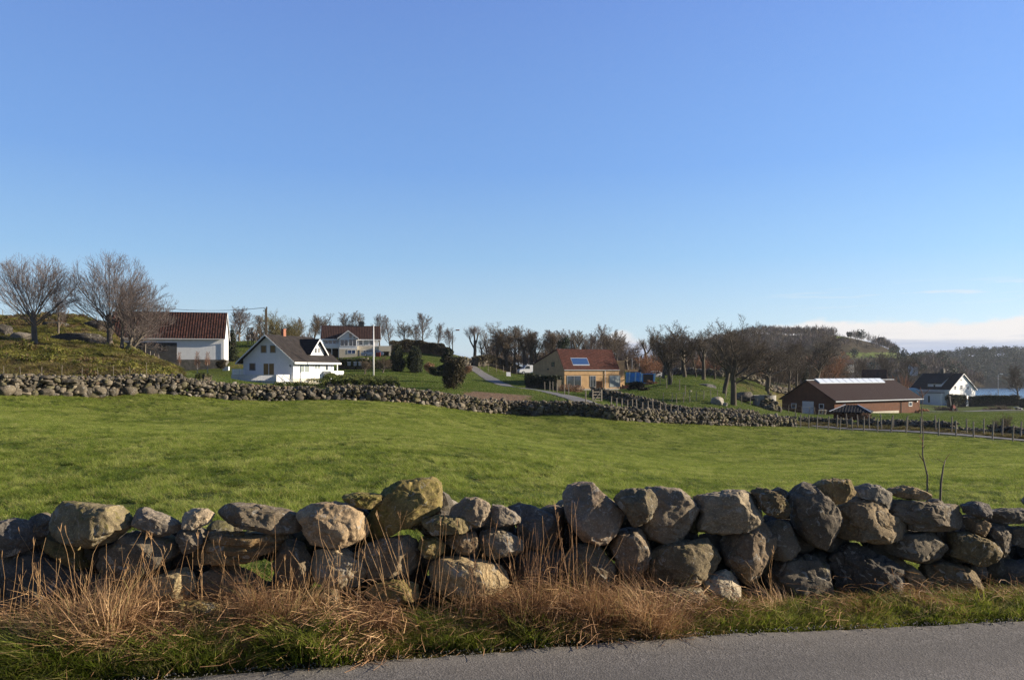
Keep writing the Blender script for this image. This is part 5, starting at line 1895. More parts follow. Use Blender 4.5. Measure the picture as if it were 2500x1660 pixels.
    m.build('wind_screen', MAT['white_upright'], dk)
    m = MB()
    for i in range(6):
        m.box(x1 + .02 + i * .28, x1 + .02 + i * .28 + .27, -2.5, -1.4, zf - .18 * (i + 1), zf - .18 * (i + 1) + .05)
    for y in (-2.55, -1.38):
        m.beam((x1 + .05, y, zt - .02), (x1 + 1.75, y, zt - 1.1), .05, .09)
        for i in range(9):
            x = x1 + .1 + i * .19
            m.box(x, x + .05, y - .015, y + .015, zf - .12 * i - .3, zt - .05 - .12 * i)
    m.build('stairs', MAT['white_paint'], dk)


def build_barn():
    d = 118.0
    O = Vector((ux(268, d), d, gz(ux(420, d), d)))
    O.z = CZ + 2.2 / F * d - .0
    ang = 12.0
    W_ = 18.0
    h = House('barn', 'long white barn with rusty tiled roof and dark boarded patch at left', (O.x, O.y, O.z), rz=R(ang), cat='barn')
    W_ = h.pix(547, 850, 'y', 0).x
    zb = h.pix(500, 877, 'y', 0).z
    ze = h.pix(500, 820, 'y', 0).z
    zp = h.pix(420, 764, 'y', 2.3).z
    gable_house(h, W_, 4.6, 'y', ze, zp, ze, 2.3, 'white_upright', 'barn_tiles', .35, .18, .14, zb - .05, None)
    m = MB()
    m.box(-.05, W_ + .06, -.06, 4.65, -1.5, zb - .053)
    m.build('foundation', MAT['foundation'], h.root)
    m = MB()
    for e0, e1 in ((W_ + .185, W_ + .24), (-.24, -.185)):
        k = (zp - ze) / 2.3
        pr = [(-.35, ze - k * .35 - .12), (2.3, zp - .12), (4.95, ze - k * .35 - .12), (4.95, ze - k * .35 + .15), (2.3, zp + .15), (-.35, ze - k * .35 + .15)]
        m.prism(pr, 'x', e0, e1)
    m.build('bargeboard', MAT['white_paint'], h.root)
    m = MB()
    zg = ze - (zp - ze) / 2.3 * .35
    m.box(-.18, W_ + .18, -.45, -.36, zg - .02, zg + .10)
    m.tube([(W_ - .02, -.40, zg), (W_ - .02, -.1, zg - .5), (W_ - .02, -.1, zb)], .05, 6)
    m.build('gutter', MAT['white_paint'], h.root)
    s0, s1, z0, z1 = h.rect(('y', 0), (250, 836, 432, 884))
    m = MB()
    h.fbox(m, ('y', 0), max(s0, 0.01), s1, z0, z1, .01, .07)
    bp = m.build('boarded_wall', MAT['dark_boards'], h.root)
    bp['label'] = 'weathered dark boarding'
    z1_ = lambda x, y: (x / 3.7333, 580 + y / 3.7333)
    for x0, y0, x1, y1 in ((1470, 965, 1515, 1030), (1290, 985, 1330, 1050)):
        p, q = z1_(x0, y0), z1_(x1, y1)
        h.window(('y', -.07), (*p, *q), frame='dark_boards', fw=.06)
    m = MB()
    m.box(W_ + .30, W_ + 1.2, 1.0, 1.5, -1.0, .75)
    o = m.build('utility_cabinet', MAT['white_paint'], None, .02)
    o.location = O
    tag(o, 'pale utility cabinet at the right corner of the barn', 'cabinet')


def build_upper_house():
    d = 160.0
    ang = 11.0
    a, b = frame_from(None, ang)
    O = Vector((ux(789, d), d, 4.7))
    h = House('upper_house', 'pale two-storey house with brown roof and glazed gable on the hill', tuple(O), rz=R(ang))
    r3 = lambda x0, y0, x1, y1: (770 + x0 / 6.561, 760 + y0 / 6.561, 770 + x1 / 6.561, 760 + y1 / 6.561)
    W_ = h.pix(770 + 1010 / 6.561, 860, 'y', 0).x
    D_ = 8.4
    ze = h.pix(850, 760 + 432 / 6.561, 'y', 0).z
    zp = h.pix(850, 760 + 245 / 6.561, 'y', D_ / 2).z
    gable_house(h, W_, D_, 'y', ze, zp, ze, D_ / 2, 'white_upright', 'brown_tiles', .6, .5, .16, -2.0, 'white_paint')
    f = ('y', 0.0)
    # projecting glazed bay with its own gable
    s0, s1, z0, z1 = h.rect(('y', -1.4), r3(380, 312, 668, 735))
    zk = h.pix(770 + 520 / 6.561, 760 + 425 / 6.561, 'y', -1.4).z
    zpk = h.pix(770 + 530 / 6.561, 760 + 318 / 6.561, 'y', -1.4).z
    sm = (s0 + s1) / 2
    m = MB()
    m.prism([(s0, -2), (s1, -2), (s1, zk), (sm, zpk), (s0, zk)], 'y', -1.4, 2.0)
    bay = m.build('bay', MAT['white_upright'], h.root)
    k = (zpk - zk) / (s1 - sm)
    m = MB()
    b_ = [(s0 - .35, zk - .35 * k + .02), (sm, zpk + .02), (s1 + .35, zk - .35 * k + .02)]
    m.prism(b_ + [(p[0], p[1] + .16) for p in reversed(b_)], 'y', -1.85, D_ / 2 - .4)
    m.build('bay_roof', MAT['brown_tiles'], bay)
    m = MB()
    m.prism([(p[0], p[1] - .06) for p in b_] + [(p[0], p[1] + .13) for p in reversed(b_)], 'y', -1.90, -1.855)
    m.build('bargeboard', MAT['white_paint'], bay)
    fb = ('y', -1.4)
    h.window(fb, r3(398, 450, 526, 560), cols=2, parent=bay, fw=.09, glass='glass')
    h.window(fb, r3(532, 440, 658, 560), cols=2, parent=bay, fw=.09, glass='glass')
    h.window(fb, r3(532, 352, 592, 436), parent=bay, fw=.09, glass='glass')
    h.window(fb, r3(598, 402, 650, 436), parent=bay, fw=.09, glass='glass')
    h.window(fb, r3(514, 618, 644, 682), cols=2, parent=bay, glass='glass_blue')
    m = MB()
    zb = h.pix(770 + 520 / 6.561, 760 + 605 / 6.561, 'y', -1.4).z
    m.box(s0 - .012, s1 + .012, -1.412, -.01, -2, zb)
    m.build('lower_wall', MAT['cream_boards'], bay)
    # right part: windows above a cream lower storey
    for q in ((690, 462, 760, 545), (768, 458, 852, 550), (866, 458, 940, 550)):
        h.window(f, r3(*q), fw=.10, glass='glass_curtain' if q[0] == 768 else 'glass')
    q0, q1, w0, w1 = h.rect(('y', -.5), r3(676, 555, 1015, 735))
    m = MB()
    m.box(s1 + .02, q1, -.5, -.01, -2.0, w1)
    low = m.build('lower_wall', MAT['cream_boards'], h.root)
    for q in ((766, 622, 850, 690), (864, 618, 930, 690)):
        h.window(('y', -.5), r3(*q), cols=2, fw=.08, parent=low)
    h.window(('y', -.5), r3(674, 622, 708, 730), frame='dark_boards', name='entrance_door', parent=low)
    # carport at the right end
    g0, g1, gz0, gz1 = h.rect(('y', -.5), r3(1015, 555, 1212, 735))
    m = MB()
    m.box(g0 + .01, g1, -.9, 5.5, gz1 - 1.15, gz1)
    m.box(g1 - .45, g1, -.5, 5.4, -2, gz1 - 1.153)
    m.box(g0 + .01, g0 + .2, -.5, 5.4, -2, gz1 - 1.153)
    m.box(g0 + .2, g1 - .45, 5.0, 5.4, -2, gz1 - 1.153)
    cp_ = m.build('carport', MAT['cream_boards'], h.root)
    # recessed balcony at the left
    l0, l1, b0, b1 = h.rect(('y', -1.2), r3(135, 528, 378, 580))
    m = MB()
    m.box(max(l0, -.5), s0 - .02, -1.2, -.02, b0 - .12, b0 + .05)
    for i in range(5):
        zz = b0 + .05 + (b1 - b0) * i / 5
        m.box(max(l0, -.5), s0 - .02, -1.24, -1.2, zz, zz + (b1 - b0) / 5 * .8)
    for x in (max(l0, -.5), (max(l0, -.5) + s0) / 2, s0 - .15):
        m.box(x, x + .12, -1.195, -1.08, -1.5, b1)
    m.build('balcony', MAT['white_paint'], h.root)
    for q in ((150, 458, 205, 524), (212, 458, 268, 524), (280, 460, 330, 524)):
        h.window(f, r3(*q), fw=.08)
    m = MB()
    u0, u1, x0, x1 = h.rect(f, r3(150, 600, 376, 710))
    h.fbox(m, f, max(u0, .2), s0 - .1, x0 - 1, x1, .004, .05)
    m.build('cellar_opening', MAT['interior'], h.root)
    cc = h.pix(770 + 737 / 6.561, 795, 'y', D_ / 2)
    m = MB()
    m.box(cc.x - .55, cc.x + .55, D_ / 2 - .4, D_ / 2 + .4, zp - .5, zp + .95)
    m.box(cc.x - .62, cc.x + .62, D_ / 2 - .47, D_ / 2 + .47, zp + .953, zp + 1.05)
    m.build('chimney', MAT['dark_iron'], h.root)


def build_yellow_house():
    ang = -64.0          # heading of the gable wall, left corner to near corner
    a, b = frame_from(None, ang)
    W_, L_ = 10.9, 10.4
    C = Vector((ux(1378, 125), 125, 0))
    zb = CZ - 42 / F * 125
    O = C - a * W_
    h = House('timber_house', 'new unpainted yellow timber house with red tiled roof and blue roof panel', (O.x, O.y, zb), rz=R(ang))
    s = ('x', W_)
    ze = 2.07 - zb
    zp = 5.32 - zb
    zl = 2.92 - zb
    xp = W_ - 2.36
    gable_house(h, W_, L_, 'x', zl, zp, ze + .05, xp, 'larch', 'red_tiles', .12, .12, .14, -1.5, None)
    r3 = lambda x0, y0, x1, y1: (1050 + x0 / 3.9367, 740 + y0 / 3.9367, 1050 + x1 / 3.9367, 740 + y1 / 3.9367)
    h.window(s, r3(1314, 697, 1450, 812), cols=2, fw=.06, frame='grey_paint')
    h.window(s, r3(1535, 698, 1592, 808), cols=2, fw=.06, frame='grey_paint')
    h.window(s, r3(1725, 695, 1826, 806), cols=2, fw=.06, frame='grey_paint', glass='glass_curtain')
    h.window(('y', 0), r3(1168, 566, 1197, 610), frame='dark_boards')
    h.window(('y', 0), r3(1128, 628, 1142, 642), frame='dark_boards', fw=.04)
    m = MB()
    m.box(W_ + .03, W_ + .18, -.12, L_ + .12, ze - .12, ze + .02)
    m.build('gutter', MAT['grey_paint'], h.root)
    m = MB()
    y = h.pix(1050 + 1683 / 3.9367, 930, 'x', W_ + .1).y
    m.tube([(W_ + .10, y, ze - .1), (W_ + .10, y, -.4)], .05, 8)
    m.build('downpipe', MAT['steel'], h.root)
    m = MB()
    m.box(W_ + .0, W_ + .9, 2.2, L_ - .1, -1.2, -.02)
    m.box(W_ + .004, W_ + .04, .02, L_ - .02, -1.2, .12)
    m.build('plinth', MAT['concrete'], h.root)
    # flush string course between the storeys
    z1 = h.pix(1450, 740 + 690 / 3.9367, 'x', W_).z
    m = MB()
    m.box(W_ + .004, W_ + .07, 0.0, L_, z1 - .0, z1 + .08)
    m.build('ledge', MAT['larch'], h.root)
    # blue panel lying in the roof slope
    k = (zp - ze - .05) / (W_ - xp)
    def on_roof(u, v):
        A = h.I @ Vector((0, 0, CZ))
        dd = h.I.to_3x3() @ Vector(((u - CX) / F, 1, (HV - v) / F))
        # plane: z + k*(x-xp) = zp + .16
        t = (zp + .17 - A.z - k * (A.x - xp)) / (dd.z + k * dd.x)
        return A + dd * t
    P = [on_roof(*q) for q in ((1393.5, 874.5), (1433.5, 874.5), (1439, 892), (1398.5, 892))]
    y0, y1 = (P[0].y + P[3].y) / 2, (P[1].y + P[2].y) / 2
    xt, xb = (P[0].x + P[1].x) / 2, (P[2].x + P[3].x) / 2
    def slab(g0, g1, g2, g3, l0, l1):
        zz = lambda x, l: zp + .16 - k * (x - xp) + l
        return [(g0, g2, zz(g0, l0)), (g1, g2, zz(g1, l0)), (g1, g3, zz(g1, l0)), (g0, g3, zz(g0, l0)), (g0, g2, zz(g0, l1)), (g1, g2, zz(g1, l1)), (g1, g3, zz(g1, l1)), (g0, g3, zz(g0, l1))]
    fs = [(3, 2, 1, 0), (4, 5, 6, 7), (0, 1, 5, 4), (1, 2, 6, 5), (2, 3, 7, 6), (3, 0, 4, 7)]
    m = MB()
    m.poly(slab(xt, xb, y0, y1, -.02, .07), fs)
    fr = m.build('roof_panel', MAT['steel'], h.root)
    m = MB()
    m.poly(slab(xt + .07, xb - .07, y0 + .07, y1 - .07, .072, .09), fs)
    m.build('pane', MAT['glass_blue'], fr)
    # screen wall of boards at the far end
    m = MB()
    e = h.rect(('x', W_ - 1.5), r3(1850, 552, 1895, 720))
    m.box(W_ - 4.2, W_ - 1.3, L_ + .02, L_ + 2.0, -1.5, e[3])
    m.build('annex', MAT['larch'], h.root)


def build_shed():
    ang = math.degrees(math.atan2(-.852, .523))
    a, b = frame_from(None, ang)
    W_, L_ = 11.5, 26.4
    C = Vector((57.8, 140, 0))
    zb = CZ - 104 / F * 140
    O = C - a * W_
    h = House('farm_shed', 'long brown farm shed with rusty sheet roof and pale ridge light', (O.x, O.y, zb), rz=R(ang), cat='shed')
    ze, zp = 2.68, 6.05
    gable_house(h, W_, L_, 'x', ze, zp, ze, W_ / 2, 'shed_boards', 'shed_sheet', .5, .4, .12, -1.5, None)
    r4 = lambda x0, y0, x1, y1: (1600 + x0 / 4.724, 740 + y0 / 4.724, 1600 + x1 / 4.724, 740 + y1 / 4.724)
    r5 = lambda x0, y0, x1, y1: (1850 + x0 * .27518, 780 + y0 * .27518, 1850 + x1 * .27518, 780 + y1 * .27518)
    g, s = ('y', 0.0), ('x', W_)
    h.window(g, r4(1570, 1155, 1628, 1210), fw=.12, cols=1)
    h.window(g, r4(1888, 1160, 1945, 1218), fw=.12, glass='interior')
    s0, s1, z0, z1 = h.rect(g, r4(1697, 1132, 1826, 1275))
    m = MB()
    h.fbox(m, g, s0, s1, z0, z1, .004, .06)
    dr = m.build('door', MAT['white_paint'], h.root)
    m = MB()
    h.fbox(m, g, s1 - .3, s1 - .22, z0 + 1.0, z0 + 1.2, .062, .11)
    m.build('handle', MAT['dark_iron'], dr)
    h.window(s, r5(1338, 730, 1368, 770), fw=.10, sill=True)
    q = h.pix(1850 + 1407 * .27518, 780 + 727 * .27518, 'x', W_)
    m = MB()
    m.tube([(W_ + .01, q.y, q.z), (W_ + .25, q.y, q.z + .02)], [.10, .13], 10)
    m.build('flood_lamp', MAT['white_paint'], h.root)
    m = MB()
    m.box(W_ + .004, W_ + .05, 9.5, L_ - 7.0, -1.0, .32)
    m.build('plinth', MAT['plinth'], h.root)
    m = MB()
    zg = ze - (zp - ze) / (W_ / 2) * .5
    m.box(W_ + .505, W_ + .60, -.4, L_ + .4, zg - .06, zg + .10)
    m.build('gutter', MAT['steel'], h.root)
    m = MB()
    y = h.pix(1850 + 1270 * .27518, 980, 'x', W_).y
    m.tube([(W_ + .5, y, zg), (W_ + .1, y, zg - .5), (W_ + .1, y, -.5)], .06, 8)
    m.build('downpipe', MAT['dark_iron'], h.root)
    # raised translucent ridge light
    y0 = h.pix(1850 + 505 * .27518, 932, 'x', W_ / 2).y
    y1 = h.pix(1850 + 1085 * .27518, 930, 'x', W_ / 2).y
    k = (zp - ze) / (W_ / 2)
    m = MB()
    hw = 1.1
    m.prism([(W_ / 2 - hw, zp - k * hw + .16), (W_ / 2 + hw, zp - k * hw + .16), (W_ / 2 + hw, zp - k * hw + .32), (W_ / 2, zp + .42), (W_ / 2 - hw, zp - k * hw + .32)], 'y', y0, y1)
    rl = m.build('ridge_light', MAT['roof_light_sheet'], h.root)
    n = 10
    for i in range(n + 1):
        y = y0 + (y1 - y0) * i / n
        MB().beam((W_ / 2 + .02, y, zp + .43), (W_ / 2 + hw + .02, y, zp - k * hw + .33), .05, .04).build('glazing_bar', MAT['steel'], rl)
    m = MB()
    m.box(W_ / 2 - .15, W_ / 2 + .15, y1 + .05, L_ + .4, zp + .10, zp + .20)
    m.box(W_ / 2 - .15, W_ / 2 + .15, -.4, y0 - .05, zp + .10, zp + .20)
    m.build('ridge_cap', MAT['steel'], h.root)


def build_pavilion():
    c = on_ground(2079, 97)
    c.z = CZ - 116 / F * 97
    h = House('pump_house', 'small dark hut with a low pyramid roof in front of the brown shed', tuple(c), rz=R(-28), cat='hut')
    hw = 2.35
    ze = CZ - (1006 - HV) / F * 97 - c.z
    m = MB()
    m.box(-hw + .45, hw - .45, -hw + .45, hw - .45, -.5, ze)
    m.build('wall', MAT['shed_boards'], h.root)
    zp = CZ - (988 - HV) / F * 97 - c.z
    m = MB()
    q = [(-hw, -hw, ze), (hw, -hw, ze), (hw, hw, ze), (-hw, hw, ze)]
    r_ = .7
    q += [(p[0], p[1], ze + .12) for p in q]
    q += [(-r_, -.02, zp), (r_, .02, zp)]
    m.poly(q, [(3, 2, 1, 0), (0, 1, 5, 4), (1, 2, 6, 5), (2, 3, 7, 6), (3, 0, 4, 7), (4, 5, 9, 8), (5, 6, 9), (6, 7, 8, 9), (7, 4, 8)])
    m.build('roof', MAT['slate_tiles'], h.root)
    m = MB()
    m.beam((-r_, 0, zp + .02), (-hw, -hw, ze + .15), .10, .05)
    m.beam((r_, 0, zp + .02), (hw, -hw, ze + .15), .10, .05)
    m.build('hip_cap', MAT['steel'], h.root)


def build_farmhouse():
    d0 = 200.0
    ang = -65 + 8
    # left facade is the long side; the gable faces right
    side_w, gab = 10.2, 10.4
    al = R(-57)
    a = Vector((math.cos(al), math.sin(al), 0))
    b = Vector((-a.y, a.x, 0))
    C = Vector((ux(2318, d0), d0, 0))
    zb = CZ - 80 / F * d0
    O = C - a * side_w
    h = House('farmhouse', 'old white farmhouse with black roof and shed dormer by the water', (O.x, O.y, zb), rz=al)
    ze = CZ - 42.5 / F * d0 - zb
    # gable width from the picture
    gab = h.pix(2381, 960, 'x', side_w).y
    zp = CZ - 4.0 / F * (d0 + 3) - zb
    gable_house(h, side_w, gab, 'y', ze, zp, ze, gab / 2, 'white_boards', 'slate_tiles', .35, .35, .16, -1.5, 'white_paint')
    r6 = lambda x0, y0, x1, y1: (2200 + x0 / 6.533, 860 + y0 / 6.533, 2200 + x1 / 6.533, 860 + y1 / 6.533)
    g, s = ('x', side_w), ('y', 0.0)
    for q in ((845, 535, 878, 595), (940, 525, 980, 588), (1050, 540, 1078, 592), (845, 685, 888, 752), (1042, 685, 1084, 758), (945, 425, 972, 455)):
        h.window(g, r6(*q), fw=.09, rows=2)
    h.window(s, r6(425, 680, 462, 808), name='door', fw=.12)
    h.window(s, r6(690, 690, 735, 770), fw=.1)
    # shed dormer on the slope
    s0, s1, z0, z1 = h.rect(('y', .9), r6(425, 500, 640, 600))
    k = (zp - ze) / (gab / 2)
    m = MB()
    m.prism([(.9, ze + .3), (.9, z1), (gab / 2 - .2, zp - .15), (gab / 2 - .2, ze + .3)], 'x', s0, s1)
    dm = m.build('dormer', MAT['white_boards'], h.root)
    m = MB()
    m.prism([(.55, z1 - .05), (.55, z1 + .09), (gab / 2, zp + .30), (gab / 2, zp + .16)], 'x', s0 - .3, s1 + .3)
    m.build('dormer_roof', MAT['slate_tiles'], dm)
    h.window(('y', .9), r6(512, 512, 552, 598), parent=dm, fw=.08)
    # glazed lean-to with a black edge
    l0, l1, y0, y1 = h.rect(('y', -1.6), r6(250, 640, 630, 830))
    m = MB()
    m.box(max(l0, .1), l1, -1.6, -.01, -1.2, y1 - .12)
    lt = m.build('lean_to', MAT['white_boards'], h.root)
    m = MB()
    m.box(max(l0, .1) - .2, l1 + .2, -1.85, -.01, y1 - .117, y1)
    m.build('flat_roof', MAT['dark_iron'], lt)
    h.window(('y', -1.6), r6(425, 688, 465, 808), parent=lt, name='door')
    cc = h.pix(2200 + 665 / 6.533, 905, 'y', gab / 2)
    m = MB()
    m.box(cc.x - .45, cc.x + .45, gab / 2 - .45, gab / 2 + .45, zp - .4, zp + 1.15)
    m.box(cc.x - .3, cc.x + .3, gab / 2 - .3, gab / 2 + .3, zp + 1.153, zp + 1.45)
    m.build('chimney', MAT['foundation'], h.root)


def small_house(name, label, u, v, d, wid, dep, wallh, rise, ang, wall, roof, ncol=3, cat='house'):
    c = wp(u, v, d)
    h = House(name, label, tuple(c), rz=R(ang), cat=cat)
    gable_house(h, wid, dep, 'y', wallh, wallh + rise, wallh, dep / 2, wall, roof, .4, .3, .2, -3)
    for i in range(ncol):
        x = wid * (i + .5) / ncol
        h.window(('y', 0), (x - .5, x + .5, wallh * .45, wallh * .85), metric=True)
    return h


build_white_house()
build_barn()
build_upper_house()
build_yellow_house()
build_shed()
build_pavilion()
build_farmhouse()
# ------------------------------------------------------------------ trees and shrubs
def mat_bark(name, col, var=.3, scale=4.0):
    m, t, b = new_mat(name)
    tc = t.add('ShaderNodeTexCoord')
    p = tc.outputs['Object']
    n = t.noise(t.scale(p, (1, 1, .35)), scale * 6, 5, .7)
    t.l.new(t.ramp(n, [(.3, tuple(c * (1 - var) for c in col)), (.7, tuple(c * (1 + var) for c in col))]), b.inputs['Base Color'])
    b.inputs['Roughness'].default_value = .9
    b.inputs['Specular IOR Level'].default_value = .15
    MAT[name] = m


mat_bark('bark_dark', (.085, .072, .055))
mat_bark('bark_grey', (.135, .115, .095))
mat_bark('bark_pale', (.48, .44, .40), .2)
mat_bark('twig_lilac', (.155, .128, .12), .2)
mat_bark('twig_brown', (.135, .105, .075), .2)
mat_bark('twig_dark', (.085, .070, .055), .2)
mat_bark('twig_rust', (.24, .125, .075), .25)
mat_bark('twig_olive', (.145, .125, .055), .2)


def grow(P, seed):
    """returns segments (p, q, r0, r1, level) of a bare tree one unit high"""
    r_ = random.Random(seed)
    segs = []
    nl = len(P['n'])
    wind = Vector(P.get('wind', (0, 0, 0)))
    def rec(p, d, L, r, lev, first=False):
        ns = P['seg'][lev]
        up = P['up'][lev]
        gn = P['gn'][lev]
        pts = [(p, r)]
        dirs = []
        for i in range(ns):
            d = (d + Vector((r_.gauss(0, gn), r_.gauss(0, gn), r_.gauss(0, gn) + up)) + wind * (.12 if lev else .02)).normalized()
            q = p + d * (L / ns)
            r2 = max(P['rmin'], r * (1 - P['taper'][lev] / ns))
            segs.append((p, q, r, r2, lev))
            p, r = q, r2
            pts.append((p, r))
            dirs.append(d.copy())
        if lev + 1 > nl:
            return
        if lev == nl:
            return
        n = P['n'][lev]
        n = max(1, int(round(n * r_.uniform(.8, 1.2))))
        b0 = P['bare'][lev]
        ph = r_.uniform(0, 6.28)
        for k in range(n):
            t = b0 + (1 - b0) * ((k + r_.uniform(.2, .9)) / n)
            t = min(.999, t)
            i = int(t * ns)
            f = t * ns - i
            a, ra = pts[i]
            bb, rb = pts[i + 1]
            pos = a.lerp(bb, f)
            rr = ra + (rb - ra) * f
            dd = dirs[i]
            ang = P['ang'][lev] * r_.uniform(.7, 1.3)
            if lev == 0 and P.get('fan'):
                ang *= 1.25 - .75 * t
            ph += 2.4 + r_.uniform(-.5, .5)
            ax = dd.cross(Vector((math.cos(ph), math.sin(ph), .3))).normalized()
            nd = Quaternion(ax, ang) @ dd
            rel = (t - b0) / max(1e-6, 1 - b0)
            ln = L * P['ratio'][lev] * r_.uniform(.75, 1.2) * (1 - P['short'][lev] * rel)
            rec(pos, nd, ln, max(P['rmin'], min(rr * .9, rr * P['rr'][lev] * r_.uniform(.8, 1.15))), lev + 1)
    lean = P.get('lean', (0, 0))
    for (ox, oy, lx, ly, k) in P.get('stems', [(0, 0, lean[0], lean[1], 1.0)]):
        rec(Vector((ox, oy, -.03)), Vector((lx, ly, 1)).normalized(), P['trunk'] * k, P['r'] * (k if k < 1 else 1), 0)
    return segs


def tubes(name, segs, n, mat, parent=None):
    p0 = np.array([s[0][:] for s in segs]); p1 = np.array([s[1][:] for s in segs])
    r0 = np.array([s[2] for s in segs]); r1 = np.array([s[3] for s in segs])
    d = p1 - p0
    d /= np.maximum(np.linalg.norm(d, axis=1), 1e-9)[:, None]
    ref = np.where(np.abs(d[:, 2:3]) > .9, np.array([[1., 0, 0]]), np.array([[0, 0, 1.]]))
    a = np.cross(d, ref)
    a /= np.linalg.norm(a, axis=1)[:, None]
    b = np.cross(d, a)
    th = np.arange(n) * 2 * math.pi / n
    ring = a[:, None] * np.cos(th)[None, :, None] + b[:, None] * np.sin(th)[None, :, None]
    ext = (d * r1[:, None] * .5)
    V = np.concatenate([p0[:, None] + ring * r0[:, None, None], (p1 + ext)[:, None] + ring * r1[:, None, None]], 1)
    m = len(segs)
    base = (np.arange(m) * 2 * n)[:, None]
    k = np.arange(n)
    q = np.stack([k, (k + 1) % n, (k + 1) % n + n, k + n], -1)
    Q = (base[:, :, None] + q[None]).reshape(-1, 4)
    return mesh_np(name, V.reshape(-1, 3), [Q], smooth=True, mats=[mat])


SPEC = {
 # fan-crowned beech, once pollarded, with long fine upright shoots
 'beech': dict(trunk=.40, r=.036, n=[16, 12, 8, 5], seg=[4, 5, 4, 3, 2], up=[.02, .045, .04, .03, .02], gn=[.05, .06, .07, .08, .08], taper=[.4, .85, .8, .7, .5], bare=[.56, .12, .12, .15],
               ang=[1.15, .52, .42, .42], ratio=[1.75, .56, .52, .5], short=[.05, .42, .45, .4], rr=[.30, .42, .5, .6], rmin=.0009, fan=1),
 'beech_multi': dict(trunk=.42, r=.026, n=[10, 9, 8, 6], seg=[4, 5, 4, 3, 2], up=[.0, .05, .05, .03, .02], gn=[.07, .11, .11, .13, .15], taper=[.5, .8, .8, .7, .5], bare=[.42, .14, .12, .15],
               ang=[.95, .55, .5, .5], ratio=[1.45, .52, .52, .5], short=[.05, .45, .45, .4], rr=[.34, .42, .5, .6], rmin=.0008, fan=1,
               stems=[(0, 0, -.05, 0, 1.0), (.07, .03, .25, .05, .9), (.10, .02, .65, -.1, .75)]),
 'oak': dict(trunk=.40, r=.033, n=[10, 9, 8, 5], seg=[4, 6, 5, 3, 2], up=[.0, .05, .04, .03, .02], gn=[.07, .20, .18, .14, .12], taper=[.35, .78, .78, .7, .5], bare=[.50, .22, .15, .15],
               ang=[1.0, .75, .72, .7], ratio=[1.25, .52, .50, .5], short=[.22, .35, .4, .4], rr=[.46, .48, .5, .6], rmin=.0013, fan=1),
 'oak_lean': dict(trunk=.46, r=.038, n=[9, 9, 8, 6], seg=[5, 7, 5, 3, 2], up=[.0, .05, .03, .02, .02], gn=[.10, .22, .22, .25, .25], taper=[.30, .78, .78, .7, .5], bare=[.55, .22, .15, .15],
               ang=[1.0, .70, .72, .7], ratio=[1.25, .55, .52, .5], short=[.18, .35, .4, .4], rr=[.48, .48, .5, .6], rmin=.0013, fan=1, wind=(.8, 0, 0), lean=(-.04, 0)),
 'pollard': dict(trunk=.62, r=.048, n=[4, 20, 9], seg=[4, 3, 3, 2], up=[0, .12, .25, .1], gn=[.05, .10, .10, .12], taper=[.25, .30, .7, .5], bare=[.55, .68, .15],
               ang=[.45, .75, .5], ratio=[.62, .60, .5], short=[.1, .1, .4], rr=[.70, .10, .6], rmin=.0014),
 'pollard_twin': dict(trunk=.50, r=.044, n=[2, 24, 9], seg=[4, 4, 3, 2], up=[0, .10, .25, .1], gn=[.06, .14, .10, .12], taper=[.22, .25, .7, .5], bare=[.7, .5, .15],
               ang=[.50, .7, .5], ratio=[.85, .46, .5], short=[.1, .1, .4], rr=[.73, .09, .6], rmin=.0014),
 'birch': dict(trunk=.92, r=.020, n=[26, 9, 7], seg=[8, 5, 3, 2], up=[.02, .10, .06, -.02], gn=[.04, .08, .12, .15], taper=[.92, .8, .7, .5], bare=[.16, .12, .12],
               ang=[.65, .55, .6], ratio=[.42, .46, .5], short=[.65, .4, .4], rr=[.38, .5, .6], rmin=.0013),
 'ash': dict(trunk=.70, r=.024, n=[15, 9, 7, 5], seg=[6, 5, 4, 3, 2], up=[.02, .10, .07, .04, .0], gn=[.06, .11, .12, .12, .12], taper=[.75, .8, .75, .6, .5], bare=[.30, .15, .15, .15],
               ang=[.75, .6, .6, .6], ratio=[.60, .48, .48, .5], short=[.4, .4, .4, .4], rr=[.42, .48, .5, .6], rmin=.0013, fan=1),
 'wind_ash': dict(trunk=.62, r=.024, n=[11, 9, 8, 5], seg=[6, 5, 4, 3, 2], up=[.02, .08, .04, .02, .0], gn=[.08, .17, .16, .14, .12], taper=[.7, .8, .75, .6, .5], bare=[.40, .15, .15, .15],
               ang=[.80, .65, .65, .6], ratio=[.68, .50, .48, .5], short=[.3, .4, .4, .4], rr=[.48, .48, .5, .6], rmin=.0013, wind=(.35, 0, 0), fan=1),
 'scrub': dict(trunk=.62, r=.013, n=[10, 9, 6], seg=[4, 4, 3, 2], up=[.02, .10, .06, .0], gn=[.10, .15, .18, .2], taper=[.7, .75, .7, .5], bare=[.08, .12, .12],
               ang=[.60, .6, .6], ratio=[.75, .5, .5], short=[.3, .4, .4], rr=[.5, .5, .6], rmin=.0016,
               stems=[(-.10, 0, -.35, .1, .9), (0, .05, .02, 0, 1.0), (.10, 0, .35, -.1, .9), (.02, -.08, .1, -.4, .8), (-.05, .08, -.15, .35, .85)]),
}
PROTO = {}
ENV = {'beech': (0, .62, .47, .41), 'beech_multi': (.22, .50, .50, .42)}


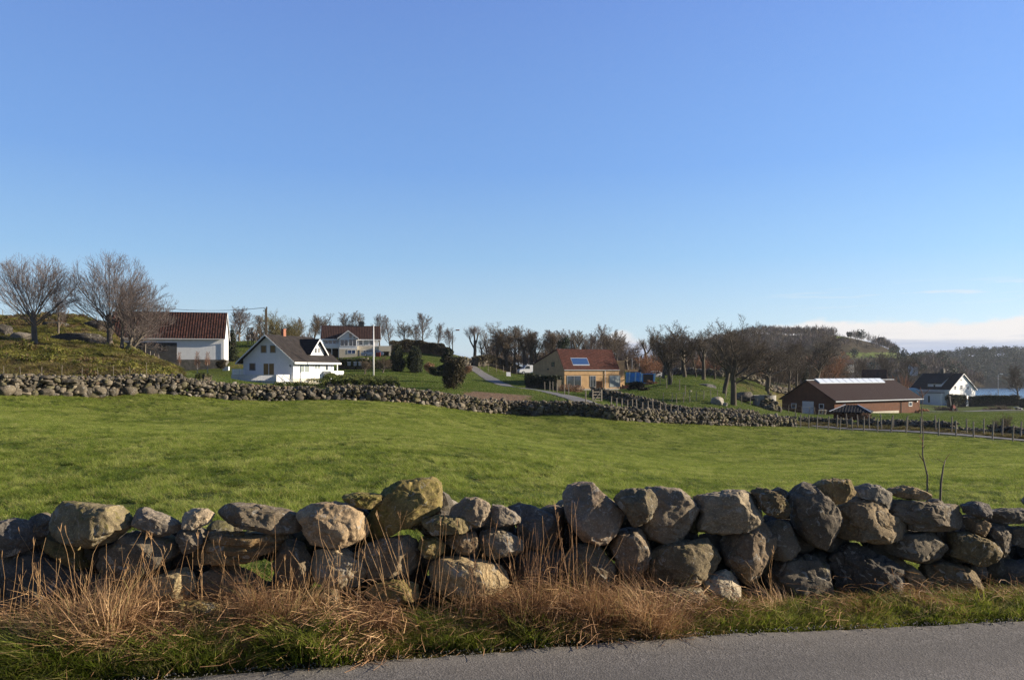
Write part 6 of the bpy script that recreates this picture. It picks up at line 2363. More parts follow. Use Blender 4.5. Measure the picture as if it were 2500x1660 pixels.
def proto(kind, seed, bark, twig):
    if kind in ('ash', 'wind_ash', 'scrub', 'oak', 'birch', 'pollard', 'pollard_twin'):
        seed = seed % 5
    key = (kind, seed, bark, twig)
    if key not in PROTO:
        segs = grow(SPEC[kind], seed * 31 + 5)
        if kind in ENV:
            # twigs end at a rounded, slightly ragged crown edge
            cx, cz_, rx, rz_ = ENV[kind]
            rr_ = random.Random(seed)
            segs = [s for s in segs if s[4] < 1 or ((s[1].x - cx) / rx) ** 2 + (s[1].y / rx) ** 2 + ((s[1].z - cz_) / rz_) ** 2 < 1 + rr_.uniform(-.12, .16)]
        zmax = max(max(s[1].z, s[0].z) for s in segs)
        k = 1.0 / zmax
        segs = [(a * k, b * k, r0 * k, r1 * k, l) for a, b, r0, r1, l in segs]
        split = 2 if kind in ('pollard', 'pollard_twin') else 2
        t = [s for s in segs if s[4] < split and s[3] > .004] or segs[:3]
        ids = set(map(id, t))
        c = [s for s in segs if id(s) not in ids]
        PROTO[key] = (tubes('trunk', t, 7, MAT[bark]), tubes('crown', c, 3, MAT[twig]))
    return PROTO[key]


def tree(name, label, u, d, vtop, kind, seed=1, bark='bark_dark', twig='twig_lilac', width=1.0, rz=None, group='bare trees', vbase=None, mirror=False):
    x = ux(u, d)
    z = gz(x, d) if vbase is None else CZ - (vbase - HV) / F * d
    top = CZ - (vtop - HV) / F * d
    h = max(1.0, top - z)
    tm, cm = proto(kind, seed, bark, twig)
    root = thing(name, label, 'tree', (x, d, z), rz if rz is not None else (seed * 1.7 + u) % 6.28, group)
    root.scale = (h * width * (-1 if mirror else 1), h * width, h)
    for nm, me in (('trunk', tm), ('crown', cm)):
        o = bpy.data.objects.new(nm, me)
        COL.objects.link(o)
        o.parent = root
    return root


def mat_leaf(name, cols):
    m, t, b = new_mat(name)
    geo = t.add('ShaderNodeNewGeometry')
    oi = t.add('ShaderNodeObjectInfo')
    n = t.noise(geo.outputs['Position'], 2.2, 3)
    k = t.math('ADD', t.math('MULTIPLY', n, .6), t.math('MULTIPLY', geo.outputs['Random Per Island'], .4))
    t.l.new(t.ramp(k, [(.3 + .4 * i / (len(cols) - 1), c) for i, c in enumerate(cols)]), b.inputs['Base Color'])
    b.inputs['Roughness'].default_value = .65
    b.inputs['Specular IOR Level'].default_value = .25
    MAT[name] = m


mat_leaf('leaf_hedge', [(.025, .035, .010), (.055, .068, .016), (.095, .10, .025)])
mat_leaf('leaf_dark', [(.014, .022, .010), (.026, .036, .014), (.048, .055, .020)])
mat_leaf('leaf_brown', [(.030, .026, .014), (.055, .045, .022), (.085, .068, .030)])
mat_leaf('leaf_pine', [(.016, .030, .016), (.024, .042, .020), (.034, .052, .024)])
mat_leaf('leaf_heath', [(.040, .062, .010), (.075, .098, .014), (.12, .125, .025)])
mat_leaf('leaf_rust', [(.10, .05, .025), (.20, .10, .05), (.28, .16, .09)])


def leaf_cloud(name, lobes, n, size, mat, seed=0, parent=None, shell=.55, stretch=1.0, up=0.0):
    """many leaf-sized faces through the volume of several lobes (x, y, z, rx, ry, rz)"""
    r_ = np.random.default_rng(seed)
    L = np.array(lobes, float)
    w = L[:, 3] * L[:, 4] + L[:, 4] * L[:, 5]
    k = r_.choice(len(L), n, p=w / w.sum())
    v = r_.normal(0, 1, (n, 3))
    v /= np.linalg.norm(v, axis=1)[:, None]
    rad = shell + (1 - shell) * r_.uniform(0, 1, n) ** .5
    rad = rad * (1 + .50 * fbm(v * 3.4 + L[k, :3] * 1.3 + seed, 3))
    c = L[k, :3] + v * L[k, 3:6] * rad[:, None]
    c = c[c[:, 2] > -.05] if up == 0 else c
    n = len(c)
    a = r_.normal(0, 1, (n, 3)); a /= np.linalg.norm(a, axis=1)[:, None]
    b = r_.normal(0, 1, (n, 3)); b -= (b * a).sum(1)[:, None] * a; b /= np.linalg.norm(b, axis=1)[:, None]
    s = size * r_.uniform(.6, 1.4, n)[:, None]
    V = np.stack([c - a * s, c + b * s * .45, c + a * s * stretch, c - b * s * .45], 1)
    f = np.arange(n * 4).reshape(n, 4)
    return obj_np(name, V.reshape(-1, 3), [f], MAT[mat], parent)


def bush(name, label, u, d, wpx, hpx, mat='leaf_dark', dens=1.0, seed=1, cat='bush', shape='round', group=None, core='leaf_dark', vbase=None, size=.11, depth=None):
    x = ux(u, d)
    z = gz(x, d) if vbase is None else CZ - (vbase - HV) / F * d
    w, h = wpx / F * d / 2, hpx / F * d
    dp = depth or w * .9
    r_ = np.random.default_rng(seed)
    root = thing(name, label, cat, (x, d, z), 0, group)
    if shape == 'round':
        lobes = [(0, 0, h * .48, w * .82, dp * .82, h * .50)]
        for _ in range(9):
            a = r_.uniform(0, 6.28)
            lobes.append((math.cos(a) * w * .55, math.sin(a) * dp * .55, h * r_.uniform(.25, .8), w * .42, dp * .42, h * .26))
    elif shape == 'cone':
        lobes = []
        for i in range(9):
            t = i / 8
            rr = (1 - t) ** .7 * .9 + .1
            for _ in range(4):
                a = r_.uniform(0, 6.28)
                lobes.append((math.cos(a) * w * rr * .35, math.sin(a) * dp * rr * .35, h * (.06 + .86 * t), w * rr * .62, dp * rr * .62, h * .10))
    elif shape == 'column':
        lobes = []
        for i in range(8):
            t = i / 7
            rr = math.sin(math.pi * (.30 + .62 * t)) ** .6
            for _ in range(3):
                a = r_.uniform(0, 6.28)
                lobes.append((math.cos(a) * w * .25, math.sin(a) * dp * .25, h * (.08 + .84 * t), w * rr * .75, dp * rr * .75, h * .12))
    elif shape == 'tier':
        lobes = []
        for i in range(16):
            t = i / 15
            a = r_.uniform(0, 6.28)
            rr = (1 - t * .75)
            lobes.append((math.cos(a) * w * .5 * rr, math.sin(a) * dp * .5 * rr, h * (.15 + .78 * t), w * .55 * rr, dp * .55 * rr, h * .07))
    n = int(2600 * dens)
    leaf_cloud('foliage', lobes, n, size, mat, seed, root)
    # dark branches inside
    m = MB()
    for i in range(7):
        a = i * .9
        m.tube([(0, 0, -.1), (math.cos(a) * w * .3, math.sin(a) * dp * .3, h * .45), (math.cos(a) * w * .45, math.sin(a) * dp * .45, h * .8)], [.07, .04, .015], 5)
    m.build('stem', MAT['bark_dark'], root)
    return root


def hedge(name, label, pts, w, h, mat='leaf_hedge', dens=1.0, seed=1, size=.09, lump=.0, cat='hedge', boxy=True):
    """clipped hedge along (u, depth) points"""
    P = [Vector((ux(u, d), d, 0)) for u, d in pts]
    r_ = np.random.default_rng(seed)
    seg = [(q - p).length for p, q in zip(P, P[1:])]
    L = sum(seg)
    o0 = P[0].copy()
    o0.z = gz(o0.x, o0.y)
    root = thing(name, label, cat, tuple(o0), 0)
    n = int(L * (w + 2 * h) * 130 * dens)
    s = r_.uniform(0, L, n)
    cum = np.concatenate([[0], np.cumsum(seg)])
    xs = np.interp(s, cum, [p.x for p in P]); ys = np.interp(s, cum, [p.y for p in P])
    i = np.clip(np.searchsorted(cum, s) - 1, 0, len(seg) - 1)
    dirs = np.array([((q - p).normalized())[:2] for p, q in zip(P, P[1:])])[i]
    nrm = np.stack([-dirs[:, 1], dirs[:, 0]], -1)
    th = r_.uniform(0, math.pi, n)
    e = .35 if boxy else .9
    cx = np.sign(np.cos(th)) * np.abs(np.cos(th)) ** e * w / 2
    cz_ = np.abs(np.sin(th)) ** e * h
    q = fbm(np.stack([xs * .9, ys * .9, cz_ * .6], -1) + seed, 3)
    k = (1 + (.12 if boxy else .3) * q + lump * fbm(np.stack([xs * .35, ys * .35, 0 * xs + seed], -1), 2)) * r_.uniform(.82, 1.02, n)
    c = np.stack([xs + nrm[:, 0] * cx * k, ys + nrm[:, 1] * cx * k, ground_np(xs, ys) - .05 + cz_ * k], -1) - np.array(o0)
    a = r_.normal(0, 1, (n, 3)); a /= np.linalg.norm(a, axis=1)[:, None]
    b = r_.normal(0, 1, (n, 3)); b -= (b * a).sum(1)[:, None] * a; b /= np.linalg.norm(b, axis=1)[:, None]
    sz = size * r_.uniform(.6, 1.4, n)[:, None]
    V = np.stack([c - a * sz, c + b * sz * .5, c + a * sz, c - b * sz * .5], 1)
    obj_np('foliage', V.reshape(-1, 3), [np.arange(n * 4).reshape(n, 4)], MAT[mat], root)
    # woody inside that keeps light from passing straight through
    m = MB()
    prev = None
    nn = max(2, int(L / 1.5))
    for j in range(nn + 1):
        t = L * j / nn
        x, y = float(np.interp(t, cum, [p.x for p in P])), float(np.interp(t, cum, [p.y for p in P]))
        z = gz(x, y)
        c_ = Vector((x, y, z)) - o0
        if prev is not None:
            m.beam(prev + Vector((0, 0, h * (.38 if boxy else .15))), c_ + Vector((0, 0, h * (.38 if boxy else .15))), w * (.62 if boxy else .35), h * (.72 if boxy else .4))
        prev = c_
    m.build('stem', MAT['bark_dark'], root)
    return root


def build_trees():
    T = tree
    T('beech_tree', 'spreading bare beech at the left edge beside the pale ledged rock', 86, 80, 617, 'beech', 3, 'bark_grey', 'twig_lilac', .98, 0.4)
    T('beech_tree', 'tallest bare fan-shaped beech in front of the barn roof', 268, 82, 606, 'beech', 8, 'bark_grey', 'twig_lilac', .90, 2.0)
    T('beech_tree', 'many-stemmed bare beech leaning right over the barn roof', 296, 80, 672, 'beech_multi', 2, 'bark_grey', 'twig_lilac', .92, 0.0)
    T('bare_tree', 'thin young bare tree between the two large beeches', 142, 92, 712, 'ash', 4, 'bark_grey', 'twig_lilac', 1.0)
    T('bare_tree', 'low twiggy tree spreading across the left part of the barn', 322, 86, 775, 'oak', 5, 'bark_grey', 'twig_lilac', 1.2)
    for u, vt, vb, lab in ((437, 858, 901, 'white-stemmed pollarded birch at the edge of the barn boards'), (482, 856, 908, 'white-stemmed birch in the middle of the three before the barn'), (507, 857, 907, 'white-stemmed birch nearest the white house, before the barn')):
        T('birch_tree', lab, u, 104, vt, 'birch', u % 5, 'bark_pale', 'twig_rust', .75, group='pollarded white birches in front of the barn', vbase=vb + 2)
    T('bare_tree', 'round-crowned grey tree behind the right end of the barn', 584, 165, 745, 'ash', 11, 'bark_grey', 'twig_lilac', 1.25, vbase=845)
    T('bare_tree', 'slim bare tree left of the dark wooden power poles', 632, 160, 768, 'ash', 12, 'bark_dark', 'twig_brown', 1.1, vbase=842)
    T('bare_tree', 'dense olive-brown tree rising behind the white house roof', 683, 150, 750, 'scrub', 13, 'bark_dark', 'twig_olive', 1.15, vbase=850, group=None)
    T('bare_tree', 'second olive-brown bush tree right behind the brick chimney', 706, 153, 772, 'scrub', 23, 'bark_dark', 'twig_olive', 1.1, vbase=850)
    T('bare_tree', 'pale thin tree right of the brick chimney', 730, 158, 774, 'ash', 14, 'bark_grey', 'twig_lilac', 1.0, vbase=846)
    T('bare_tree', 'twiggy tree at the left gable of the upper house', 763, 176, 764, 'wind_ash', 15, 'bark_dark', 'twig_brown', 1.0, vbase=850)
    T('bare_tree', 'wind-bent dark tree touching the left end of the upper house roof', 797, 180, 763, 'wind_ash', 16, 'bark_dark', 'twig_brown', 1.05, vbase=850)
    T('bare_tree', 'left one of the two rounded trees behind the upper house roof', 846, 182, 761, 'wind_ash', 17, 'bark_dark', 'twig_brown', .9, vbase=846)
    T('bare_tree', 'rounded tree beside the dark chimney of the upper house', 874, 182, 758, 'wind_ash', 18, 'bark_dark', 'twig_brown', 1.0, vbase=846)
    T('bare_tree', 'oval bare tree just behind the flagpole', 926, 180, 765, 'ash', 19, 'bark_grey', 'twig_lilac', .95, vbase=852)
    T('birch_tree', 'slanting slim tree above the carport', 952, 182, 768, 'birch', 20, 'bark_grey', 'twig_lilac', 1.1, vbase=850, group='bare trees')
    T('bare_tree', 'dark flat-topped tree above the left dark conifer', 980, 176, 779, 'wind_ash', 21, 'bark_dark', 'twig_brown', 1.15, vbase=852)
    T('birch_tree', 'tall feathery tree above the right dark conifer', 1030, 178, 762, 'ash', 22, 'bark_grey', 'twig_lilac', .95, vbase=852, group='bare trees')
    T('bare_tree', 'slender tree left of the tall feathery one', 1016, 184, 790, 'birch', 24, 'bark_grey', 'twig_lilac', 1.2, vbase=852)
    T('bare_tree', 'many-twigged tree between the tall feathery tree and the orange lamp', 1066, 182, 786, 'ash', 25, 'bark_grey', 'twig_lilac', .95, vbase=856)
    T('bare_tree', 'small rounded tree behind the pole with the orange lamp', 1100, 184, 797, 'ash', 26, 'bark_grey', 'twig_lilac', .85, vbase=862)
    T('pollard_tree', 'three-armed pollard standing alone against the sky left of the white van', 1158, 168, 790, 'pollard', 27, 'bark_dark', 'twig_lilac', 1.15, 0.2, vbase=880)
    T('pollard_tree', 'short lopped stump tree right of the lone pollard', 1177, 172, 826, 'pollard_twin', 28, 'bark_dark', 'twig_brown', .9, vbase=878)
    for u, vt, k, s_, lab in ((1208, 800, 'ash', 30, 'twiggy tree at the left side of the grove behind the van'), (1237, 784, 'oak', 31, 'broad dark tree, largest of the grove behind the van'), (1256, 792, 'ash', 32, 'forked tree directly above the white van'),
                              (1281, 806, 'pollard_twin', 33, 'thin two-armed pollard right of the forked tree above the van'), (1296, 804, 'pollard', 34, 'upright pollard left of the yellow house gable'), (1315, 806, 'oak', 35, 'crooked pollarded tree touching the gable of the yellow house'),
                              (1337, 812, 'ash', 36, 'slim tree behind the yellow house gable'), (1353, 808, 'pollard', 37, 'knotty pollard just left of the round green pine')):
        T('bare_tree' if k != 'pollard' and k != 'pollard_twin' else 'pollard_tree', lab, u, 172, vt, k, s_, 'bark_dark', 'twig_brown', 1.2, vbase=894)
    T('pollard_tree', 'forked pollard above the left part of the red roof', 1408, 170, 812, 'pollard_twin', 38, 'bark_dark', 'twig_brown', 1.1, 0.1, vbase=895)
    T('pollard_tree', 'single stubby pollard above the middle of the red roof', 1428, 172, 820, 'pollard', 39, 'bark_dark', 'twig_lilac', .8, vbase=895)
    T('birch_tree', 'lilac-grey pointed birch above the red roof', 1460, 180, 790, 'birch', 40, 'bark_grey', 'twig_lilac', 1.3, vbase=898, group='bare trees')
    T('bare_tree', 'broad pale crown behind the right end of the red roof', 1502, 175, 797, 'oak', 41, 'bark_grey', 'twig_brown', 1.0, vbase=900)
    T('bare_tree', 'low spreading tree right of the annex of the yellow house', 1532, 178, 824, 'oak', 42, 'bark_grey', 'twig_lilac', 1.1, vbase=904)
    T('pollard_tree', 'black forked pollard behind the blue skips', 1580, 158, 818, 'pollard_twin', 43, 'bark_dark', 'twig_brown', 1.15, 0.0, vbase=910)
    R_ = [(1619, 135, 795, 'oak', 50, 'bare tree at the left side of the right hand grove', .85, 920), (1636, 111, 790, 'oak', 51, 'forked oak with its trunk on the open paddock grass', .95, None), (1672, 135, 781, 'oak', 52, 'tall rounded oak in the middle of the right hand grove', .95, None),
          (1700, 140, 822, 'ash', 60, 'slim bare tree right of the tall rounded oak', .9, 925), (1717, 131, 812, 'pollard', 53, 'ivy-dark pollarded trunk with a reddish bushy top', .95, None), (1744, 142, 826, 'ash', 54, 'small tree in shadow left of the twin oaks', .9, 930),
          (1768, 112, 768, 'oak', 55, 'highest oak, left of the leaning one and behind the grey boulder', .82, None), (1791, 95, 776, 'oak_lean', 56, 'big oak leaning right with a black trunk beside the grey boulder', 1.0, None), (1873, 150, 826, 'oak', 57, 'open-crowned oak standing left of the brown shed', 1.15, None),
          (1926, 165, 836, 'ash', 58, 'thin curved tree above the left gable of the shed', .95, 955), (1945, 172, 826, 'ash', 59, 'slender tree between the open oak and the broad oak', 1.0, 945), (1992, 185, 812, 'oak', 61, 'broad round oak behind the brown shed ridge', 1.2, 935)]
    for u, d, vt, k, s_, lab, w, vb in R_:
        T('oak_tree' if 'oak' in k else ('pollard_tree' if k == 'pollard' else 'bare_tree'), lab, u, d, vt, k, s_, 'bark_dark', 'twig_dark', w, 0.3 if k == 'oak_lean' else None, vbase=vb)
    for u, d, vt, vb, s_, w, lab in ((2060, 215, 868, 945, 70, 1.0, 'bare scrubby tree above the left end of the ridge light'), (2110, 230, 872, 945, 71, 1.0, 'pale scrubby tree above the middle of the ridge light'), (2165, 235, 862, 950, 72, 1.1, 'dark tangled tree behind the red-roofed barn'),
                                     (2215, 240, 868, 955, 73, 1.1, 'leaning tangled tree left of the old farmhouse'), (2352, 225, 905, 960, 74, .9, 'twiggy tree rising behind the old farmhouse gable'), (2490, 205, 888, 985, 75, 1.0, 'dark bare tree at the right edge of the picture')):
        T('bare_tree', lab, u, d, vt, 'wind_ash' if s_ in (72, 73) else 'ash', s_, 'bark_dark', 'twig_dark' if s_ != 71 else 'twig_brown', w, vbase=vb)
    T('bare_tree', 'grey twiggy bush tree in front of the water', 2418, 195, 955, 'scrub', 76, 'bark_grey', 'twig_brown', 1.5, vbase=992)
    T('bare_tree', 'crooked low tree at the shore, far right', 2468, 198, 958, 'oak', 77, 'bark_dark', 'twig_dark', 1.7, vbase=994)
    T('bare_tree', 'small leafless bush tree by the stone heap beyond the lane at right', 2446, 70, 1006, 'scrub', 78, 'bark_grey', 'twig_brown', 1.1, group=None)
    T('apple_tree', 'small garden tree left of the flagpole', 890, 118, 874, 'oak', 80, 'bark_grey', 'twig_brown', 1.0, group='small garden trees')
    T('apple_tree', 'small pale garden tree right of the flagpole', 934, 120, 866, 'oak', 81, 'bark_grey', 'twig_brown', 1.2, group='small garden trees')
    rr_ = random.Random(41)
    for i in range(18):
        u = 1195 + i * 22 + rr_.uniform(-7, 7) if i < 16 else 1600 + (i - 16) * 70
        T('bare_tree', 'slim grey-brown tree in the far row behind the nearer pollards', u, 190 + rr_.uniform(-4, 6), 812 + rr_.uniform(-12, 12), 'ash' if i % 3 else 'birch', i, 'bark_grey', 'twig_lilac' if i % 2 else 'twig_brown', rr_.uniform(.9, 1.3), vbase=896, group='far row of slim bare trees')
    # undergrowth between the trunks, each clump its own bush
    r_ = np.random.default_rng(99)
    U = [(1590, 150, 'low brown scrub left of the grove, behind the skips'), (1625, 158, 'reddish scrub under the left trees of the right grove'), (1655, 160, 'brown scrub between the forked oak and the tall rounded oak'), (1690, 158, 'rusty scrub under the tall rounded oak'), (1722, 158, 'scrub behind the ivy-dark pollard'),
         (1755, 160, 'brown scrub behind the highest oak'), (1790, 162, 'scrub right of the leaning oak trunk'), (1822, 166, 'reddish scrub left of the open-crowned oak'), (1850, 168, 'brown scrub beside the open-crowned oak trunk'), (1895, 176, 'rusty scrub right of the open-crowned oak'),
         (1930, 180, 'brown scrub above the shed gable'), (1965, 186, 'scrub left of the broad oak trunk'), (2015, 196, 'scrub right of the broad oak trunk'), (2045, 205, 'brown scrub behind the ridge light')]
    for i, (u, d, lab) in enumerate(U):
        T('scrub_bush', lab, u, d, 862 + r_.uniform(-14, 12), 'scrub', 200 + i % 4, 'bark_dark', ['twig_rust', 'twig_brown', 'twig_dark', 'twig_brown'][i % 4], 1.35, vbase=925 + (u > 1880) * 15, group='undergrowth between the bare trees')
    for i, (u, d, vt, lab) in enumerate([(1215, 178, 862, 'dark scrub under the grove behind the van'), (1262, 180, 858, 'brown scrub behind the van roof'), (1330, 180, 850, 'brown thicket behind the yellow house gable'), (980, 186, 830, 'thin scrub on the skyline right of the carport'), (1050, 188, 832, 'thin scrub on the skyline right of the dark conifers')]):
        T('scrub_bush', lab, u, d, vt, 'scrub', 210 + i, 'bark_dark', 'twig_brown' if i < 3 else 'twig_lilac', 1.5, vbase=892 if i < 3 else 852, group='undergrowth between the bare trees')
    # fallen trunk by the beeches
    m = MB()
    c = wp(330, 858, 79)
    p = [wp(314, 850, 80), wp(327, 860, 79.5), wp(343, 872, 79), wp(353, 880, 78.6)]
    m.tube([q - p[0] for q in p], [.40, .46, .50, .52], 14)
    mat_bark('bark_moss', (.20, .17, .075), .35)
    o = m.build('fallen_trunk', MAT['bark_moss'], smooth=True)
    o.location = p[0]
    tag(o, 'thick mossy fallen trunk sloping down right beneath the leaning beech', 'log')


def build_shrubs():
    B = bush
    B('conifer_tree', 'dark conifer at the right corner of the barn', 566, 128, 44, 84, 'leaf_dark', 3.0, 1, 'tree', 'cone', vbase=882)
    B('conifer_tree', 'left one of the two dark columnar conifers right of the flagpole', 971, 128, 44, 62, 'leaf_dark', 3.5, 2, 'tree', 'column', vbase=906)
    B('conifer_tree', 'right one of the two dark columnar conifers right of the flagpole', 1013, 128, 44, 62, 'leaf_dark', 3.5, 3, 'tree', 'column', vbase=908)
    B('conifer_tree', 'wide dark layered conifer behind the round bush', 1096, 98, 76, 78, 'leaf_dark', 4.5, 4, 'tree', 'tier', vbase=928)
    B('round_bush', 'big brown-green rounded bush beside the brown earth patch', 1108, 83, 58, 76, 'leaf_brown', 4.5, 5, size=.085, shape='round')
    B('pine_tree', 'round dark green pine crown behind the yellow house', 1375, 168, 34, 34, 'leaf_pine', 1.2, 6, 'tree', 'round', vbase=856)
    m = MB()
    B('rust_shrub', 'rust-brown leafless shrub at the left corner of the yellow house', 1392, 104, 72, 34, 'leaf_rust', 2.6, 7, size=.055, vbase=972)
    B('rust_shrub', 'brown shrub between the blue skip and the paddock', 1592, 122, 36, 18, 'leaf_rust', .9, 8, size=.08, vbase=947)
    B('dark_shrub', 'dark shrubs on the bank right of the yellow house', 1552, 112, 44, 26, 'leaf_brown', 1.4, 9, vbase=958)
    B('dark_shrub', 'brown bank shrub sloping down to the paddock', 1574, 106, 34, 22, 'leaf_brown', 1.1, 10, vbase=968)
    B('topiary_bush', 'dome clipped bush in front of the barn', 484, 74, 18, 24, 'leaf_hedge', 1.0, 11, size=.05, vbase=934)
    B('rust_shrub', 'brown bramble beside the dark hut', 2116, 90, 26, 22, 'leaf_rust', .6, 12, size=.05, vbase=1030)
    B('ivy_bush', 'dark ivy-covered bush left of the broad oak', 1966, 178, 16, 40, 'leaf_dark', .7, 13, vbase=940)
    B('rust_shrub', 'reddish shrubs under the wide layered conifer', 1050, 118, 36, 28, 'leaf_rust', .9, 14, size=.07, vbase=912)
    B('dark_shrub', 'dark low shrub at the right end of the garden', 1062, 108, 30, 20, 'leaf_dark', .9, 15, vbase=916)
    B('heather_mound', 'brown bank left of the upper end of the farm track', 1136, 140, 36, 22, 'leaf_rust', 1.0, 16, size=.08, vbase=914)
    B('dark_shrub', 'shadowy shrub behind the white birches', 540, 116, 26, 22, 'leaf_brown', .8, 17, vbase=900)
    H = hedge
    for i, (u0, u1, d0, d1, lab) in enumerate(((672, 705, 77, 77, 'rounded green hedge mound in front of the deck stairs'), (705, 748, 78, 78, 'low hedge mound under the basement windows'), (748, 800, 79, 79.5, 'flat hedge mound below the balcony'))):
        H('hedge', lab, [(u0, d0), ((u0 + u1) / 2, d0 + .6), (u1, d1)], 1.5, 1.0 - .1 * i, 'leaf_heath', 1.5, 20 + i, .06, .5, boxy=False)
    # ground-hugging heath garden: rows of clipped cushions
    mb = 0
    for i in range(9):
        u0 = 806 + i * 19
        H('heath_cushion', ['clipped heath cushion nearest the balcony', 'second heath cushion from the balcony', 'third heath cushion from the balcony', 'heath cushion left of the flagpole foot', 'heath cushion right in front of the flagpole', 'heath cushion just right of the flagpole', 'heath cushion midway to the right end of the bed', 'next to last heath cushion at the right of the bed', 'last small heath cushion at the right end of the bed'][i],
          [(u0, 80 + i * .2), (u0 + 6 - i, 88), (u0 - 2 - 2 * i * .6, 95)], 1.6, 1.25 - .05 * i, 'leaf_heath', 1.5, 30 + i, .06, .35, 'bush', False)
    H('hedge', 'dark clipped hedge between the farm track and the yellow house', [(1290, 118), (1330, 114), (1365, 112)], 1.6, 2.3, 'leaf_dark', 1.2, 41, .10)
    H('hedge', 'hedge below the upper house terrace', [(830, 132), (870, 131), (905, 131), (960, 132)], 1.6, 1.7, 'leaf_hedge', 1.0, 42, .12, .2)
    H('hedge', 'dark low hedge on the skyline right of the carport', [(955, 170), (1010, 172), (1065, 172), (1095, 168)], 2.5, 2.3, 'leaf_brown', 1.0, 43, .16, .35)
    H('hedge', 'clipped dark hedge at the corner of the old farmhouse', [(2318, 188), (2352, 190)], 2.2, 3.0, 'leaf_dark', .8, 44, .14)
    H('hedge', 'long clipped hedge in front of the water', [(2368, 190), (2400, 190), (2486, 188)], 2.2, 2.6, 'leaf_dark', .7, 45, .14)
    H('hedge', 'low hedge cut by the right edge of the picture', [(2488, 182), (2540, 180)], 2.2, 2.2, 'leaf_dark', .7, 46, .14)
    H('hedge', 'tiny clipped hedges right of the dome bush', [(494, 75), (512, 76)], .8, .65, 'leaf_hedge', 1.6, 47, .05)
    H('hedge', 'dark bank of bushes behind the far field wall by the track', [(1160, 160), (1215, 172), (1290, 176)], 2.2, 2.0, 'leaf_brown', .9, 48, .16, .2)


def build_saplings():
    for lab, path, r in (('tall thin crooked bare sapling behind the wall at right', [(2262, 1208, 6.3), (2264, 1160, 6.3), (2252, 1110, 6.3), (2254, 1060, 6.35), (2250, 1000, 6.35), (2256, 950, 6.4)], .0075),
                         ('shorter dark forked sapling rising over the thin cap stone', [(2290, 1225, 6.3), (2297, 1180, 6.3), (2303, 1140, 6.3), (2309, 1120, 6.35)], .011)):
        P = [wp(*q) for q in path]
        P[0].z -= .5
        o0 = P[0].copy()
        root = thing('sapling', lab, 'sapling', tuple(o0), 0)
        m = MB().tube([p - o0 for p in P], [r * (1 - .75 * i / (len(P) - 1)) for i in range(len(P))], 6)
        m.build('stem', MAT['bark_grey'], root, smooth=True)
        m = MB()
        r_ = random.Random(int(r * 1e5))
        for i in range(9 if len(P) > 4 else 3):
            t = r_.uniform(.3, .98) * (len(P) - 1)
            k = min(int(t), len(P) - 2)
            b = P[k].lerp(P[k + 1], t - k) - o0
            e = b + Vector((r_.uniform(-.06, .06), r_.uniform(-.04, .04), r_.uniform(.02, .09)))
            m.tube([b, e], [.003, .0015], 4)
        m.build('twig', MAT['twig_rust'], root)


build_trees()
build_shrubs()
build_saplings()
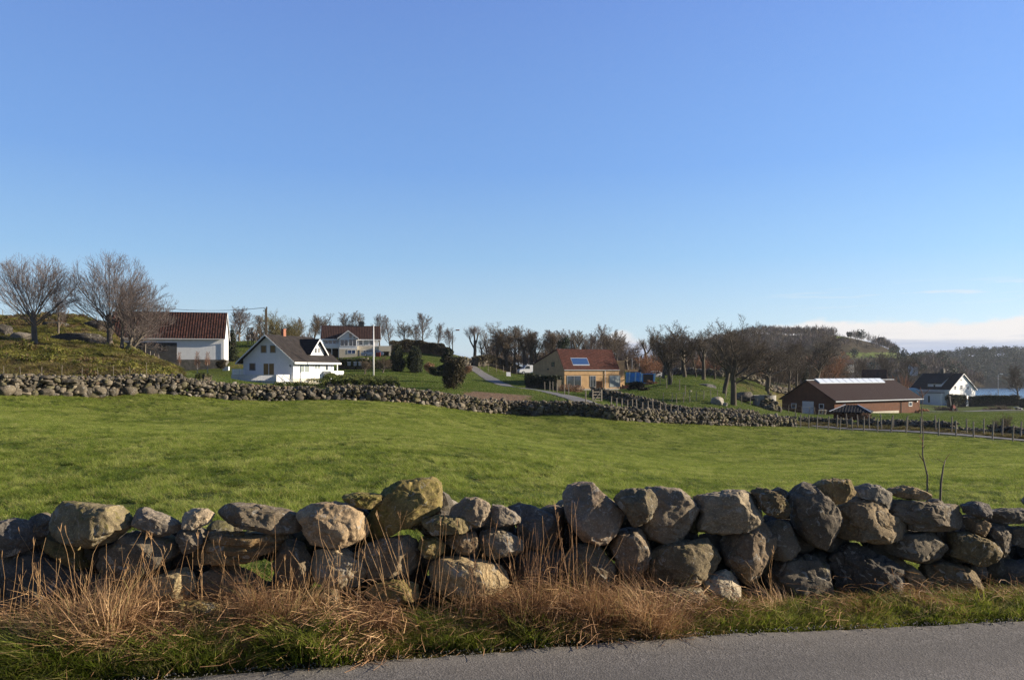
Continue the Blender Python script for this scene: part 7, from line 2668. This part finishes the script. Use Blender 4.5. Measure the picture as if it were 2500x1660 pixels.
# ------------------------------------------------------------------ water, far hills, forests
def build_far():
    m, t, b = new_mat('fjord_water')
    geo = t.add('ShaderNodeNewGeometry')
    b.inputs['Base Color'].default_value = (.045, .12, .22, 1)
    b.inputs['Roughness'].default_value = .22
    b.inputs['Specular IOR Level'].default_value = .5
    n = t.noise(t.scale(geo.outputs['Position'], (.25, 1, 1)), .35, 4, .6)
    t.l.new(t.bump(n, .6, .5), b.inputs['Normal'])
    ys = [230, 420, 800, 1600, 2500, 4400]
    V, Fs = [], []
    for y in ys:
        V += [(-y * 2, y, -14.0), (y * 2, y, -14.0)]
    for i in range(len(ys) - 1):
        Fs.append((2 * i, 2 * i + 1, 2 * i + 3, 2 * i + 2))
    o = obj_np('water', V, [np.array(Fs)], m)
    tag(o, kind='structure')

    def mat_hill(name, rough_cols, green):
        m, t, b = new_mat(name)
        geo = t.add('ShaderNodeNewGeometry')
        p = geo.outputs['Position']
        n = t.noise(p, .018, 5, .6)
        n2 = t.noise(p, .11, 5, .7)
        at = t.add('ShaderNodeVertexColor', layer_name='zone')
        sp = t.add('ShaderNodeSeparateColor')
        t.l.new(at.outputs[0], sp.inputs[0])
        c = t.ramp(t.math('ADD', t.math('MULTIPLY', n, .5), t.math('MULTIPLY', n2, .5)), [(.3, rough_cols[0]), (.5, rough_cols[1]), (.7, rough_cols[2])])
        g = t.ramp(n2, [(.3, tuple(x * .7 for x in green)), (.7, tuple(x * 1.25 for x in green))])
        c = t.mix(sp.outputs[0], c, g)
        t.l.new(c, b.inputs['Base Color'])
        b.inputs['Roughness'].default_value = .95
        b.inputs['Specular IOR Level'].default_value = .05
        t.l.new(t.bump(n2, .8, 3.0), b.inputs['Normal'])
        return m

    def hill(name, prof, d0, d1, vb, mat, greens=(), nx=160, ny=60, rough=1.0, back=1.0):
        """prof: (u, v) skyline at depth d1; falls to row vb at depth d0"""
        pu, pv = np.array(prof, float).T
        us = np.linspace(pu[0], pu[-1], nx)
        top = np.interp(us, pu, pv)
        k = np.ones(7) / 7
        top = np.convolve(np.pad(top, 3, 'edge'), k, 'valid')
        V, Z = [], []
        for j in range(ny):
            t = j / (ny - 1) * (1 + .35 * back)
            d = d0 + (d1 - d0) * t
            zt = CZ - (top - HV) / F * d1
            zb = CZ - (vb - HV) / F * d0
            if t <= 1:
                s = math.sin(t * math.pi / 2) ** .95
            else:
                s = math.cos((t - 1) / .35 * math.pi / 2) if back else 1
            x = (us - CX) / F * (d0 + (d1 - d0) * .6 + (d - d0 - (d1 - d0) * .6) * .8)
            z = zb + (zt - zb) * s
            P = np.stack([x * .02, np.full(nx, d * .02), 0 * x], -1)
            z = z + rough * 2.2 * fbm(P, 4) * min(1, t * 3)
            V.append(np.stack([x, np.full(nx, d), z], -1))
        V = np.concatenate(V)
        i = np.arange((ny - 1) * (nx - 1))
        r, c = i // (nx - 1), i % (nx - 1)
        f = np.stack([r * nx + c, r * nx + c + 1, (r + 1) * nx + c + 1, (r + 1) * nx + c], -1)
        o = obj_np(name, V, [f], mat, smooth=True)
        zone = np.zeros((len(V), 4), np.float32)
        pu_ = CX + V[:, 0] / V[:, 1] * F
        pv_ = HV - (V[:, 2] - CZ) / V[:, 1] * F
        for (g0, g1, h0, h1) in greens:
            zone[:, 0] = np.maximum(zone[:, 0], ((pu_ > g0) & (pu_ < g1) & (pv_ > h0) & (pv_ < h1)).astype(float))
        at = o.data.color_attributes.new('zone', 'FLOAT_COLOR', 'POINT')
        at.data.foreach_set('color', zone.ravel())
        tag(o, kind='structure')
        return o, V.reshape(ny, nx, 3), zone[:, 0].reshape(ny, nx)

    mh = mat_hill('hill_ground', [(.035, .028, .018), (.060, .048, .028), (.085, .068, .038)], (.12, .155, .038))
    prof = [(1480, 912), (1560, 900), (1660, 868), (1740, 846), (1800, 831), (1850, 822), (1880, 819), (1895, 821), (1960, 822), (2030, 821), (2070, 823), (2110, 831), (2150, 839), (2178, 850), (2200, 862), (2225, 872), (2260, 880), (2300, 886), (2340, 905)]
    o, VH, ZH = hill('hill', prof, 430, 640, 944, mh, [(2040, 2110, 819, 826), (2066, 2215, 861, 867), (2075, 2240, 868, 874), (2190, 2290, 874, 886)])
    o2, VF, ZF = hill('far_hill', [(2120, 905), (2200, 892), (2270, 884), (2320, 880), (2360, 874), (2420, 872), (2500, 872), (2600, 870), (2760, 866), (2900, 880)], 770, 960, 947, mh)
    o3, VG, ZG = hill('distant_ridge', [(2080, 908), (2160, 902), (2240, 884), (2290, 872), (2330, 868), (2370, 872), (2460, 890), (2560, 900), (2700, 908)], 1500, 1900, 925, mh, back=0, rough=.4)

    # bare woods and pines that read as masses
    def wood(name, V, keep, n, hmin, hmax, seed, mats, kind, jmax=.73):
        r_ = np.random.default_rng(seed)
        ny, nx, _ = V.shape
        j = r_.uniform(0, (ny - 1) * jmax, n * 3); i = r_.uniform(0, nx - 1.01, n * 3)
        jj, ii = j.astype(int), i.astype(int)
        P = V[jj, ii] + (V[jj, ii + 1] - V[jj, ii]) * (i - ii)[:, None] + (V[jj + 1, ii] - V[jj, ii]) * (j - jj)[:, None]
        ok = keep(jj, ii, P, r_)
        P = P[ok][:n]
        n = len(P)
        h = r_.uniform(hmin, hmax, n)
        C, A, S_ = [], [], []
        nf = 56 if kind == 'bare' else 230
        v = r_.normal(0, 1, (n, nf, 3)); v /= np.linalg.norm(v, axis=2)[..., None]
        rad = r_.uniform(.35, 1, (n, nf, 1))
        if kind == 'bare':
            c = P[:, None] + v * rad * np.stack([h * .42, h * .42, h * .42], -1)[:, None] + np.stack([0 * h, 0 * h, h * .58], -1)[:, None]
            a = v * .6 + np.array([0, 0, .8]); a /= np.linalg.norm(a, axis=2)[..., None]
            sz = (h[:, None, None] * .16 * r_.uniform(.6, 1.4, (n, nf, 1)))
            wd = .10
        else:
            c = P[:, None] + v * rad * np.stack([h * .36, h * .36, h * .34], -1)[:, None] + np.stack([0 * h, 0 * h, h * .62], -1)[:, None]
            a = r_.normal(0, 1, (n, nf, 3)); a[..., 2] *= .4; a /= np.linalg.norm(a, axis=2)[..., None]
            sz = (h[:, None, None] * .048 * r_.uniform(.6, 1.4, (n, nf, 1)))
            wd = .6
        b = r_.normal(0, 1, (n, nf, 3)); b -= (b * a).sum(2)[..., None] * a; b /= np.linalg.norm(b, axis=2)[..., None]
        Q = np.stack([c - a * sz, c + b * sz * wd, c + a * sz, c - b * sz * wd], 2).reshape(-1, 3)
        f = [np.arange(n * nf * 4).reshape(-1, 4)]
        # trunks
        w = .018 * h[:, None]
        base = P
        tp = P + np.stack([0 * h, 0 * h, h * .7], -1)
        tv = np.stack([base + np.stack([w[:, 0], 0 * h, 0 * h - 1], -1), base + np.stack([-w[:, 0] * .5, w[:, 0] * .87, 0 * h - 1], -1), base + np.stack([-w[:, 0] * .5, -w[:, 0] * .87, 0 * h - 1], -1), tp], 1)
        kk = len(Q) + np.arange(n)[:, None] * 4
        f.append(np.concatenate([kk + np.array(q) for q in ([0, 1, 3], [1, 2, 3], [2, 0, 3])]))
        mi = np.concatenate([np.repeat(r_.integers(0, len(mats), n), nf), np.zeros(3 * n, int)])
        o = obj_np(name, np.concatenate([Q, tv.reshape(-1, 3)]), f, None, mats=[MAT[q] for q in mats], midx=mi)
        tag(o, kind='stuff')
        return o
    def keep_hill(jj, ii, P, r_):
        u = CX + P[:, 0] / P[:, 1] * F
        v = HV - (P[:, 2] - CZ) / P[:, 1] * F
        g = ZH[jj, ii] + ZH[np.minimum(jj + 1, ZH.shape[0] - 1), ii] + ZH[np.maximum(jj - 1, 0), ii] + ZH[np.maximum(jj - 2, 0), ii]
        q = fbm(P * .02, 3)
        return (g < .1) & ((v < 860) | (v > 885) | (u < 2060)) & (q > -.30)
    wood('bare_woodland', VH, keep_hill, 2200, 4, 8, 4, ['twig_brown', 'twig_lilac', 'twig_dark', 'twig_brown'], 'bare')
    def keep_pine(jj, ii, P, r_):
        u = CX + P[:, 0] / P[:, 1] * F
        return (r_.uniform(size=len(P)) < np.clip((u - 2190) / 120, .25, 1))
    wood('pine_forest', VF, keep_pine, 850, 8, 16, 5, ['leaf_pine', 'leaf_dark', 'leaf_pine'], 'pine')
    def keep_some(jj, ii, P, r_):
        u = CX + P[:, 0] / P[:, 1] * F
        v = HV - (P[:, 2] - CZ) / P[:, 1] * F
        q = fbm(P * .05 + 7, 2)
        return (ZH[jj, ii] < .1) & (((u > 2080) & (u < 2240) & (q > .18)) | ((v > 884) & (u > 2100) & (q > .0)))
    wood('evergreen_copse', VH, keep_some, 70, 6, 12, 6, ['leaf_pine', 'leaf_dark'], 'pine')
    for lab, u, v, d, hpx, sd in (('lone evergreen tree on the crest of the far hill', 2074, 822, 640, 10, 1), ('round evergreen tree on the right shoulder of the far hill', 2152, 842, 620, 18, 2), ('dark evergreen clump at the right foot of the far hill', 2186, 866, 600, 24, 3), ('bare lone tree on the grassy foot of the far hill', 2228, 880, 600, 14, 4)):
        bush('evergreen_tree' if sd < 4 else 'bare_tree', lab, u, d, hpx * (1.3 if sd < 3 else 1.1), hpx, 'leaf_pine' if sd < 4 else 'leaf_brown', .35 if sd < 4 else .1, sd + 60, 'tree', 'round', vbase=v, size=.8)
    # low woodland between the shed and the hill
    def keep_all(jj, ii, P, r_):
        return np.ones(len(P), bool)
    nx, ny = 40, 8
    us = np.linspace(1560, 2330, nx)
    G = np.zeros((ny, nx, 3))
    for j in range(ny):
        d = 225 + 24 * j
        G[j, :, 0] = (us - CX) / F * d; G[j, :, 1] = d
        G[j, :, 2] = ground_np(G[j, :, 0], G[j, :, 1])
    wood('thicket_woodland', G, keep_all, 330, 5, 8.5, 9, ['twig_brown', 'twig_dark', 'twig_lilac', 'twig_rust'], 'bare')
    us = np.linspace(560, 1560, nx)
    G2 = G.copy()
    for j in range(ny):
        d = 192 + 6 * j
        G2[j, :, 0] = (us - CX) / F * d; G2[j, :, 1] = d
        G2[j, :, 2] = ground_np(G2[j, :, 0], G2[j, :, 1])
    def keep_mid(jj, ii, P, r_):
        u = CX + P[:, 0] / P[:, 1] * F
        return ((u > 560) & (u < 770) & (r_.uniform(size=len(P)) < .35) | (u > 1190)) & (r_.uniform(size=len(P)) < .6)
    wood('skyline_scrub', G2, keep_mid, 290, 2.2, 5.5, 10, ['twig_brown', 'twig_lilac', 'twig_dark'], 'bare')
    small_house('cream_house', 'tiny cream house in the trees at the foot of the far hill', 2068, 896, 420, 4.2, 3.5, 1.8, 1.8, 10, 'cream_boards', 'brown_tiles', 2)
    small_house('red_barn', 'dark red roofed barn with white gable behind the brown shed', 2106, 950, 225, 6.0, 4.0, 3.2, 2.2, -28, 'white_boards', 'barn_tiles', 0, 'barn')
    small_house('grey_house', 'pale grey house half hidden in trees left of the farmhouse', 2226, 902, 380, 3.2, 3, 1.6, 1.2, 5, 'grey_paint', 'brown_tiles', 2)
    small_house('grey_bungalow', 'low pale house seen between the trunks behind the blue skips', 1602, 912, 200, 7, 5, 2.4, 1.2, 5, 'white_upright', 'slate_tiles', 3)


# ------------------------------------------------------------------ vehicles and small things
simple('van_white', (.74, .76, .78), .3, .03, 2)
simple('car_blue', (.20, .26, .36), .3, .05, 2, metal=.3)
simple('tyre', (.02, .02, .02), .9, .1, 4)
simple('skip_blue', (.06, .32, .80), .5, .25, 1.5)
simple('orange_wood', (.42, .16, .05), .7, .2, 3)
simple('red_paint', (.22, .03, .02), .5, .15, 3)
m_, t_, b_ = new_mat('lamp_glass')
b_.inputs['Base Color'].default_value = (.8, .8, .78, 1)
b_.inputs['Roughness'].default_value = .2
MAT['lamp_glass'] = m_


def vehicle(name, label, loc, rz, L, Wd, prof, glass_side, screen, body, wheels, cat, wr=.33, screen_w=.86):
    root = thing(name, label, cat, loc, rz)
    m = MB().prism(prof, 'y', -Wd / 2, Wd / 2)
    m.build('body', MAT[body], root, .06, seg=2)
    for sgn in (-1, 1):
        y0, y1 = (Wd / 2 + .004, Wd / 2 + .02) if sgn > 0 else (-Wd / 2 - .02, -Wd / 2 - .004)
        for g in glass_side:
            MB().prism(g, 'y', y0, y1).build('side_window', MAT['glass'], root)
        for x in wheels:
            w = MB().disc((x, sgn * (Wd / 2 - .08), wr), (0, 1, 0), wr, .22, 18).build('wheel', MAT['tyre'], root)
            MB().disc((x, sgn * (Wd / 2 + .035), wr), (0, 1, 0), wr * .6, .02, 14).build('rim', MAT['steel'], w)
    (x0, z0), (x1, z1) = screen
    d = Vector((x1 - x0, 0, z1 - z0)).normalized()
    n = Vector((-d.z, 0, d.x)) * (1 if x0 < x1 else -1)
    if n.x > 0: n = -n
    a, b = Vector((x0, 0, z0)) + n * .03, Vector((x1, 0, z1)) + n * .03
    hw = Wd / 2 * screen_w
    pts = [a + Vector((0, -hw, 0)), a + Vector((0, hw, 0)), b + Vector((0, hw * .9, 0)), b + Vector((0, -hw * .9, 0))]
    pts += [p + n * .015 for p in pts]
    MB().poly(pts, [(3, 2, 1, 0), (4, 5, 6, 7), (0, 1, 5, 4), (1, 2, 6, 5), (2, 3, 7, 6), (3, 0, 4, 7)]).build('windscreen', MAT['glass'], root)
    for sgn in (-1, 1):
        MB().box(prof[0][0] - .035, prof[0][0] + .1, sgn * Wd * .36 - .16, sgn * Wd * .36 + .16, .68, .86).build('headlight', MAT['lamp_glass'], root, .02)
    MB().box(prof[0][0] - .05, prof[0][0] + .1, -Wd * .48, Wd * .48, .28, .5).build('bumper', MAT['grey_paint'], root, .03)
    return root


def build_small():
    van = [(0, .3), (0, .75), (.10, .98), (.95, 1.15), (1.55, 1.85), (1.85, 1.93), (4.75, 1.93), (4.85, 1.0), (4.85, .3)]
    p = wp(1264, 916, 165)
    p.z += .2
    vehicle('van', 'white panel van parked left of the yellow house', (p.x, p.y, p.z), R(20), 4.85, 1.9, van, [[(1.15, 1.16), (1.68, 1.78), (2.35, 1.78), (2.4, 1.16)]], ((.98, 1.17), (1.55, 1.84)), 'van_white', (.95, 3.95), 'van', .33)
    car = [(0, .25), (0, .62), (.15, .78), (1.1, .92), (1.85, 1.38), (3.3, 1.40), (4.1, .95), (4.4, .9), (4.4, .3)]
    gl = [[(1.25, .95), (1.9, 1.32), (2.5, 1.34), (2.5, .95)], [(2.58, .95), (2.58, 1.34), (3.2, 1.32), (3.7, .95)]]
    p = wp(882, 870.5, 156.5)
    vehicle('car', 'silver-blue car parked in front of the upper house', (p.x, p.y, p.z), R(8), 4.4, 1.75, car, gl, ((1.12, .94), (1.83, 1.36)), 'car_blue', (.85, 3.45), 'car', .31)
    p = wp(1566, 920, 150)
    vehicle('car', 'white car with only its roof visible behind the blue skips', (p.x, p.y, p.z - .3), R(12), 4.4, 1.75, car, gl, ((1.12, .94), (1.83, 1.36)), 'van_white', (.85, 3.45), 'car', .31)
    p = wp(917, 871, 155)
    root = thing('red_ladder_box', 'small red and white box beside the parked car by the carport', 'box', tuple(p))
    MB().box(0, .9, 0, .5, 0, .9).build('lid', MAT['red_paint'], root, .04)
    MB().box(-.35, -.02, 0, .5, 0, .8).build('panel', MAT['white_paint'], root, .02)
    # blue waste skips with slanting ends and ribs
    for lab, u0, u1, v0, v1, d, rz in (('left blue waste skip with broken boards sticking out, next to the timber annex', 1530, 1563, 909, 934, 138, 4), ('right blue waste skip with light blue ribs beside the brown shrub', 1562, 1597, 912, 936, 134, -4)):
        p = wp((u0 + u1) / 2, v1, d)
        w = (u1 - u0) / F * d
        h = (v1 - v0) / F * d
        root = thing('waste_skip', lab, 'skip', tuple(p), R(rz), 'blue waste skips')
        m = MB()
        a, t_ = w / 2, .06
        D = 1.7
        m.box(-a, a, -.85, .85, .02, .10)
        m.box(-a, a, -.85, -.85 + t_, .103, h)
        m.box(-a, a, .85 - t_, .85, .103, h)
        m.box(-a, -a + t_, -.85 + t_, .85 - t_, .103, h)
        m.box(a - t_, a, -.85 + t_, .85 - t_, .103, h)
        m.build('body', MAT['skip_blue'], root)
        simple('skip_light', (.42, .72, .92), .5, .2, 2) if 'skip_light' not in MAT else None
        for x in (-a + .1, 0, a - .25) if rz > 0 else (-a + .05, a - .2):
            MB().prism([(x, .1), (x + .2, .1), (x + .34, h + .05), (x + .08, h + .05)], 'y', -.95, -.853).build('rib', MAT['skip_light'], root)
        if rz < 0:
            MB().box(-a + .5, a - .3, -.90, -.853, .15, h - .12).build('door', MAT['bark_dark'], root)
        MB().box(-a - .02, a + .02, -.94, -.86, h - .1, h - .01).build('rim', MAT['skip_blue'], root)
        r_ = random.Random(3)
        mm = MB()
        for i in range(9):
            x = r_.uniform(-a + .3, a - .3)
            mm.beam((x, r_.uniform(-.5, .5), .3), (x + r_.uniform(-.6, .6), r_.uniform(-.5, .5), h + r_.uniform(-.1, .35)), .12, .05)
        o = mm.build('scrap_boards', MAT['orange_wood'])
        o.location = p
        tag(o, 'broken boards heaped in the left blue skip' if rz > 0 else 'broken boards heaped in the right blue skip', 'scrap wood')
    # posts for letter boxes and the little gate by the track
    for i, (u, lab) in enumerate(((1459, 'left orange letter box post at the field gate'), (1467, 'right orange letter box post at the field gate'))):
        p = wp(u, 971, 88)
        root = thing('letter_box', lab, 'letter box', tuple(p), 0, 'orange letter boxes')
        MB().box(-.06, .06, -.05, .05, -.3, 1.0).build('post', MAT['post_wood'], root)
        b = MB().box(-.17, .17, -.14, .14, 1.003 - .45, 2.35 - .45).build('box', MAT['orange_wood'], root, .02)
        MB().box(-.12, .12, -.16, -.143, 1.55, 1.60).build('slot', MAT['dark_iron'], root)
    p = wp(1447, 983, 80)
    root = thing('field_gate', 'pale wooden field gate standing ajar beside the letter boxes', 'gate', tuple(p), R(25))
    for x in (0, 1.05):
        MB().box(x - .06, x + .06, -.06, .06, -.2, 1.35).build('post', MAT['post_wood'], root)
    for k in range(4):
        MB().box(.065, .985, -.03, .03, .15 + k * .3, .25 + k * .3).build('rail', MAT['post_wood'], root)
    MB().beam((.1, -.05, .15), (.95, -.05, 1.15), .05, .08, (0, 1, 0)).build('brace', MAT['post_wood'], root)
    p = wp(1242, 921, 150)
    root = thing('sign_board', 'small white board leaning at the edge of the farm track', 'sign', tuple(p), R(10))
    MB().poly([(-.45, 0, 0), (.45, 0, 0), (.4, .35, 1.0), (-.4, .35, 1.0), (-.45, .05, 0), (.45, .05, 0), (.4, .40, 1.0), (-.4, .40, 1.0)], [(3, 2, 1, 0), (4, 5, 6, 7), (0, 1, 5, 4), (1, 2, 6, 5), (2, 3, 7, 6), (3, 0, 4, 7)]).build('panel', MAT['white_paint'], root)
    MB().beam((0, .8, 0), (0, .38, .9), .05, .05).build('prop', MAT['post_wood'], root)
    # flagpole
    x = ux(912, 100)
    z = gz(x, 100)
    root = thing('flagpole', 'tall bare white flagpole on the lawn right of the white house', 'flagpole', (x, 100, z))
    top = CZ - (796 - HV) / F * 100 - z
    MB().tube([(0, 0, 0), (0, 0, top * .5), (0, 0, top)], [.105, .09, .055], 12).build('pole', MAT['white_paint'], root, smooth=True)
    MB().tube([(0, 0, top), (0, 0, top + .08), (0, 0, top + .16)], [.03, .10, .03], 10).build('finial', MAT['white_paint'], root)
    MB().box(-.2, .2, -.2, .2, -.2, .12).build('base', MAT['concrete'], root, .02)
    # power poles and lines
    A = []
    for lab, u, vt, d in (('taller dark wooden power pole behind the white house roof', 651, 749, 140), ('slightly shorter power pole close beside the tall one', 648, 754, 141)):
        x = ux(u, d)
        z = CZ - (845 - HV) / F * d
        t = CZ - (vt - HV) / F * d
        root = thing('power_pole', lab, 'pole', (x, d, z), 0, 'wooden power poles')
        MB().tube([(0, 0, 0), (0, 0, t - z)], [.15, .11], 9).build('pole', MAT['bark_dark'], root)
        MB().box(-.42, .12, -.05, .05, t - z - .45, t - z - .36).build('crossarm', MAT['bark_dark'], root)
        for k in (-.36,):
            MB().tube([(k, 0, t - z - .33), (k, 0, t - z - .12)], [.05, .035], 6).build('insulator', MAT['lamp_glass'], root)
        A.append(Vector((x, d, t - .15)))
    B = Vector((ux(360, 150), 150, CZ - (748 - HV) / F * 150))
    m = MB()
    for k in (-.45, .25):
        P = []
        for i in range(15):
            s = i / 14
            q = A[0].lerp(B, s) + Vector((k, 0, -1.1 * 4 * s * (1 - s) * .6))
            P.append(q)
        m.tube(P, .022, 4, False)
    o = m.build('power_line', MAT['wire'])
    tag(o, 'thin overhead wires running left from the power pole above the barn', 'cable')
    root = thing('power_pole', 'thin dark pole seen through the beech crown above the barn roof', 'pole', (ux(360, 150), 150, CZ - (830 - HV) / F * 150), 0)
    t = B.z - (CZ - (830 - HV) / F * 150)
    MB().tube([(0, 0, 0), (0, 0, t + .3)], [.14, .10], 8).build('pole', MAT['bark_dark'], root)
    MB().box(-.6, .6, -.05, .05, t - .1, t).build('crossarm', MAT['bark_dark'], root)
    # street lamps
    for lab, u, vt, vb, d, col, arm in (('dark lamp post with an orange lamp head above the wide conifer', 1105, 808, 868, 150, 'orange_wood', .7), ('grey street lamp post by the water at far right', 2437, 914, 990, 215, 'lamp_glass', .5),
                                        ('slim grey lamp post right of the timber annex', 1543, 872, 905, 185, 'lamp_glass', .6), ('slim grey lamp post near the black forked pollard', 1561, 868, 905, 185, 'lamp_glass', .6)):
        x = ux(u, d)
        z = CZ - (vb - HV) / F * d
        t = CZ - (vt - HV) / F * d - z
        root = thing('street_lamp', lab, 'street lamp', (x, d, z), 0, 'street lamps')
        MB().tube([(0, 0, 0), (0, 0, t)], [.11, .08], 8).build('pole', MAT['grey_paint' if d > 160 else 'bark_dark'], root)
        MB().tube([(0, 0, t - .1), (arm * .6, -.1, t + .1), (arm, -.15, t + .12)], .04, 6).build('arm', MAT['grey_paint'], root)
        MB().box(arm - .1, arm + .65, -.36, .06, t + .04, t + .26).build('lamp_head', MAT[col], root, .05)
    # pallets by the shed
    p = wp(2006, 1012, 128)
    for i in range(4):
        root = thing('pallet', ['lowest of the stacked pale pallets by the shed corner', 'second pallet from below in the stack by the shed corner', 'third pallet from below in the stack by the shed corner', 'topmost pale pallet on the stack by the shed corner'][i], 'pallet', (p.x - .6 + i * .05, p.y, p.z - .1 + i * .235), R(-20 + i * 3), 'pallets stacked by the shed')
        m = MB()
        for k in range(5):
            m.box(0, 1.2, -.5 + k * .21, -.5 + k * .21 + .15, .165, .19)
        m.build('top_boards', MAT['pallet_wood'] if 'pallet_wood' in MAT else simple('pallet_wood', (.60, .52, .40), .8, .2, 4), root)
        m = MB()
        for x in (0, .53, 1.06):
            m.box(x, x + .14, -.5, .49, .03, .162)
        m.build('bearers', MAT['pallet_wood'], root)
    # farm tools, rubbish and brush near the farmhouse
    p = wp(2322, 1003, 162)
    root = thing('hoist', 'rusty red farm hoist with a raised boom beside the drive', 'farm machine', tuple(p), R(20))
    MB().beam((0, 0, .3), (-.5, 0, 3.2), .28, .28, (0, 1, 0)).build('boom', MAT['dark_iron'], root)
    MB().prism([(-.2, 0), (1.2, 0), (.7, 1.1), (.2, 1.3)], 'y', -.4, .4).build('body', MAT['red_paint'], root, .05)
    for x in (.0, 1.0):
        MB().disc((x, -.45, .3), (0, 1, 0), .32, .2).build('wheel', MAT['tyre'], root)
    r_ = random.Random(5)
    m = MB()
    p = wp(2302, 1002, 163)
    for i in range(120):
        a = r_.uniform(0, 3.14)
        x, y = r_.gauss(0, .9), r_.gauss(0, .5)
        m.tube([(x, y, .05), (x + math.cos(a) * .9, y + r_.uniform(-.4, .4), r_.uniform(.2, .9))], .035, 4)
    o = m.build('brush_pile', MAT['twig_dark'])
    o.location = p
    tag(o, 'dark brush heap beside the rusty hoist', 'brush pile')
    m = MB()
    p = wp(2440, 1001, 170)
    for i in range(160):
        a = r_.uniform(0, 3.14)
        x, y = r_.gauss(0, 1.8), r_.gauss(0, .6)
        m.tube([(x, y, .05), (x + math.cos(a) * 1.3, y + r_.uniform(-.4, .4), r_.uniform(.2, 1.3) * max(.2, 1 - abs(x) / 4))], .04, 4)
    o = m.build('brush_pile', MAT['twig_brown'])
    o.location = p
    tag(o, 'long heap of cut branches before the clipped hedge at right', 'brush pile')
    p = wp(2486, 1000, 168)
    root = thing('trailer', 'small white tilted trailer lid at the right edge', 'trailer', tuple(p), R(15))
    MB().poly([(-.7, -.5, .45), (.6, -.5, .1), (.6, .5, .1), (-.7, .5, .45), (-.75, -.5, .6), (.7, -.5, .25), (.7, .5, .25), (-.75, .5, .6)], [(3, 2, 1, 0), (4, 5, 6, 7), (0, 1, 5, 4), (1, 2, 6, 5), (2, 3, 7, 6), (3, 0, 4, 7)]).build('lid', MAT['white_paint'], root, .02)
    for s in (-.5, .5):
        MB().disc((0, s, .16), (0, 1, 0), .2, .12).build('wheel', MAT['tyre'], root)
    m = MB()
    p = wp(2252, 1004, 153)
    for i in range(45):
        x, y = r_.gauss(.3, .5), r_.gauss(0, .5)
        a = r_.uniform(0, 3.14)
        m.beam((x, y, .1), (x + math.cos(a) * .5, y + math.sin(a) * .5, r_.uniform(.1, .5)), .14, .12)
    o = m.build('firewood_heap', MAT['orange_wood'])
    o.location = p
    tag(o, 'scattered heap of split firewood at the right end of the brown shed', 'firewood')
    m = MB()
    p = wp(1527, 949, 127)
    for i in range(30):
        x, y = r_.gauss(0, .35), r_.gauss(0, .4)
        m.box(x, x + .22, y, y + .22, -.1, r_.uniform(.1, .7))
    o = m.build('rubble_heap', MAT['brick'])
    o.location = p
    tag(o, 'heap of broken red bricks at the right corner of the yellow house', 'rubble')
    # two beehives and a wood stack by the garden hedge
    for u, lab in ((852, 'left small white box before the garden hedge'), (867, 'middle small white box before the garden hedge'), (879, 'right small white box before the garden hedge')):
        p = wp(u, 893, 127)
        root = thing('beehive', lab, 'box', tuple(p), R(10), 'white boxes by the garden hedge')
        MB().box(-.25, .25, -.25, .25, 0, .55).build('body', MAT['grey_paint'], root, .02)
        MB().box(-.3, .3, -.3, .3, .553, .64).build('lid', MAT['steel'], root, .01)
    # nest box on legs on the skyline behind the white house
    p = wp(611, 830, 150)
    root = thing('lookout_tower', 'small dark wooden lookout stand on the skyline left of the power poles', 'lookout', tuple(p))
    w = .38
    for x in (-w, w):
        for y in (-w, w):
            MB().beam((x * 1.15, y * 1.15, -.8), (x, y, 2.2), .12, .12).build('leg', MAT['bark_dark'], root)
    MB().box(-w - .1, w + .1, -w - .1, w + .1, 1.15, 1.27).build('platform', MAT['bark_dark'], root)
    MB().prism([(-w - .15, 2.203), (w + .15, 2.203), (w + .15, 2.32), (-w - .15, 2.32)], 'y', -w - .15, w + .15).build('roof', MAT['bark_dark'], root)
    # round bale and tank by the old farmhouse
    p = wp(2228, 985, 205)
    root = thing('water_tank', 'pale blue-green round tank between the shed and the farmhouse', 'tank', (p.x, p.y, p.z))
    simple('tank_green', (.25, .42, .45), .5, .15, 2)
    MB().tube([(0, 0, 0), (0, 0, 3.4), (0, 0, 3.9), (0, 0, 4.1)], [1.6, 1.6, 1.2, .3], 20).build('shell', MAT['tank_green'], root, smooth=True)
    MB().tube([(0, 0, 1.8), (0, 0, 1.95)], [1.63, 1.63], 20).build('band', MAT['steel'], root)


def build_haze():
    m = bpy.data.materials.new('haze_air')
    m.use_nodes = True
    n = m.node_tree.nodes
    n.clear()
    out = n.new('ShaderNodeOutputMaterial')
    v = n.new('ShaderNodeVolumePrincipled')
    v.inputs['Color'].default_value = (.80, .88, 1.0, 1)
    v.inputs['Density'].default_value = .00009
    v.inputs['Anisotropy'].default_value = .25
    m.node_tree.links.new(v.outputs[0], out.inputs['Volume'])
    o = MB().box(-9500, 9500, -60, 4500, -40, 95).build('haze', m)
    tag(o, kind='stuff')


build_far()
build_small()
build_haze()
